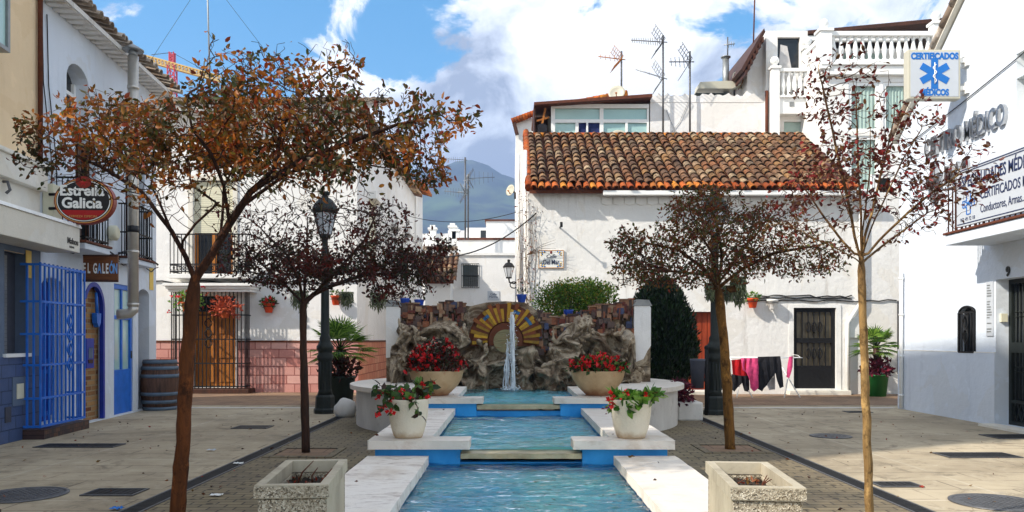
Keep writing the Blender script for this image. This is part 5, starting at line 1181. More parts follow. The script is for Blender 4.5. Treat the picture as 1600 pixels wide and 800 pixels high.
m_ = MB(); m_.add([(X2(834), -.35, Z2(169)), (X2(1016), -.35, Z2(157)), (X2(1016), 3, Z2(153)), (X2(834), 3, Z2(164)), (X2(834), -.35, Z2(165)), (X2(1016), -.35, Z2(152)), (X2(1016), 3, Z2(149)), (X2(834), 3, Z2(160))], [(0, 1, 2, 3), (4, 7, 6, 5), (0, 4, 5, 1), (1, 5, 6, 2), (2, 6, 7, 3), (3, 7, 4, 0)]); m_.build('gallery_roof', M['rust_brown'], te)
m_ = MB(); m_.box((X2(834), .9, zb), (X2(858), 1.0, Z2(170))); m_.box((X2(834), -.1, gz0-1), (X2(836), .9, Z2(170))); m_.build('porch_back', M['dark_wood'], te)
m_ = MB(); m_.bar((X2(846), -.05, Z2(200)), (X2(852), -.05, Z2(170)), .06); m_.bar((X2(838), -.05, Z2(190)), (X2(858), -.05, Z2(184)), .05); m_.build('porch_brace', M['door_wood'], te)
m_ = MB(); m_.prism([(X2(840), Z2(222)), (X2(853), Z2(222)), (X2(855), Z2(198)), (X2(848), Z2(194)), (X2(840), Z2(197))], -.12, -.06); tag(m_.build('dark_jacket', M['dark_cloth'], None, loc=EF.o), 'dark clothing hung in the open porch left of the green gallery', 'clothes')
m_ = MB(); m_.box((X2(1076), -.03, gz0-1), (X2(1105), -.003, Z2(212))); m_.build('low_patch', M['white_trim'], te)
m_ = MB(); r = random.Random(3)
for pts in ([(1040, 170), (1048, 190), (1055, 205), (1042, 215)], [(1075, 160), (1062, 190), (1045, 212), (1036, 222)]): m_.tube([(X2(p), -.02, Z2(q)) for p, q in pts], .008, 4)
m_.build('loose_cable', M['dull_zinc'], te)
PF = Frame(.1, 27, 0); pg_ = PF.thing('gabled_white_house', 'white gabled house end with red tiled verge behind the glazed gallery', 'house'); X3 = lambda px: PF.at(px, 200)[0]; Z3 = lambda py: PF.at(900, py)[1]
m_ = MB(); m_.prism([(X3(806), 0), (X3(990), 0), (X3(990), Z3(165)), (X3(975), Z3(150)), (X3(890), Z3(166)), (X3(806), Z3(192))], 0, 8); m_.build('wall', M['far_white_stucco'], pg_)
m_ = MB()
for p0, p1 in (((800, 191), (838, 177)), ((886, 165), (978, 147))):
    n = 9
    for k in range(n): a = (p0[0]+(p1[0]-p0[0])*k/n, p0[1]+(p1[1]-p0[1])*k/n); b = (p0[0]+(p1[0]-p0[0])*(k+1.15)/n, p0[1]+(p1[1]-p0[1])*(k+1.15)/n); m_.tube([(X3(a[0]), -.1, Z3(a[1])), (X3(b[0]), -.1, Z3(b[1]))], [.12, .10], 8)
m_.build('verge_tiles', M['tile_new'], pg_); m_ = MB(); m_.bar((X3(803), -.12, Z3(193)), (X3(808), -.12, Z3(212)), .12); m_.build('rafter_end', M['dark_wood'], pg_)

# ================================================================== tall white block with balustrades
DF = Frame(7.2, 22, 0); tb = DF.thing('balustrade_block', 'tall white block with roof balustrade, ball finials and curtained windows', 'building'); X4 = lambda px, d=0: DF.at(px, 200, d)[0]; Z4 = lambda py, d=0: DF.at(900, py, d)[1]
m_ = MB(); w1 = (X4(1326), X4(1374), Z4(205), Z4(128), 0, .12); w2 = (X4(1380), X4(1420), Z4(205), Z4(128), 0, .12); w3 = (X4(1326), X4(1374), Z4(300), Z4(212), 0, .12); w4 = (X4(1362), X4(1398), Z4(395), Z4(272), 0, .14)
a, b = X4(1285), X4(1500); zt = Z4(100); wall_front(m_, a, b, 0, zt, [w1, w2, w3, w4]); shell(m_, a, b, 0, zt, 1.55, top=True); m_.build('wall', M['white_stucco'], tb)
for h, mt in ((w1, 'curtain'), (w2, 'curtain'), (w3, 'curtain'), (w4, 'glass_dark')):
    m_ = MB()
    if mt == 'curtain':
        n = 40; w = h[1]-h[0]; vs = [(h[0]+w*i/n, .10+.014*math.sin(i*1.3), z) for z in (h[2], h[3]) for i in range(n+1)]; m_.add(vs, [(i, i+1, n+2+i, n+1+i) for i in range(n)], 0, True)
    else: m_.box((h[0], .10, h[2]), (h[1], .13, h[3]))
    wo_ = m_.build('curtain' if mt == 'curtain' else 'window_shutter', M[mt if mt == 'curtain' else 'dark_green_iron'], tb)
    m_ = MB()
    for q0, q1 in ((h[0]+.003, h[0]+.09), (h[1]-.09, h[1]-.003)): m_.box((q0, .03, h[2]+.003), (q1, .075, h[3]-.003))
    m_.box((h[0]+.091, .03, h[3]-.1), (h[1]-.091, .075, h[3]-.003)); m_.box((h[0]+.091, .03, h[2]+.003), (h[1]-.091, .075, h[2]+.08)); m_.build('window_frame', M['white_paint'], wo_)
m_ = MB(); m_.box((a-.05, -.14, Z4(119)), (b, -.003, Z4(105))); m_.box((a-.1, -.2, Z4(105)+.003), (b, .4, Z4(101))); m_.build('floor_band', M['white_trim'], tb, bevel=.015)
m_ = MB(); z0, z1 = Z4(100), Z4(57); m_.box((X4(1295), -.14, z1-.02), (b, .10, z1+.10)); m_.box((X4(1295), -.12, z0), (b, .08, z0+.09)); m_.build('balustrade_rail', M['white_paint'], tb, bevel=.01)
pb = [(.055, 0), (.055, .05), (.035, .08), (.07, .22), (.075, .28), (.05, .40), (.035, .52), (.05, .56), (.05, .62)]
m_ = MB(); m_.lathe([(rr, zz*(z1-z0-.11)/.62) for rr, zz in pb], n=12); b0 = m_.build('baluster', M['white_paint'], tb); b0.location = (X4(1302), -.02, z0+.09)
n_b = 17
for k in range(1, n_b): c = b0.copy(); COL.objects.link(c); c.location = (X4(1302)+(b-.1-X4(1302))*k/n_b, -.02, z0+.09)
def finial(mb, x, y, zb_, zt_, w=.16): mb.box((x-w, y-w, zb_), (x+w, y+w, zt_)); mb.box((x-w-.04, y-w-.04, zt_+.001), (x+w+.04, y+w+.04, zt_+.07)); mb.lathe([(.06, zt_+.071), (.05, zt_+.14)], (x, y, 0), 12); mb.ball((x, y, zt_+.25), .13, 0, 16)
for q in ((X4(1287), -.02, Z4(110), Z4(52)), (X4(1462), -.02, Z4(110), Z4(40), .14), (X4(1285)+.10, 1.40, Z4(120, 1.4), Z4(78, 1.4), .11)): m_ = MB(); finial(m_, *q); m_.build('finial_pillar', M['white_paint'], tb)
m_ = MB(); m_.box((a+.02, .15, z1-.02), (a+.16, 1.3, z1+.10)); m_.box((a+.04, .15, z0), (a+.14, 1.3, z1-.1)); m_.build('side_parapet', M['white_paint'], tb)
# penthouse behind the balustrade
m_ = MB(); d = 3.0; X5 = lambda px: X4(px, d); Z5 = lambda py: Z4(py, d); m_.box((X5(1290), d, zt), (X5(1500), d+3.5, Z5(76))); m_.build('penthouse_wall', M['white_stucco'], tb)
m_ = MB(); m_.box((X5(1318), d-.05, zt+.1), (X5(1338), d-.003, Z5(84))); m_.box((X5(1352), d-.05, zt+.1), (X5(1378), d-.003, Z5(84))); m_.build('penthouse_glass', M['curtain'], tb)
m_ = MB(); m_.add([(X5(1190), d-.9, Z5(75)), (X5(1500), d-.9, Z5(47)), (X5(1500), d+3.6, Z5(47)), (X5(1190), d+3.6, Z5(75)), (X5(1190), d-.9, Z5(70)), (X5(1500), d-.9, Z5(41)), (X5(1500), d+3.6, Z5(41)), (X5(1190), d+3.6, Z5(70))], [(0, 1, 2, 3), (4, 7, 6, 5), (0, 4, 5, 1), (1, 5, 6, 2), (2, 6, 7, 3), (3, 7, 4, 0)]); m_.build('penthouse_roof', M['dark_wood'], tb)
m_ = MB(); m_.box((X5(1205), d-.85, Z5(79)), (X5(1400), d-.7, Z5(72))); m_.build('roof_fascia', M['white_trim'], tb)
# recessed left wing with its own balcony
m_ = MB(); d = 1.56; X6 = lambda px: X4(px, d); Z6 = lambda py: Z4(py, d)
op = (X6(1215), X6(1250), Z6(112), Z6(58), 0, .16); lo_ = (X6(1225), X6(1252), Z6(230), Z6(190), 0, .1)
wall_front(m_, X6(1197), X6(1262), 0, Z6(48), [op, lo_], y=d); m_.quad((X6(1197), d, 0), (X6(1197), d, Z6(48)), (X6(1197), d+4, Z6(48)), (X6(1197), d+4, 0)); m_.build('left_wing', M['white_stucco'], tb)
m_ = MB(); m_.box((op[0]+.003, d+.10, op[2]), (op[1]-.003, d+.14, op[3]-.003)); m_.build('balcony_opening', M['glass_dark'], tb)
m_ = MB(); m_.prism([(op[0]+.05, op[2]), (op[0]+.45, op[2]), (op[0]+.3, op[3]-.25), (op[0]+.1, op[3]-.2)], d+.05, d+.09); m_.build('balcony_curtain', M['grey_cloth'], tb)
m_ = MB(); m_.box((lo_[0]+.003, d+.06, lo_[2]), (lo_[1]-.003, d+.09, lo_[3]-.003)); m_.build('lower_window', M['curtain'], tb)
m_ = MB(); z0, z1 = Z6(155), Z6(113); m_.box((X6(1213), d-.35, z1-.08), (X6(1256), d-.15, z1+.01)); m_.box((X6(1213), d-.38, z0-.05), (X6(1256), d-.003, z0)); m_.box((X6(1213), d-.3, Z6(182)), (X6(1256), d-.003, z0-.052)); m_.build('balcony_parapet', M['white_paint'], tb); m_ = MB(); finial(m_, X6(1206), d-.25, Z6(225), Z6(113), .11); m_.build('finial_pillar', M['white_paint'], tb)
for k in range(5):
    c = b0.copy(); COL.objects.link(c); c.location = (X6(1219)+k*.165, d-.25, z0); c.scale = (.95, .95, (z1-.08-z0)/(Z4(57)-Z4(100)-.11))
m_ = MB(); m_.box((X6(1228), d-.32, Z6(171)), (X6(1235), d-.303, Z6(164))); m_.build('wall_vent', M['dull_zinc'], tb)
# dark raftered eave of the wing
m_ = MB(); d = 1.2; m_.add([(X4(1162, d), d, Z4(112, d)), (X4(1196, d), d, Z4(50, d)), (X4(1196, d), d+4, Z4(50, d)), (X4(1162, d), d+4, Z4(112, d)), (X4(1158, d), d, Z4(108, d)), (X4(1194, d), d, Z4(44, d)), (X4(1194, d), d+4, Z4(44, d)), (X4(1158, d), d+4, Z4(108, d))], [(0, 1, 2, 3), (4, 7, 6, 5), (0, 4, 5, 1), (1, 5, 6, 2), (2, 6, 7, 3), (3, 7, 4, 0)])
for k in range(7): f_ = k/7; px = 1164+30*f_; py = 110-60*f_; m_.box((X4(px, d), d-.06, Z4(py+8, d)), (X4(px+3, d), d+4, Z4(py, d)))
m_.build('raftered_eave', M['dark_wood'], tb)
m_ = MB(); m_.prism([(X4(1172, 1.6), Z4(110, 1.6)), (X4(1197, 1.6), Z4(60, 1.6)), (X4(1197, 1.6), 0), (X4(1172, 1.6), 0)], 1.9, 5); m_.build('gable_end', M['white_stucco'], tb)
m_ = MB(); m_.tube([(X4(1198, 1.5), 1.5, Z4(142, 1.5)), (X4(1198, 1.5), 1.5, Z4(230, 1.5))], .05, 8); m_.build('dark_downpipe', M['rust_brown'], tb)

# ================================================================== clinic on the right
CF = Frame(7.56, 15.62, R(-90)); cl = CF.thing('clinic_building', 'pale white clinic building with gabled wall and recessed iron door on the right', 'building')
cx = lambda px, py=500, d=0: CF.at(px, py, d)
agw = rect(CF, 1498, 1525, 478, 552); agw = (agw[0], agw[1], agw[2], agw[3], .10, .16)
dr0 = cx(1556)[0]; door = (dr0, dr0+1.75, .02, 2.28, 0, .26); upw = cx(1588, 130); upw = (upw[0], upw[0]+1.6, 4.45, 5.45, 0, .22)
LW = 11.0; ze_ = 5.25; ap = 5.2; zr = 5.25+.78*ap
m_ = MB(); wall_front(m_, 0, LW, 0, ze_, [agw, door, (upw[0], upw[1], 4.45, ze_, 0, .22)]); 
uz = 5.62
m_.quad((0, 0, ze_), (upw[0], 0, ze_), (upw[0], 0, ze_+.78*upw[0])); m_.quad((upw[0], 0, uz), (upw[1], 0, uz), (upw[1], 0, ze_+.78*upw[1]), (upw[0], 0, ze_+.78*upw[0])); m_.quad((upw[1], 0, ze_), (LW, 0, ze_), (LW, 0, ze_+.2), (ap, 0, zr), (upw[1], 0, ze_+.78*upw[1]))
m_.quad((upw[0], 0, ze_), (upw[0], .22, ze_), (upw[0], .22, uz), (upw[0], 0, uz)); m_.quad((upw[1], 0, ze_), (upw[1], 0, uz), (upw[1], .22, uz), (upw[1], .22, ze_)); m_.quad((upw[0], 0, uz), (upw[0], .22, uz), (upw[1], .22, uz), (upw[1], 0, uz))
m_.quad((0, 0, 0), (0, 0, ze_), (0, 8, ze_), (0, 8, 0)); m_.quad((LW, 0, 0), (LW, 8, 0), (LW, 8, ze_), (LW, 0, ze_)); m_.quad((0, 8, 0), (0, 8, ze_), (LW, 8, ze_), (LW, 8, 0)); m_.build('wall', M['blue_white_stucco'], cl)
m_ = MB(); m_.add([(-.12, -.10, ze_-.06), (ap, -.10, zr+.03), (ap, 8, zr+.03), (-.12, 8, ze_-.06), (-.12, -.10, ze_+.06), (ap, -.10, zr+.15), (ap, 8, zr+.15), (-.12, 8, ze_+.06)], [(0, 1, 2, 3), (4, 7, 6, 5), (0, 4, 5, 1), (1, 5, 6, 2), (2, 6, 7, 3), (3, 7, 4, 0)]); m_.add([(LW+.1, -.10, ze_+.1), (ap+.001, -.10, zr+.03), (ap+.001, 8, zr+.03), (LW+.1, 8, ze_+.1), (LW+.1, -.10, ze_+.2), (ap+.001, -.10, zr+.15), (ap+.001, 8, zr+.15), (LW+.1, 8, ze_+.2)], [(0, 1, 2, 3), (4, 7, 6, 5), (0, 4, 5, 1), (1, 5, 6, 2), (2, 6, 7, 3), (3, 7, 4, 0)]); m_.build('roof', M['cream_stucco'], cl)
m_ = MB()
for k in range(17): x = -.1+k*.31; z = ze_+.02+.78*(x+.1); m_.tube([(x, -.10, z+.05), (x+.32, -.10, z+.30)], [.07, .06], 7)
m_.build('verge_tiles', M['tile_pale'], cl)
m_ = MB(); m_.box((-.012, -.022, .0), (door[0]-.002, -.001, 1.13)); m_.build('plinth', M['blue_white_stucco'], cl)
m_ = MB(); m_.box((-.014, -.026, 1.131), (door[0]-.002, -.001, 1.15)); m_.build('plinth_line', M['white_trim'], cl)
def iron_grille(mb, x0, x1, z0, z1, y, n):
    mb.bar((x0, y, z0), (x0, y, z1), .035); mb.bar((x1, y, z0), (x1, y, z1), .035); mb.bar((x0, y, z0), (x1, y, z0), .03); mb.bar((x0, y, z1), (x1, y, z1), .03)
    for i in range(1, n): x = x0+(x1-x0)*i/n; mb.tube([(x, y, z0), (x, y, z1)], .011, 5)
m_ = MB(); m_.box((agw[0]+.003, .1, agw[2]+.003), (agw[1]-.003, .14, agw[3]-.003)); ap_ = m_.build('window_pane', M['glass_dark'], cl)
m_ = MB(); iron_grille(m_, agw[0]+.03, agw[1]-.03, agw[2]+.02, agw[3]-.11, -.012, 5); w = (agw[1]-agw[0])/2-.03; cc = (agw[0]+agw[1])/2
m_.tube([(cc-w*math.cos(PI*k/10), -.012, agw[3]-.11+.10*math.sin(PI*k/10)) for k in range(11)], .018, 5)
for zc in (1.4, 1.62):
    for s in (-1, 1): m_.tube([(cc+s*.07*math.sin(PI*t/8), -.025, zc-.14+.28*t/8) for t in range(9)], .013, 5)
m_.build('window_grille', M['black_iron'], ap_)
a, b, c, d = door[:4]; m_ = MB(); m_.box((a+.002, .20, c), (a+.07, .255, d-.002)); m_.box((b-.07, .20, c), (b-.002, .255, d-.002)); m_.box((a+.071, .20, d-.07), (b-.071, .255, d-.002)); m_.box((a+.071, .20, c), (b-.071, .255, c+.06)); m_.box((a+.071, .20, c+.34), (b-.071, .255, c+.39)); m_.box((a+.071, .20, c+1.12), (b-.071, .255, c+1.28))
for i in range(1, 18):
    x = a+.07+(b-a-.14)*i/18; m_.tube([(x, .22, c+.39), (x, .22, d-.07)], .012, 6)
    for zc in (.85, .92, 1.7, 1.77): m_.ball((x, .22, zc), .026, 0, 8, (1, 1, .6))
for k in range(14): x = a+.1+k*.12; m_.bar((x-.05, .225, c+.07), (x+.05, .225, c+.33), .016); m_.bar((x+.05, .235, c+.07), (x-.05, .235, c+.33), .016)
cd = m_.build('iron_door', M['dark_green_iron'], cl); m_ = MB(); m_.box((a+.071, .2565, c+.06), (b-.071, .2595, d-.07)); m_.build('glass', M['glass_dark'], cd)
m_ = MB(); m_.box((a-.0, -.28, 0), (b+.3, -.003, .035)); m_.build('door_step', M['cream_stucco'], cl)
m_ = MB(); m_.box((upw[0]+.002, .18, 4.452), (upw[1]-.002, .219, uz-.002)); m_.build('upper_window', M['plastic_cream'], cl)
p = cx(1413, 430); m_ = MB(); m_.tube([(p[0], -.06, cx(1413, 425)[1]), (p[0], -.06, .03), ], .035, 8)
for zz in (1.0, 1.8, 2.5, .25): m_.lathe([(.045, zz), (.045, zz+.04)], (p[0], -.06, 0), 10)
m_.build('drainpipe', M['white_paint'], cl)
p = cx(1573, 425); letters('9', .2, M['ink_black'], cl, (p[0], -.012, p[1]-.06), bold=.006, extrude=.008)
p = cx(1548, 480); m_ = MB(); m_.box((p[0]-.09, -.02, cx(1548, 525)[1]), (p[0]+.09, -.002, cx(1548, 440)[1])); pq = m_.build('directory_board', M['sign_grey_white'], cl)
m_ = MB(); r = random.Random(5); z = cx(1548, 525)[1]+.06
while z < cx(1548, 440)[1]-.05: m_.box((p[0]-.065, -.0235, z), (p[0]-.065+r.uniform(.07, .13), -.0205, z+.018)); z += .042 if r.random() < .9 else .09
m_.build('small_print', M['dull_zinc'], pq)
m_ = MB(); zz = 1.62; m_.box((a+.001, .06, zz), (a+.045, .16, zz+.13)); m_.build('doorbell', M['plastic_cream'], cl)
m_ = MB(); p0, p1 = cx(1600, 84), cx(1412, 232); m_.tube([(p1[0]+(p0[0]-p1[0])*i/12, -.02, p1[1]+(p0[1]-p1[1])*i/12-.02*math.sin(PI*i/12)) for i in range(13)]+[(LW, -.02, p0[1]+2.2)], .009, 5); m_.build('wall_cable', M['cable_black'], cl)
# balcony with its railing and the long sign board
BX = CF.at(1477, 384, -.70)[0]; m_ = MB(); m_.box((BX, -.70, 2.83), (LW, -.003, 2.99)); m_.box((BX-.03, -.73, 2.992), (LW, -.003, 3.03), 1); m_.build('balcony_slab', [M['blue_white_stucco'], M['rust_brown']], cl, bevel=.01)
m_ = MB(); m_.bar((BX+.02, -.66, 3.72), (LW, -.66, 3.72), .03); m_.bar((BX+.02, -.66, 3.72), (BX+.02, -.01, 3.72), .03)
for k in range(70): m_.bar((BX+.02+k*.12, -.66, 3.03), (BX+.02+k*.12, -.66, 3.72), .016)
for k in range(1, 6): m_.bar((BX+.02, -.66+k*.11, 3.03), (BX+.02, -.66+k*.11, 3.72), .016)
m_.build('balcony_railing', M['dark_wood'], cl)
SB = CF.at(1497, 320, -.72)[0]; sb = CF.thing('clinic_sign_board', 'long white board with navy border and lettering hung on the clinic balcony', 'sign', SB, -.72, 3.06)
m_ = MB(); m_.box((0, -.02, 0), (4.2, .03, .86)); m_.build('board', M['sign_grey_white'], sb)
m_ = MB()
for q in ((.02, .025, 4.15, .04), (.02, .80, 4.15, .815), (.02, .833, 4.15, .848)): m_.box((q[0], -.024, q[1]), (q[2], -.0205, q[3]))
m_.build('border', M['ink_navy'], sb)
letters('ESPECIALIDADES MÉDICAS', .245, M['ink_navy'], sb, (.06, -.022, .575), extrude=.003, bold=.004, sx=.64); letters('CERTIFICADOS MÉDICOS', .20, M['ink_navy'], sb, (.62, -.022, .33), extrude=.003, bold=.002, sx=.68); letters('Conductores, Armas...', .175, M['ink_navy'], sb, (.62, -.022, .13), extrude=.003, sx=.64)
letters('952 49 72 18', .08, M['ink_navy'], sb, (.10, -.022, .065), extrude=.002, sx=.9)
m_ = MB(); q = [(.27, .16), (.37, .16), (.37, .27), (.47, .27), (.47, .37), (.37, .37), (.37, .50), (.27, .50), (.27, .37), (.17, .37), (.17, .27), (.27, .27)]
for i in range(12): aa, bb = q[i], q[(i+1) % 12]; m_.bar((aa[0], -.022, aa[1]), (bb[0], -.022, bb[1]), .012)
m_.build('cross_logo', M['ink_blue'], sb); letters('CMM', .10, M['ink_blue'], sb, (.19, -.022, .285), extrude=.002, bold=.002)
# metal letters on the wall
ml = CF.thing('metal_lettering', 'raised chrome lettering with a cross emblem on the clinic gable wall', 'lettering', 0, -.03, 0)
x0, _ = cx(1449, 260); xN, _ = cx(1568, 180)
letters('CENTRO MÉDICO', .46, M['chrome'], ml, (x0, 0, 4.64), extrude=.035, bold=.008, sx=(xN-x0)/3.52)
xm, zm = cx(1480, 300); letters('MAR', .46, M['chrome'], ml, (xm, 0, 4.02), extrude=.035, bold=.008, sx=.80)
m_ = MB(); xq, zq = cx(1463, 290); w = .17; h = .26; q = [(-.3*w, -h), (.3*w, -h), (.3*w, -.3*h), (w, -.3*h), (w, .3*h), (.3*w, .3*h), (.3*w, h), (-.3*w, h), (-.3*w, .3*h), (-w, .3*h), (-w, -.3*h), (-.3*w, -.3*h)]; q = [(xq+aa*1.3, 4.16+bb*1.3) for aa, bb in q]
for i in range(12): aa, bb = q[i], q[(i+1) % 12]; m_.box((min(aa[0], bb[0])-.016, -.04, min(aa[1], bb[1])-.016), (max(aa[0], bb[0])+.016, .025, max(aa[1], bb[1])+.016))
m_.build('cross_emblem', M['chrome'], ml); letters('CMM', .17, M['chrome'], ml, (xq-.20, -.005, 4.10), extrude=.03, bold=.004, sx=.9)
# projecting square sign
YS = 13.3; x0, x1 = at(1415, 0, YS).x, at(1497, 0, YS).x; z1, z0 = at(0, 80, YS).z, at(0, 157, YS).z; cxs = (x0+x1)/2
ps = thing('square_medical_sign', 'square white projecting sign with blue six-armed star of life high on the clinic', 'sign', (cxs, YS, z0)); w = (x1-x0)/2; h = z1-z0
m_ = MB(); m_.box((-w, -.08, 0), (w, .08, h)); m_.build('box', M['dish_white'], ps, bevel=.015); m_ = MB(); m_.box((-w+.04, -.086, .04), (w-.04, -.0805, h-.04)); m_.build('panel', M['sign_grey_white'], ps)
letters('CERTIFICADOS', .145, M['ink_blue'], ps, (0, -.089, h-.16), align='CENTER', extrude=.002, bold=.007, sx=.80*w/.44); letters('MÉDICOS', .145, M['ink_blue'], ps, (0, -.089, .06), align='CENTER', extrude=.002, bold=.007, sx=.76*w/.44)
for k in range(3):
    m_ = MB(); L_, t_ = .255, .058; an = R(60*k); m_.prism([(ca*math.cos(an)-sa*math.sin(an), h*.5+.01+ca*math.sin(an)+sa*math.cos(an)) for ca, sa in ((-t_, -L_), (t_, -L_), (t_, L_), (-t_, L_))], -.090-.001*k, -.0865); m_.build('star_arm', M['ink_blue'], ps)
m_ = MB(); m_.tube([(0, -.094, h*.5-.16), (0, -.094, h*.5+.19)], .008, 5); m_.tube([(.028*math.sin(t*.75), -.097, h*.5-.14+t*.0165) for t in range(19)], .007, 5); m_.build('staff_and_snake', M['ink_white'], ps)
for zz in (.16, h-.2): m_ = MB(); m_.box((w, -.04, zz), (7.56-cxs-.051, .04, zz+.07)); m_.box((7.56-cxs-.05, -.09, zz-.06), (7.56-cxs-.002, .09, zz+.13)); m_.build('bracket', M['ink_white'], ps)
# ================================================================== rooftop things
def yagi(mb, c, L_, ang, n=7, w=.35, tilt=0):             # boom with cross rods
    c = Vector(c); d = Vector((math.cos(ang), math.sin(ang)*.4, tilt)).normalized(); s = Vector((-d.y, d.x, 0)).normalized()
    mb.tube([c-d*.12, c+d*L_], .016, 5)
    for i in range(n): p = c+d*(L_*(i+.5)/n); k = w*(1-.5*i/n)*.5; mb.tube([p-s*k*.4+Vector((0, 0, k*.9)), p+s*k*.4-Vector((0, 0, k*.9))], .009, 4)
def reflector(mb, c, ang, w=.5, h=.75):                   # V shaped grid behind the boom
    c = Vector(c); d = Vector((math.cos(ang), math.sin(ang)*.4, 0)).normalized(); s = Vector((-d.y, d.x, 0)).normalized()
    for sg in (-1, 1):
        for i in range(6): q = c+Vector((0, 0, sg*h*.5*(i+.4)/6))+d*(.30*(i+.4)/6); mb.tube([q-s*w*.5, q+s*w*.5], .009, 4)
        for t in (-.5, 0, .5): mb.tube([c+s*w*t, c+s*w*t+Vector((0, 0, sg*h*.5))+d*.30], .009, 4)
def antenna(px, pyb, pyt, Y, label, parts, grp='television aerials on the roofs', rr=.028):
    b = at(px, pyb, Y); h = at(px, pyt, Y).z-b.z; t = thing('tv_antenna', label, 'antenna', b, 0, grp)
    m_ = MB(); m_.tube([(0, 0, 0), (0, 0, h)], rr, 6); m_.build('mast', M['grey_iron'], t)
    for (py, L_, ang, n, w, tilt, rf, mat) in parts:
        z = at(px, py, Y).z-b.z; m_ = MB(); yagi(m_, (0, -.02, z), L_, ang, n, w, tilt); 
        if rf: reflector(m_, (0, -.02, z), ang, .6, rf)
        m_.build('aerial', M[mat], t)
    return t
antenna(1036, 224, 55, 23.6, 'tall mast with a long comb aerial pointing left, tallest on the white parapet', [(66, .95, PI*1.02, 14, .34, .05, .8, 'grey_iron'), (122, .85, PI*.98, 3, .1, .32, .9, 'dull_zinc')])
antenna(1078, 206, 80, 23.6, 'dark mast with black grid aerial right of the comb aerial mast', [(97, .62, PI, 5, .5, 0, .95, 'black_iron')])
antenna(971, 160, 80, 24.6, 'thin mast with orange-tipped aerial standing behind the round dish', [(93, .72, PI*1.05, 5, .3, .10, .65, 'door_wood')])
antenna(1137, 90, 58, 25, 'tiny aerial on top of the zinc chimney pipe', [(70, .22, 0, 3, .2, .1, 0, 'dull_zinc')], rr=.02)
antenna(727, 374, 246, 45, 'tall lattice-like aerial mast over the alley roofs, left one of the pair', [(250, 1.1, PI, 9, .4, .06, 0, 'grey_iron'), (302, 1.2, PI*1.02, 8, .7, .1, 1.1, 'grey_iron'), (282, .5, 0, 3, .6, .1, .9, 'dull_zinc')], rr=.05)
antenna(731.5, 374, 272, 45.2, 'aerial mast with broad grid pointing right over the alley roofs, right one of the pair', [(279, 1.5, 0, 6, .9, .05, 1.1, 'grey_iron'), (300, .6, PI, 3, .6, 0, .8, 'dull_zinc')], rr=.05)
def dish(px, py, rpx, Y, label, yaw=0, tilt=.35, mast=None):
    c = at(px, py, Y); r_ = rpx*Y/F; t = thing('satellite_dish', label, 'satellite dish', c, yaw, 'satellite dishes')
    m_ = MB(); m_.lathe([(0.0, 0), (r_*.4, r_*.05), (r_*.75, r_*.16), (r_, r_*.30), (r_*1.0, r_*.33), (r_*.72, r_*.19), (r_*.38, r_*.08), (0, .02)], n=28, cap=False)
    o = m_.build('reflector', M['dish_white'], t); o.rotation_euler = (R(90)-tilt, 0, 0)
    m_ = MB(); m_.tube([(0, -.02, -r_*.8), (0, -r_*.75, -r_*.12)], .015, 5); m_.box((-.03, -r_*.85, -r_*.17), (.03, -r_*.7, -r_*.02)); m_.build('receiver_arm', M['door_wood'], t)
    m_ = MB(); m_.tube([(0, .06, 0), (0, .15, -.05), (0, .15, -(mast or r_*1.3))], .03, 6); m_.build('post', M['grey_iron'], t)
dish(964, 147, 13, 23.9, 'round cream satellite dish at the edge of the glazed gallery roof', -.25)
dish(967, 222, 18, 23.4, 'white dish half hidden behind the ridge before the pale green glass', .2, .3)
dish(1153, 128, 15, 24.5, 'cream satellite dish by the zinc chimney on the white parapet', .5, .25)
dish(799, 298, 9, 23.0, 'small white satellite dish on the side wall over the alley', -.8, .2)
t = thing('zinc_chimney_pipe', 'grey zinc chimney pipe with flat cap on the white parapet', 'chimney', at(1134, 150, 24.6)); k = 24.6/F
m_ = MB(); m_.lathe([(.10, 0), (.10, 58*k)], n=16); m_.build('pipe', M['dull_zinc'], t); m_ = MB(); m_.lathe([(.15, 60*k), (.15, 61*k), (.02, 64*k)], n=16); m_.lathe([(.11, 57.5*k), (.11, 60*k)], n=10); m_.build('cap', M['dull_zinc'], t)
t = thing('water_tank', 'long cream roof tank lying on the white parapet beside the zinc chimney', 'roof tank', at(1110, 141, 24.5)); k = 24.5/F
m_ = MB(); m_.prism([(-22*k, -2*k), (30*k, -2*k), (44*k, 4*k), (44*k, 9*k), (20*k, 10*k), (-20*k, 8*k)], -.3, .3); m_.build('body', M['dish_white'], t, bevel=.03)
t = thing('clay_chimney', 'little gabled clay chimney top at the right end of the white parapet', 'chimney', at(1181, 143, 24.6)); k = 24.6/F
m_ = MB(); m_.box((-7*k, -.15, -.3), (7*k, .15, 8*k)); m_.build('stack', M['dark_green_iron'], t)
m_ = MB(); m_.box((-8*k, -.18, 8*k), (8*k, .18, 10*k)); m_.obox((-4.5*k, 0, 16*k), (14*k, .36, 2*k), (0, -.95, 0)); m_.obox((4.5*k, 0, 16*k), (14*k, .36, 2*k), (0, .95, 0)); m_.build('cap', M['terracotta'], t)
t = thing('thin_roof_mast', 'very tall thin mast rising out of view by the tall white block', 'mast', at(1176, 110, 24)); m_ = MB(); m_.tube([(0, 0, 0), (.12, 0, 4.2)], .022, 5); m_.build('pole', M['rust_brown'], t)
t = thing('guyed_mast', 'thin mast with guy wires on the pale roof behind the large autumn tree', 'mast', at(329, 160, 22.5)); m_ = MB(); m_.tube([(0, 0, 0), (-.13, 0, 4.6)], .024, 5); m_.build('pole', M['dull_zinc'], t)
m_ = MB()
for dx in (-2.6, 2.4): m_.tube([(-.1, 0, 3.6), (dx, .5, .3)], .006, 3)
m_.build('guy_wire', M['cable_black'], t)
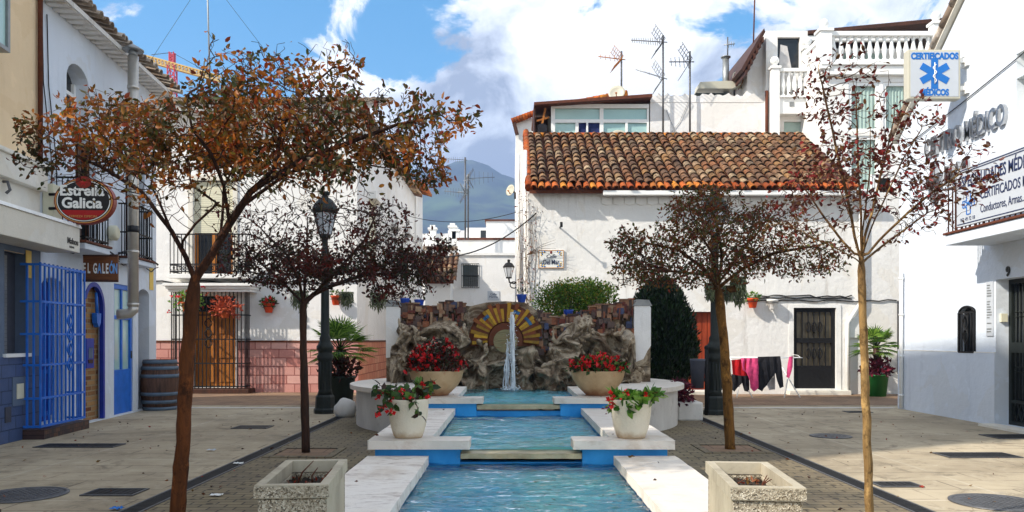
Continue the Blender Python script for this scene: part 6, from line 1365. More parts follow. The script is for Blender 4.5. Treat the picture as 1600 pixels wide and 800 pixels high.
# ---- crane far behind
YC = 170; k = YC/F; cb = at(269, 0, YC); t = thing('tower_crane', 'red tower crane with yellow jib far behind the tavern roof', 'crane', (cb.x, YC, 0)); ztop = at(0, 82, YC).z; zj = at(0, 103, YC).z
def lattice(mb, p, q, w, n, r):
    p, q = Vector(p), Vector(q); d = (q-p).normalized(); a = Vector((0, 1, 0)) if abs(d.y) < .9 else Vector((1, 0, 0)); b = d.cross(a).normalized(); cs = [a*w+b*w, a*w-b*w, -a*w-b*w, -a*w+b*w]
    for c_ in cs: mb.bar(p+c_, q+c_, r)
    for i in range(n):
        u, v = p+(q-p)*(i/n), p+(q-p)*((i+1)/n)
        for j in range(4): mb.bar(u+cs[j], v+cs[(j+1) % 4], r*.7); mb.bar(u+cs[j], u+cs[(j+1) % 4], r*.7)
m_ = MB(); lattice(m_, (0, 0, 0), (0, 0, zj), .72, 26, .2); lattice(m_, (0, 0, zj), (0, 0, ztop), .45, 4, .2); m_.build('tower', M['crane_red'], t)
m_ = MB(); a, b = at(222, 90, YC), at(345, 124, YC); lattice(m_, (a.x-cb.x, 0, a.z), (0, 0, zj), .55, 9, .22); lattice(m_, (0, 0, zj), (b.x-cb.x, 0, b.z), .55, 14, .22); m_.build('jib', M['crane_yellow'], t)
m_ = MB(); m_.tube([(0, 0, ztop), (a.x-cb.x+2, 0, a.z+.6)], .07, 4); m_.tube([(0, 0, ztop), ((b.x-cb.x)*.8, 0, zj+(b.z-zj)*.8+.6)], .07, 4); m_.build('stay_cable', M['cable_black'], t)
m_ = MB(); m_.box((a.x-cb.x, -.9, a.z-1.6), (a.x-cb.x+1.6, .9, a.z-.2)); m_.build('counterweight', M['dull_zinc'], t)
# ---- wires over the alley
def wire(label, p, q, sag, r_):
    p, q = Vector(p), Vector(q); m_ = MB(); n = 24; m_.tube([p+(q-p)*(i/n)-Vector((0, 0, sag*4*(i/n)*(1-i/n))) for i in range(n+1)], r_, 5); tag(m_.build('overhead_cable', M['cable_black']), label, 'cable', 'cables over the alley')
wire('thick black cable sagging across the alley from the street-sign house', at(590, 372, 20.2)+Vector((0, 0, 0)), at(838, 333, 19.55), .75, .017)
wire('thin black cable strung high across the alley in front of the mountain', at(640, 338, 26), at(818, 328, 22), .25, .010)
t = thing('wall_lantern', 'old black wall lantern on a curled bracket over the alley', 'lantern', at(795, 425, 21.5)); k = 21.5/F
m_ = MB(); m_.lathe([(4*k, -8*k), (8*k, 7*k)], n=6, smooth=False); m_.build('glass', M['sign_grey_white'], t)
m_ = MB(); m_.lathe([(9*k, 7*k), (9.5*k, 8*k), (5*k, 14*k), (2*k, 15*k), (2.5*k, 19*k), (0, 20*k)], n=6, smooth=False); m_.lathe([(4.6*k, -10*k), (4.6*k, -8*k)], n=6)
for j in range(6): a = PI*j/3; m_.tube([(4.1*k*math.cos(a), 4.1*k*math.sin(a), -8*k), (8.1*k*math.cos(a), 8.1*k*math.sin(a), 7*k)], .008, 4)
m_.build('frame', M['black_iron'], t); m_ = MB(); m_.tube([(0, 0, -10*k), (1*k, 0, -16*k), (8*k, .05, -18*k), (15*k, .1, -15*k), (24*k, .12, -17*k)], .022, 6); m_.tube([(8*k+6*k*math.cos(a*.6), .06, -20*k+5*k*math.sin(a*.6)) for a in range(10)], .016, 5); m_.build('bracket', M['black_iron'], t)

# ================================================================== lamp posts
def lamp_post(loc, label):
    t = thing('street_lamp', label, 'street lamp', loc, 0, 'cast iron lamp posts in the plaza')
    m_ = MB(); m_.lathe([(.21, 0), (.21, .07), (.185, .10), (.175, .30), (.15, .34)], n=8, smooth=False); m_.build('base', M['dark_green_iron'], t)
    m_ = MB(); m_.lathe([(.14, .34), (.12, .42), (.115, .95), (.14, .98), (.15, 1.04), (.12, 1.09), (.13, 1.13), (.155, 1.17), (.155, 1.22), (.12, 1.27), (.10, 1.33), (.105, 1.37), (.08, 1.42), (.074, 2.2), (.062, 2.9), (.075, 2.93), (.075, 2.99), (.055, 3.02), (.05, 3.18)], n=16)
    for j in range(12): a = PI*j/6; m_.tube([(.116*math.cos(a), .116*math.sin(a), .44), (.112*math.cos(a), .112*math.sin(a), .94)], .012, 5)
    m_.build('pole', M['dark_green_iron'], t)
    m_ = MB()
    for j in range(4): a = PI/4+PI*j/2; m_.tube([(.06*math.cos(a), .06*math.sin(a), 2.52), (.22*math.cos(a), .22*math.sin(a), 2.60), (.36*math.cos(a), .36*math.sin(a), 2.54)], .016, 5)
    m_.build('basket_arm', M['dark_green_iron'], t)
    m_ = MB(); m_.lathe([(.05, 3.18), (.10, 3.22), (.12, 3.26)], n=8); m_.lathe([(.205, 3.64), (.235, 3.66), (.235, 3.72), (.20, 3.80), (.12, 3.90), (.06, 3.94), (.05, 3.97), (.095, 4.03), (.07, 4.04), (.0, 4.0)], n=16)
    for j in range(8): a = PI*j/4; m_.tube([(.115*math.cos(a), .115*math.sin(a), 3.26), (.205*math.cos(a), .205*math.sin(a), 3.65)], .010, 5); m_.tube([(.235*math.cos(a), .235*math.sin(a), 3.69), (.26*math.cos(a), .26*math.sin(a), 3.735)], [.02, .008], 5); m_.tube([(.07*math.cos(a), .07*math.sin(a), 3.98), (.105*math.cos(a), .105*math.sin(a), 4.075)], [.014, .006], 5)
    lt = m_.build('lantern_frame', M['dark_green_iron'], t); m_ = MB(); m_.lathe([(.11, 3.262), (.195, 3.64)], n=8, smooth=False); m_.build('lantern_glass', M['sign_grey_white'], lt)
    return t
lp = lamp_post((at(508, 0, 14.6).x, 14.6, 0), 'black cast iron lamp post behind the left back tree, its crowned lantern showing')
dup(lp, (at(1117, 0, 14.35).x, 14.35, 0), None, 'black cast iron lamp post behind the right back tree, next to the litter bin')
# moss-like trailing plants in baskets on the lamp posts
def moss(px, py0, py1, Y, wpx, label, seed):
    r = random.Random(seed); k = Y/F; c = at(px, py0, Y); h = (py1-py0)*k; w = wpx*k*.5; t = thing('hanging_basket', label, 'hanging plant', c, 0, 'hanging baskets on the lamp posts')
    m_ = MB(); m_.lathe([(.03, -.10), (w*.7, -.05), (w*.8, 0)], n=12); m_.tube([(0, 0, 0), (0, 0, .14)], .006, 4); m_.build('basket', M['dark_pot'], t); m_ = MB()
    for i in range(150):
        a = r.uniform(0, 2*PI); q = w*math.sqrt(r.random()); x, y = q*math.cos(a), q*math.sin(a); L_ = h*r.uniform(.5, 1.0)*(1-.3*(q/w)); n = 5
        for j in range(n): leaf_quads(m_, (x+r.gauss(0, .008), y+r.gauss(0, .008), .05-L_*j/n), Vector((r.gauss(0, .25), r.gauss(0, .25), -1)), L_/n*1.3, 0, .1, .26, r)
    m_.build('trailing_foliage', M['leaf_moss'], t)
for i, a in enumerate(((468, 458, 496, 14.4, 26, 'grey green trailing basket left of the left lamp post, under the dark tree'), (541, 460, 492, 14.4, 22, 'grey green trailing basket just right of the left lamp post'), (592, 462, 497, 14.5, 28, 'trailing basket farthest right under the left back tree'),
                       (1110, 446, 482, 14.2, 18, 'trailing basket left of the right lamp post'), (1154, 436, 492, 14.2, 24, 'long trailing basket just right of the right lamp post'), (1136, 450, 484, 14.6, 16, 'trailing basket behind the right lamp post'))): moss(*a, 30+i)
# litter bin on its own post
t = thing('litter_bin', 'dark blue-grey litter bin on a short post beside the right lamp post', 'litter bin', (at(1104, 0, 14.2).x, 14.2, 0))
m_ = MB(); m_.tube([(0, 0, 0), (0, 0, 1.18)], .035, 10); m_.ball((0, 0, 1.2), .045, 0, 10); m_.build('post', M['black_iron'], t)
m_ = MB(); m_.lathe([(.11, .48), (.135, .95), (.14, .96), (.14, 1.0)], (-.16, 0, 0), 16, sy=.9); m_.build('bin', M['grey_plastic'], t); m_ = MB(); m_.box((-.06, -.03, .6), (-.01, .03, .66)); m_.box((-.06, -.03, .85), (-.01, .03, .91)); m_.build('clamp', M['black_iron'], t)

# ================================================================== pots, bowls and planters
def tall_pot(loc, label, seed, green):
    t = thing('flower_pot', label, 'flower pot', loc, 0, 'tall cream pots on the fountain step'); m_ = MB()
    m_.lathe([(.118, 0), (.128, .015), (.155, .10), (.172, .20), (.180, .30), (.183, .335), (.180, .342), (.166, .342), (.160, .30), (.16, .29)], n=36); m_.build('pot', M['pot_stone'], t)
    m_ = MB(); m_.lathe([(.161, .295), (.161, .305), (0, .315)], n=20); m_.build('soil', M['dark_soil'], t)
    r = random.Random(seed); m_ = MB(); fl_ = []
    for i in range(22 if green else 26):
        a = r.uniform(0, 2*PI); 
        if green and r.random() < .55: a = r.gauss(-.3, .9)
        q = r.uniform(.02, .15); p = Vector((q*math.cos(a), q*math.sin(a), .31)); hang = r.random() < (.22 if green else .42); d = Vector((math.cos(a)*r.uniform(.2, .9), math.sin(a)*r.uniform(.2, .9), 1.0)).normalized(); n = 6; pts = [p.copy()]; L_ = r.uniform(.08, .20) if green else r.uniform(.14, .32)
        for j in range(n): d = (d+Vector((math.cos(a)*.16, math.sin(a)*.16, -.42 if hang else -.10))).normalized(); p = p+d*L_/n; pts.append(p.copy())
        for j, pp in enumerate(pts[2 if not green else 1:]):
            for _ in range(r.randint(2, 6) if green else r.randint(0, 4)): leaf_quads(m_, pp+rand_dir(r)*.012, rand_dir(r)+Vector((0, -.1, .1)), r.uniform(.045, .10), 0, .2, .7, r, True)
        if r.random() < (.25 if green else .4): fl_.append(pts[-1])
        yield_pts.append(pts)
    m_.build('leaves', M['leaf_bright' if green else 'leaf_pot'], t)
    m_ = MB()
    for pts in yield_pts: m_.tube(pts, .004, 4, cap=False)
    yield_pts.clear(); m_.build('stems', M['rust_brown'], t)
    fl_ += [(r.uniform(-.30 if not green else -.24, .16 if not green else -.05), -.13, r.uniform(.27, .42)) for _ in range(5)]
    m_ = MB(); blossoms(m_, fl_, .055, r); m_.build('flowers', M['petal_red'], t)
yield_pts = []
tall_pot((at(638, 0, 7.1).x, 7.1, C2), 'tall cream pot with straggly red geranium on the left step of the fountain', 21, False)
tall_pot((at(986, 0, 7.08).x, 7.08, C2), 'tall cream textured pot with bright green leaves on the right step of the fountain', 22, True)
def bowl(loc, label, seed, dense):
    t = thing('flower_bowl', label, 'flower bowl', loc, 0, 'wide stone bowls beside the upper pool'); m_ = MB()
    m_.lathe([(.16, 0), (.165, .02), (.20, .05), (.28, .13), (.335, .22), (.36, .315), (.362, .33), (.335, .33), (.32, .25)], n=40); m_.build('bowl', M['bowl_stone'], t)
    m_ = MB(); m_.lathe([(.325, .27), (.325, .28), (0, .31)], n=20); m_.build('soil', M['dark_soil'], t); r = random.Random(seed); m_ = MB(); fl_ = []
    for i in range(900):
        a = r.uniform(0, 2*PI); q = .40*math.sqrt(r.random()); hh = .33+(.40 if dense else .17)*(1-(q/.44)**2)*r.uniform(.2, 1)+r.uniform(-.03, .06); p = Vector((q*math.cos(a), q*math.sin(a), hh)); leaf_quads(m_, p, rand_dir(r)+Vector((0, 0, .3)), r.uniform(.04, .08), 0, .2, .75, r)
        if r.random() < .105: fl_.append(p+Vector((0, -.02, .03)))
    m_.build('leaves', M['leaf_dusk' if dense else 'leaf_pot'], t); m_ = MB()
    for i in range(50): a = r.uniform(0, 2*PI); q = .3*math.sqrt(r.random()); m_.tube([(q*.7*math.cos(a), q*.7*math.sin(a), .29), (q*math.cos(a), q*math.sin(a), .42)], .005, 4)
    m_.build('stems', M['rust_brown'], t); m_ = MB(); fl_ += [(r.uniform(-.4, .4), -.3+abs(r.gauss(0, .04)), r.uniform(.28, .38)) for _ in range(9)]; blossoms(m_, fl_, .06, r); m_.build('flowers', M['petal_red'], t)
bowl((at(682, 0, 10.6).x, 10.6, C3), 'wide stone bowl with tall red begonias on the left of the upper pool', 31, True)
bowl((at(934, 0, 10.6).x, 10.6, C3), 'wide stone bowl with low red begonias on the right of the upper pool', 32, False)
def planter(label, x0, x1, y0, y1, zt, seed, skew=0, base=0.0):
    t = thing('concrete_planter', label, 'planter', ((x0+x1)/2, (y0+y1)/2, base+.001), skew, 'concrete trough planters at the front'); w, l = (x1-x0)/2, (y1-y0)/2; a = .042
    m_ = MB()
    for p, q in (((-w, -l), (w, -l+a)), ((-w, l-a), (w, l)), ((-w, -l+a+.001), (-w+a, l-a-.001)), ((w-a, -l+a+.001), (w, l-a-.001))): m_.box((p[0]+.012, p[1]+.012 if p[1] < 0 and p[1] == -l else p[1], 0), (q[0]-.012, q[1]-.012 if q[1] == l else q[1], zt-.084))
    m_ = MB(); m_.box((-w+.012, -l+.012, .0), (w-.012, -l+a, zt-.066)); m_.box((-w+.012, l-a, 0), (w-.012, l-.012, zt-.066)); m_.box((-w+.012, -l+a+.001, 0), (-w+a, l-a-.001, zt-.066), 1); m_.box((w-a, -l+a+.001, 0), (w-.012, l-a-.001, zt-.066), 1); m_.build('body', [M['planter_aggregate'], M['planter_smooth']], t, bevel=.006)
    m_ = MB(); m_.box((-w, -l, zt-.060), (w, -l+a, zt), 0); m_.box((-w, l-a, zt-.060), (w, l, zt), 0); m_.box((-w, -l+a, zt-.060), (-w+a, l-a, zt), 0); m_.box((w-a, -l+a, zt-.060), (w, l-a, zt), 0)
    m_.box((-w-.002, -l-.003, zt-.056), (w+.002, -l-.001, zt-.006), 1); m_.box((-w+.02, -l+.02, zt-.067), (w-.02, -l+a, zt-.0595), 1); m_.build('rim', [M['planter_smooth'], M['planter_aggregate']], t, bevel=.008)
    r = random.Random(seed); m_ = MB(); n = 18; g_ = [(-w+a+(2*w-2*a)*i/n, -l+a+(2*l-2*a)*j/n, zt-.105+r.uniform(-.02, .03)) for j in range(n+1) for i in range(n+1)]; m_.add(g_, [(j*(n+1)+i, j*(n+1)+i+1, (j+1)*(n+1)+i+1, (j+1)*(n+1)+i) for j in range(n) for i in range(n)]); m_.build('soil', M['dark_soil'], t)
    m_ = MB()
    for i in range(160): leaf_quads(m_, (r.uniform(-w+a, w-a), r.uniform(-l+a, l-a), zt-.092), rand_dir(r)+Vector((0, 0, .2)), r.uniform(.015, .035), 0, .2, .5, r)
    tag(m_.build('leaf_litter', M['leaf_dry'], t), kind='stuff'); m_ = MB()
    for i in range(4): x, y = r.uniform(-w*.5, w*.6), r.uniform(-l*.5, l*.4); d = Vector((r.gauss(0, .25)+.1, r.gauss(0, .2), 1)); L_ = r.uniform(.06, .16); m_.tube([(x, y, zt-.1), Vector((x, y, zt-.1))+d*L_*.6, Vector((x, y, zt-.1))+d*L_+Vector((.03, 0, 0))], [.006, .004, .002], 5)
    m_.build('dry_twig', M['rust_brown'], t)
planter('pale concrete planter with dark empty soil standing on the left pool coping', -1.180, -.855, 3.56, 4.32, .35, 3, R(5.4), C1)
planter('speckled concrete planter with dry red twigs standing on the right pool coping', .996, 1.318, 3.50, 4.25, .35, 4, R(-5.2), C1)

# small hanging wall pots: (frame, px, py, colour, label, plant)
for fr, px, py, mt, lab, lf, fm, n in ((AF, 420, 480, 'orange_clay', 'orange clay wall pot with red flowers left on the white house', 'leaf_pot', 'petal_red', 90), (AF, 525, 468, 'orange_clay', 'orange clay wall pot right of the left lamp post', 'leaf_pot', None, 26), (AF, 352, 488, 'terracotta', 'wall pot with a mass of orange-red trailing flowers on the door gate', 'petal_orange', 'petal_orange', 170), (AF, 292, 478, 'terracotta', 'leafy pot with red flowers hanging at the left of the door gate', 'leaf_bright', 'petal_red', 150),
                              (HF, 1176, 472, 'orange_clay', 'orange clay wall pot with a green sprig on the street-sign house', 'leaf_bright', None, 40), (HF, 1207, 474, 'white_trim', 'empty white wall bracket pot beside the orange pot', None, None, 0)):
    d = -.62 if px in (352, 292) else -.14; x, z = fr.at(px, py, d); t = fr.thing('wall_pot', lab, 'flower pot', x, d, z-.14, 'pots hung on the house walls'); s_ = 1.0
    m_ = MB(); m_.lathe([(.075, 0), (.085, .01), (.12, .19), (.135, .195), (.135, .235), (.115, .235), (.11, .2)], n=20); m_.build('pot', M[mt], t); m_ = MB(); m_.tube([(-.137*math.cos(a), .137*math.sin(a)*1, .15) for a in [PI*k/8 for k in range(-8, 9)]], .008, 4); m_.tube([(0, .13, .15), (0, -d*.97 if abs(d) < .3 else .17, .15)], .008, 4); m_.build('ring', M['black_iron'], t)
    r = random.Random(px); m_ = MB(); sp = .42 if n > 100 else .2
    if n:
        foliage_ball(m_, (.0, 0, .25), (sp, .2, sp*.62), n*2, .085, r, inner=.1); m_.build('leaves', M[lf], t)
        if fm: m_ = MB(); blossoms(m_, [(r.gauss(0, sp*.5), r.gauss(-.05, .1), .26+r.gauss(0, sp*.3)) for _ in range(n//6)], .07, r); m_.build('flowers', M[fm], t)
# blue pots on the mosaic wall
for px, py, lab in ((633, 474, 'blue glazed pot with red plant on the left end of the mosaic wall'), (655, 476, 'smaller blue glazed pot without flowers on the left of the mosaic wall'), (815, 468, 'blue glazed pot at the right shoulder of the ceramic sun'), (888, 492, 'blue glazed pot low on the right half of the mosaic wall')):
    c = at(px, py+5, MY+.15); t = thing('blue_pot', lab, 'flower pot', c, 0, 'blue pots on the mosaic wall'); m_ = MB(); m_.lathe([(.05, 0), (.06, .02), (.085, .12), (.09, .14), (.08, .14), (.07, .1)], n=16); m_.build('pot', M['blue_glaze'], t)
    r = random.Random(px); m_ = MB(); foliage_ball(m_, (0, 0, .16), (.10, .08, .08), 40 if px != 655 else 14, .05, r); m_.build('leaves', M['leaf_purple' if px == 633 else 'leaf_pot'], t)

# ================================================================== fan palms
def palm(loc, label, hpot, rp, potmat, h, R_, seed, extra=None, nfr=30):
    t = thing('potted_palm', label, 'potted palm', loc, 0, 'fan palms in pots'); r = random.Random(seed); m_ = MB(); m_.lathe([(rp*.8, 0), (rp, hpot*.92), (rp*1.06, hpot*.93), (rp*1.06, hpot), (rp*.95, hpot), (rp*.9, hpot*.9)], n=28); m_.build('pot', M[potmat], t)
    m_ = MB(); m_.lathe([(rp*.93, hpot*.9), (0, hpot*.95)], n=16); m_.build('soil', M['dark_soil'], t); m_ = MB(); m_.tube([(0, 0, hpot*.9), (.02, 0, (hpot+h)*.5), (0, 0, h)], [.09, .075, .07], 10)
    for i in range(40): a = r.uniform(0, 2*PI); z = r.uniform(hpot, h); m_.tube([(.07*math.cos(a), .07*math.sin(a), z), (.12*math.cos(a), .12*math.sin(a), z+.06)], [.02, .006], 4)
    m_.build('trunk', M['dark_wood'], t); m_ = MB(); st_ = MB()
    for i in range(nfr):
        a = 2*PI*i*.382+r.uniform(-.2, .2); el = r.uniform(-.35, 1.35); d = Vector((math.cos(a)*math.cos(el), math.sin(a)*math.cos(el), math.sin(el))); p0 = Vector((0, 0, h)); p1 = p0+d*R_*.5; st_.tube([p0, p0+d*R_*.25+Vector((0, 0, .02)), p1], [.012, .009, .007], 5)
        s_ = d.cross(Vector((0, 0, 1))); s_ = s_.normalized() if s_.length > .1 else Vector((1, 0, 0)); nb = 17
        for j in range(nb):
            f = (j/(nb-1)-.5)*2; dd = (d*math.cos(f*1.45)+s_*math.sin(f*1.45)).normalized(); L_ = R_*.55*(1-.25*abs(f))*r.uniform(.85, 1.1); up = dd.cross(s_ if abs(f) < .5 else d).normalized(); w_ = up.cross(dd).normalized()*.014; q = p1+dd*L_-Vector((0, 0, L_*.16)); mid = p1+dd*L_*.5
            m_.add([p1, mid+w_, q, mid-w_, mid+Vector((0, 0, -.012))], [(0, 1, 4), (1, 2, 4), (2, 3, 4), (3, 0, 4)])
    m_.build('fronds', M['leaf_palm'], t); st_.build('stalks', M['leaf_pot'], t)
    if extra: m_ = MB(); foliage_ball(m_, (0, -.02, hpot+.14), (rp*1.35, rp*1.2, .26), 420, .11, r, inner=.2, width=.6); m_.build('underplanting', M[extra], t)
palm((at(531, 0, 15.9).x, 15.9, 0), 'fan palm in a dark pot behind the left lamp post', .62, .30, 'dark_pot', 1.12, .78, 41, 'leaf_dusk', 34)
palm((at(1369, 0, 18.9).x, 18.9, 0), 'fan palm and purple foliage in a green tub by the right house wall', .52, .27, 'green_pot', 1.15, .62, 42, 'leaf_purple', 30)
# white rough stone and block with burgundy plant at the ends of the pool wings
t = thing('white_stone', 'rough white painted boulder beside the left lamp post', 'stone', (at(540, 0, 13.9).x, 13.9, 0)); m_ = MB(); r = random.Random(2); m_.ball((0, 0, .12), .2, 0, 14, (1, .8, 1.0)); m_.v = [(x*(1+.2*noise.noise(Vector((x*7, y*7, z*7)))), y*(1+.2*noise.noise(Vector((x*7+4, y*7, z*7)))), max(0, z*(1.05+.25*noise.noise(Vector((x*6, y*6+3, z*6)))))) for x, y, z in m_.v]; m_.build('stone', M['white_plaster_wall'], t)
t = thing('low_white_planter', 'low white block planter with burgundy foliage right of the pool', 'planter', (at(1074, 0, 13.4).x, 13.4, 0)); m_ = MB(); m_.box((-.20, -.2, 0), (.22, .25, .31)); m_.build('block', M['white_plaster_wall'], t, bevel=.03); m_ = MB(); foliage_ball(m_, (-.12, -.02, .42), (.20, .24, .26), 420, .09, random.Random(5), inner=.1, up=-.1); m_.build('foliage', M['leaf_purple'], t)

# ================================================================== laundry
YL = 18.75; rk = thing('clothes_rack', 'folding white clothes rack before the street-sign house', 'clothes rack', (at(1190, 0, YL).x, YL, 0)); lx = lambda px: at(px, 0, YL).x-rk.location.x; lz = lambda py: at(0, py, YL).z
m_ = MB(); zt = .92
for x in (-.55, .55): m_.tube([(x-.12, -.3, 0), (x+.25, .28, zt)], .013, 6); m_.tube([(x+.25, -.3, 0), (x-.12, .28, zt)], .013, 6)
m_.tube([(-.75, -.28, zt), (.85, -.28, zt)], .010, 6); m_.tube([(-.75, .28, zt), (.85, .28, zt)], .010, 6); m_.tube([(-.75, -.28, zt), (-.75, .28, zt)], .010, 6); m_.tube([(.85, -.28, zt), (.85, .28, zt)], .010, 6)
for k in range(1, 6): m_.tube([(-.75, -.28+k*.093, zt), (.85, -.28+k*.093, zt)], .005, 4)
m_.build('frame', M['white_paint'], rk)
def cloth(name, label, cat, poly, mat, dy, seed):                # hanging outline folded over a rail, with folds and thickness
    bx = sum(p[0] for p in poly)/len(poly); xs = [lx(p[0]) for p in poly]; zs = [lz(p[1]) for p in poly]; t0 = Vector((rk.location.x, YL+dy, 0)); r = random.Random(seed); m_ = MB()
    bm = bmesh.new(); vs = [bm.verts.new((x, 0, z)) for x, z in zip(xs, zs)]; bm.faces.new(vs); bmesh.ops.triangulate(bm, faces=bm.faces[:]); bmesh.ops.subdivide_edges(bm, edges=bm.edges[:], cuts=5, use_grid_fill=True)
    for v in bm.verts: v.co.y = .022*math.sin(v.co.x*42+seed)+.02*noise.noise(Vector((v.co.x*9, seed, v.co.z*4)))
    me = bpy.data.meshes.new(name); bm.to_mesh(me); bm.free(); me.materials.append(M[mat]); o = bpy.data.objects.new(name, me); COL.objects.link(o); o.location = t0; md = o.modifiers.new('thickness', 'SOLIDIFY'); md.thickness = .008; tag(o, label, cat, 'laundry on the clothes rack')
cloth('red_towel', 'red towel at the left of the clothes rack', 'towel', [(1136, 562), (1154, 560), (1166, 570), (1164, 586), (1150, 586), (1138, 584)], 'red_cloth', -.37, 1)
cloth('dark_leggings', 'dark leggings hanging below the red towel', 'leggings', [(1140, 584), (1166, 585), (1167, 612), (1160, 610), (1153, 590), (1148, 592), (1144, 611), (1139, 607)], 'dark_cloth', -.18, 2)
cloth('pink_shirt', 'bright pink shirt hung over the middle of the clothes rack', 'shirt', [(1150, 559), (1176, 559), (1177, 584), (1172, 584), (1177, 604), (1170, 610), (1164, 604), (1163, 584), (1152, 577)], 'pink_cloth', -.40, 3)
cloth('black_trousers', 'long black trousers hung in front on the clothes rack', 'trousers', [(1177, 557), (1211, 556), (1217, 603), (1210, 605), (1204, 582), (1197, 575), (1191, 588), (1183, 610), (1177, 606), (1180, 590)], 'dark_cloth', -.35, 4)
cloth('pale_shirt', 'small pale grey top with dark print behind the black trousers', 'top', [(1194, 577), (1208, 576), (1208, 608), (1199, 609), (1193, 592)], 'grey_cloth', -.12, 5)
cloth('pink_sock', 'thin pink garment hanging alone at the right end of the line', 'sock', [(1226, 557), (1232, 556), (1231, 572), (1226, 590), (1222, 588), (1224, 571)], 'pink_cloth', -.30, 6)
m_ = MB(); m_.tube([(rk.location.x+.8, YL-.28, .93), (rk.location.x+1.05, 19.3, .96), (at(1238, 0, 19.5).x, 19.58, .98)], .007, 4); tag(m_.build('clothes_line', M['white_paint']), 'thin washing line from the clothes rack to the black door', 'line')

# ================================================================== shrubs
t = thing('hedge', 'bright green clipped hedge behind the mosaic wall under the street name plate', 'hedge', (at(895, 0, 17).x, 17, 0)); r = random.Random(6); m_ = MB()
for _ in range(120):
    px = r.uniform(846, 952); py = r.uniform(446, 520); p = at(px, py, 17+r.uniform(-.7, .7)); d = p-t.location; d.z = min(d.z, 2.50+.08*noise.noise(Vector((d.x*3, d.y*3, 1)))); foliage_ball(m_, d, (.28, .30, .20), 150, .062, r, inner=.1)
m_.build('foliage', M['leaf_hedge'], t); m_ = MB()
for k in range(9): x = -.75+k*.2; m_.tube([(x, r.uniform(-.3, .3), 0), (x+r.uniform(-.1, .1), 0, 1.2), (x+r.uniform(-.3, .3), r.uniform(-.3, .3), 2.3)], [.03, .022, .01], 6)
m_.build('trunk', M['bark_dark'], t)
t = thing('dark_conifer', 'dense dark green rounded conifer at the right end of the mosaic wall', 'shrub', (at(1035, 0, 16.2).x, 16.2, 0)); r = random.Random(8); m_ = MB(); k = 16.2/F; nn = 0
while nn < 15000:
    v = rand_dir(r); q = r.random()**.28; z = 1.35+v.z*q*1.22; x = v.x*q*.74*(1-.15*v.z)*(1+.10*noise.noise(v*3)); y = v.y*q*.74
    leaf_quads(m_, (x-.05, y, z+.05*noise.noise(Vector((x*5, y*5, z*5)))), Vector((v.x*.5+r.gauss(0, .35), v.y*.5+r.gauss(0, .35), 1)), r.uniform(.07, .13), 0, .2, .42, r); nn += 1
m_.build('foliage', M['leaf_cypress'], t); m_ = MB(); m_.tube([(0, 0, 0), (0, 0, 2.2)], [.09, .03], 8); m_.build('trunk', M['bark_dark'], t)
t = thing('wall_creeper', 'thin dry creeper climbing the left corner of the street-sign house', 'climbing plant', (.36, 19.5, 0)); r = random.Random(3); m_ = MB(); lf = MB()
for k in range(9):
    x, y = r.uniform(-.12, .18), r.uniform(-.02, .06); pts = [(x, y, 0)]
    for i in range(14): x += r.gauss(0, .05); pts.append((max(-.25, min(x, .3)), y, .35*(i+1)*r.uniform(.9, 1.0)))
    m_.tube(pts, [.013-.0007*i for i in range(15)], 4)
    for p in pts[3:]:
        for _ in range(5): leaf_quads(lf, Vector(p)+rand_dir(r)*.10, rand_dir(r), r.uniform(.03, .07), 0, .2, .5, r)
p0 = Vector((0, -.05, 3.4))
for k in range(5): d = Vector((1, -.1, .12*k-.1)); m_.tube([p0, p0+d*.35+Vector((0, 0, .1)), p0+d*.7+Vector((0, -.02, .12*r.random()))], [.01, .007, .003], 4)
m_.build('stems', M['bark_tan'], t); lf.build('leaves', M['leaf_dry'], t)
# ================================================================== trees
TREES = 'pruned plaza trees round the fountain'
def tree(name, label, base, Y, limbs_px, blobs, bark, leaf, prob, size, seed, step=.075, infl=.6, kill=.10, r_tip=.0022, expo=2.35, rmax=.09, per=2, maxdesc=4, rbase=None, spread=.05, width=.5, depth=1.0, hang=-.2, nm=2.5, clump=3.2):
    r = np.random.default_rng(seed); b = at(base[0], base[1], Y); b = Vector((b.x, Y, 0)); limbs = []
    for i, pl in enumerate(limbs_px):
        pts = [at(q[0], q[1], Y+(q[2] if len(q) > 2 else 0)) for q in pl]
        if i == 0: pts[0] = b
        limbs.append((pts, None if i == 0 else -1))
    att = blob_points([b_[:4]+(int(b_[4]*nm),)+b_[5:] for b_ in blobs], Y, r, depth); P, par, nfix = grow(limbs, att, step, infl, kill, 110, seed); rr = random.Random(seed)
    tr = thing(name, label, 'tree', b, 0, TREES)
    mb, rad, desc, ch = tree_mesh(P, par, r_tip, expo, rmax, nfix, (lambda p, q: max(q, rbase*(1-.22*min(1, p[2]/2.2)))*(1+.16*noise.noise(Vector((p[0]*3, 1, p[2]*5.5)))+.08*noise.noise(Vector((2, p[0], p[2]*16)))) if rbase and p[2] < zfork else q)) if (zfork := at(0, limbs_px[0][-1][1], Y).z) else None
    wob = [(v[0]+.006*noise.noise(Vector((v[2]*7, v[0]*3, 1))), v[1], v[2]) for v in mb.v]; mb.v = wob
    mb.build('trunk', M[bark], tr, True); cl_ = lambda px, py, p: prob(px, py, p)*min(1.25, max(.12, .58+2.2*noise.noise(p*clump+Vector((seed, 0, 0)))))
    lm = leaves_on(P, par, desc, nfix, cl_, size, seed+1, per, maxdesc, spread, hang, width); lm.build('crown', M[leaf], tr, True, fix=False)
    open('/tmp/trees.txt','a').write(str(('TREE', name, len(P), 'nodes', len(lm.f)//4, 'leaves'))+'\n'); return P
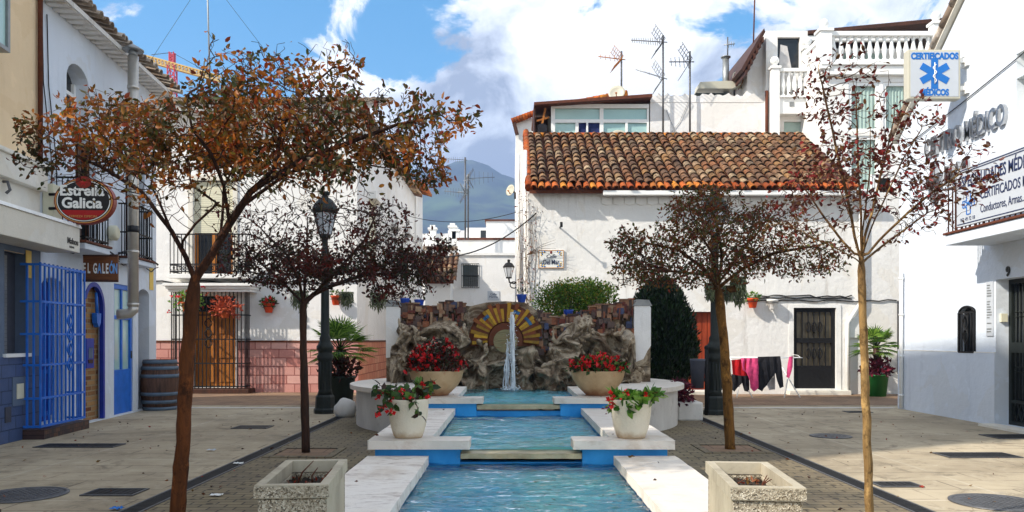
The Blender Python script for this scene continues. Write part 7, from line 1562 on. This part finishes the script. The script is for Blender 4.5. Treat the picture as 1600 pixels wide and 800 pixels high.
# 1: big orange umbrella tree at the left front
def pr1(px, py, p):
    k = .85*math.exp(-((py-235)/52)**2)+.40*math.exp(-((py-150)/60)**2)
    if py > 300: k *= .35
    if py > 345: k *= .25
    if px < 230: k = max(k*.75, .22 if py < 330 else .05)
    if px > 590: k = max(k*.8, .35)
    if 88 < px < 182 and 268 < py < 352: k *= .2
    return min(k, .95)
tree('autumn_tree', 'large wide autumn tree with orange brown leaves at the left front', (274, 836), 5.5,
     [[(274, 836), (286, 690), (292, 560), (304, 436)],
      [(304, 436), (290, 400, .05), (268, 360, .1), (252, 322, .15), (236, 290, .2)], [(280, 385, .05), (305, 350, -.1), (340, 318, -.2), (300, 290, -.25)], [(268, 360, .1), (222, 300, .3), (160, 262, .45), (110, 240, .5)],
      [(304, 436), (330, 400, 0), (358, 350, -.05), (392, 300, -.1), (430, 262, -.15)], [(358, 350, -.05), (350, 290, -.3), (330, 240, -.5), (300, 200, -.6)], [(392, 300, -.1), (470, 250, -.25), (540, 225, -.3), (620, 195, -.25), (690, 180, -.2)], [(430, 262, -.15), (440, 200, 0), (470, 150, .1), (520, 105, .15)], [(375, 325, 0), (450, 270, .35), (530, 250, .6), (600, 262, .65)], [(330, 400, 0), (345, 360, .3), (350, 290, .6), (380, 230, .8)]],
     [(400, 215, 260, 52, 900), (425, 160, 120, 50, 330), (470, 135, 95, 45, 170), (540, 95, 32, 32, 40, .1, .3), (150, 225, 95, 45, 230, .3, .7), (185, 185, 70, 30, 110, .3, .6), (85, 262, 45, 30, 50, .3, .4), (620, 195, 100, 34, 230, -.2, .7), (700, 185, 45, 16, 45, -.2, .3), (640, 255, 60, 28, 110, -.1, .6), (690, 270, 26, 22, 30, -.1, .3), (300, 300, 170, 40, 130), (470, 290, 120, 34, 120), (385, 120, 40, 36, 60), (385, 100, 14, 30, 12, .2, .2)],
     'bark_brown', 'leaf_autumn', pr1, .046, 11, step=.055, infl=.5, kill=.062, rbase=.054, rmax=.056, per=11, maxdesc=8, spread=.075, depth=.85, nm=2.8, r_tip=.0018, expo=2.5)
# 2: sparse upright red tree at the right front
def pr2(px, py, p): return .31 if py < 330 else .15
tree('bare_red_tree', 'thin almost bare tree with few dark red leaves at the right front', (1359, 838), 5.6,
     [[(1359, 838), (1355, 700), (1350, 560), (1345, 412)],
      [(1345, 412), (1338, 380), (1322, 300, -.1), (1300, 200, -.2), (1278, 105, -.3)], [(1345, 412), (1346, 360), (1340, 250, .2), (1338, 160, .3), (1332, 120, .3)], [(1345, 412), (1352, 370), (1372, 290, .1), (1392, 210, .1), (1400, 160, .15)], [(1348, 405), (1372, 378), (1420, 330, -.2), (1460, 298, -.3), (1495, 275, -.35)], [(1348, 408), (1395, 372, .2), (1450, 332, .4), (1515, 306, .5)], [(1342, 405), (1318, 378), (1288, 340, .1), (1262, 300, .2), (1245, 285, .2)], [(1342, 408), (1310, 390, -.2), (1262, 368, -.3), (1225, 350, -.4)], [(1344, 400), (1330, 345, .3), (1310, 290, .5), (1300, 250, .6)], [(1346, 400), (1368, 340, -.4), (1410, 250, -.5), (1440, 200, -.5)], [(1345, 405), (1350, 340, -.3), (1360, 260, -.4), (1360, 200, -.5)]],
     [(1290, 140, 32, 60, 45), (1335, 150, 38, 45, 40), (1400, 210, 60, 60, 75), (1462, 262, 50, 36, 70), (1515, 285, 26, 18, 22, 0, .4), (1300, 255, 62, 48, 90), (1250, 300, 44, 32, 55), (1380, 290, 80, 50, 80), (1450, 320, 62, 32, 50), (1230, 355, 44, 24, 35, 0, .4), (1270, 95, 14, 20, 12, -.2, .2), (1300, 340, 60, 24, 30), (1420, 365, 60, 18, 20)],
     'bark_tan', 'leaf_dark_red', pr2, .042, 12, step=.05, infl=.5, kill=.06, rbase=.033, rmax=.034, per=11, maxdesc=6, spread=.06, depth=.6, r_tip=.0017, nm=2.2, clump=4.5)
# 3: dark spreading tree, left behind
def pr3(px, py, p): return .85*math.exp(-((py-415)/36)**2)*(1 if px > 420 else .5)+(.22 if px > 560 else .10)
tree('dark_autumn_tree', 'dark wispy tree with bare black twigs before the left lamp post', (478, 708), 9.5,
     [[(478, 708), (476, 620), (474, 545), (474, 474)], [(474, 474), (490, 460, .1), (520, 446, .1), (560, 432, .2), (620, 405, .3)], [(474, 474), (468, 440, -.2), (450, 400, -.3), (420, 370, -.4)], [(474, 474), (440, 440, .2), (400, 405, .3), (365, 395, .3)], [(490, 460, .1), (530, 420, -.3), (570, 375, -.5), (590, 330, -.6)], [(474, 474), (478, 430, .2), (480, 380, .5), (480, 340, .6)], [(560, 432, .2), (620, 425, 0), (670, 432, -.2)]],
     [(500, 415, 125, 34, 620), (600, 400, 75, 46, 380), (560, 345, 60, 34, 150), (430, 380, 70, 50, 160), (480, 345, 75, 34, 140), (660, 425, 50, 30, 130), (395, 410, 50, 35, 90), (380, 350, 40, 40, 60), (690, 385, 26, 16, 24), (620, 455, 50, 22, 70), (610, 340, 40, 30, 50), (440, 440, 60, 16, 60)],
     'bark_dark', 'leaf_dusk', pr3, .052, 13, step=.075, infl=.6, kill=.08, rbase=.05, rmax=.052, per=12, maxdesc=6, spread=.08, depth=.9, r_tip=.0026, nm=2.4, expo=2.5)
# 4: dense brown green tree, right behind
def pr4(px, py, p): return .62 if py < 440 else .3
tree('brown_green_tree', 'bushy brown green tree on a leaning trunk before the right lamp post', (1141, 702), 9.8,
     [[(1141, 702), (1137, 620), (1131, 530), (1122, 450)], [(1122, 450), (1100, 420, .1), (1060, 390, .2), (1010, 380, .3)], [(1122, 450), (1128, 400, .1), (1120, 350, .2), (1105, 310, .2)], [(1122, 450), (1160, 420, -.1), (1210, 395, -.2), (1270, 385, -.2)], [(1122, 450), (1115, 400, -.5), (1085, 350, -.7)], [(1125, 440), (1165, 385, .5), (1190, 340, .7)], [(1110, 430), (1060, 425, -.4), (1000, 420, -.6)]],
     [(1110, 370, 105, 48, 620), (1100, 320, 62, 26, 200), (1210, 385, 80, 34, 330), (1010, 395, 60, 34, 230), (1030, 430, 70, 24, 190), (1200, 340, 50, 26, 100), (1110, 430, 90, 24, 280), (1280, 400, 36, 20, 60), (975, 375, 30, 16, 34), (1255, 425, 44, 10, 40), (990, 425, 40, 20, 80)],
     'bark_olive', 'leaf_brown_green', pr4, .048, 14, step=.075, infl=.6, kill=.08, rbase=.066, rmax=.066, per=12, maxdesc=7, spread=.085, depth=.9, r_tip=.0026, nm=2.4, expo=2.5)
# tree pits
for px, py, lab in ((478, 708, 'square paved tree pit at the foot of the dark wispy tree'), (1141, 702, 'square paved tree pit at the foot of the bushy brown green tree')):
    Y = F*EYE/(py-HZ); x = at(px, py, Y).x; t = thing('tree_pit', lab, 'tree pit', (x, Y, .004), 0, 'tree pits in the paving'); m_ = MB(); a = .40
    for p, q in (((-a, -a), (a, -a+.09)), ((-a, a-.09), (a, a)), ((-a, -a+.092), (-a+.09, a-.092)), ((a-.09, -a+.092), (a, a-.092))): m_.box((p[0], p[1], 0), (q[0], q[1], .012))
    m_.build('edging', M['cobble_pavers'], t); m_ = MB(); m_.box((-a+.09, -a+.09, -.002), (a-.09, a-.09, .003)); m_.build('soil', M['brown_street'], t)
# fallen leaves and bits of litter
r = random.Random(77); m_ = MB()
for i in range(620):
    x, y = r.uniform(-6.4, 7), r.uniform(5.6, 15.5); z = .012
    if abs(x-CX) < HO+.02 and y < 12.9:
        if abs(x-CX) < HI+.05: continue
        z = (C1 if y < 6.85 else C2 if y < 10.08 else C3)+.004
        if r.random() < .3: continue
    elif math.hypot(x-CX, y-13.3) < 2.8: continue
    elif r.random() < .35: continue
    leaf_quads(m_, (x, y, z), Vector((r.gauss(0, 1), r.gauss(0, 1), .10)), r.uniform(.02, .055), 0, .15, .55, r)
tag(m_.build('fallen_leaves', M['leaf_dry']), 'scattered dry brown leaves over the paving and the pool copings', 'fallen leaves', kind='stuff')
for px, py, lab, mt in ((372, 726, 'white paper scrap on the left drain channel', 'paper_white'), (338, 776, 'white paper scrap on the cobbles by the left planter', 'paper_white'), (183, 797, 'blue crumpled wrapper at the bottom left of the pavement', 'ink_blue'), (330, 705, 'pale blue wrapper on the left pavement near the drain', 'sign_grey_white')):
    Y = F*EYE/(py-HZ); t_ = at(px, py, Y); m_ = MB(); n = 6
    g_ = [(.05*(i/n-.5)*2, .035*(j/n-.5)*2, .018+.015*noise.noise(Vector((i*.9, j*.9, px)))) for j in range(n+1) for i in range(n+1)]; m_.add(g_, [(j*(n+1)+i, j*(n+1)+i+1, (j+1)*(n+1)+i+1, (j+1)*(n+1)+i) for j in range(n) for i in range(n)]); o = m_.build('paper_scrap', M[mt]); o.location = (t_.x, Y, 0); tag(o, lab, 'litter', 'bits of litter on the paving')
# ---- the air between the plaza and the mountain
HAZE = True
if HAZE:
    m_ = MB(); m_.box((-2900, -60, -3), (2900, 2950, 430)); g = NG('haze_air'); q = g.n('ShaderNodeVolumePrincipled'); q.inputs['Color'].default_value = (.44, .62, 1.0, 1); q.inputs['Density'].default_value = .00048; q.inputs['Anisotropy'].default_value = .2; g.l(q.outputs[0], g.out.inputs['Volume']); tag(m_.build('haze', g.mat), kind='stuff')
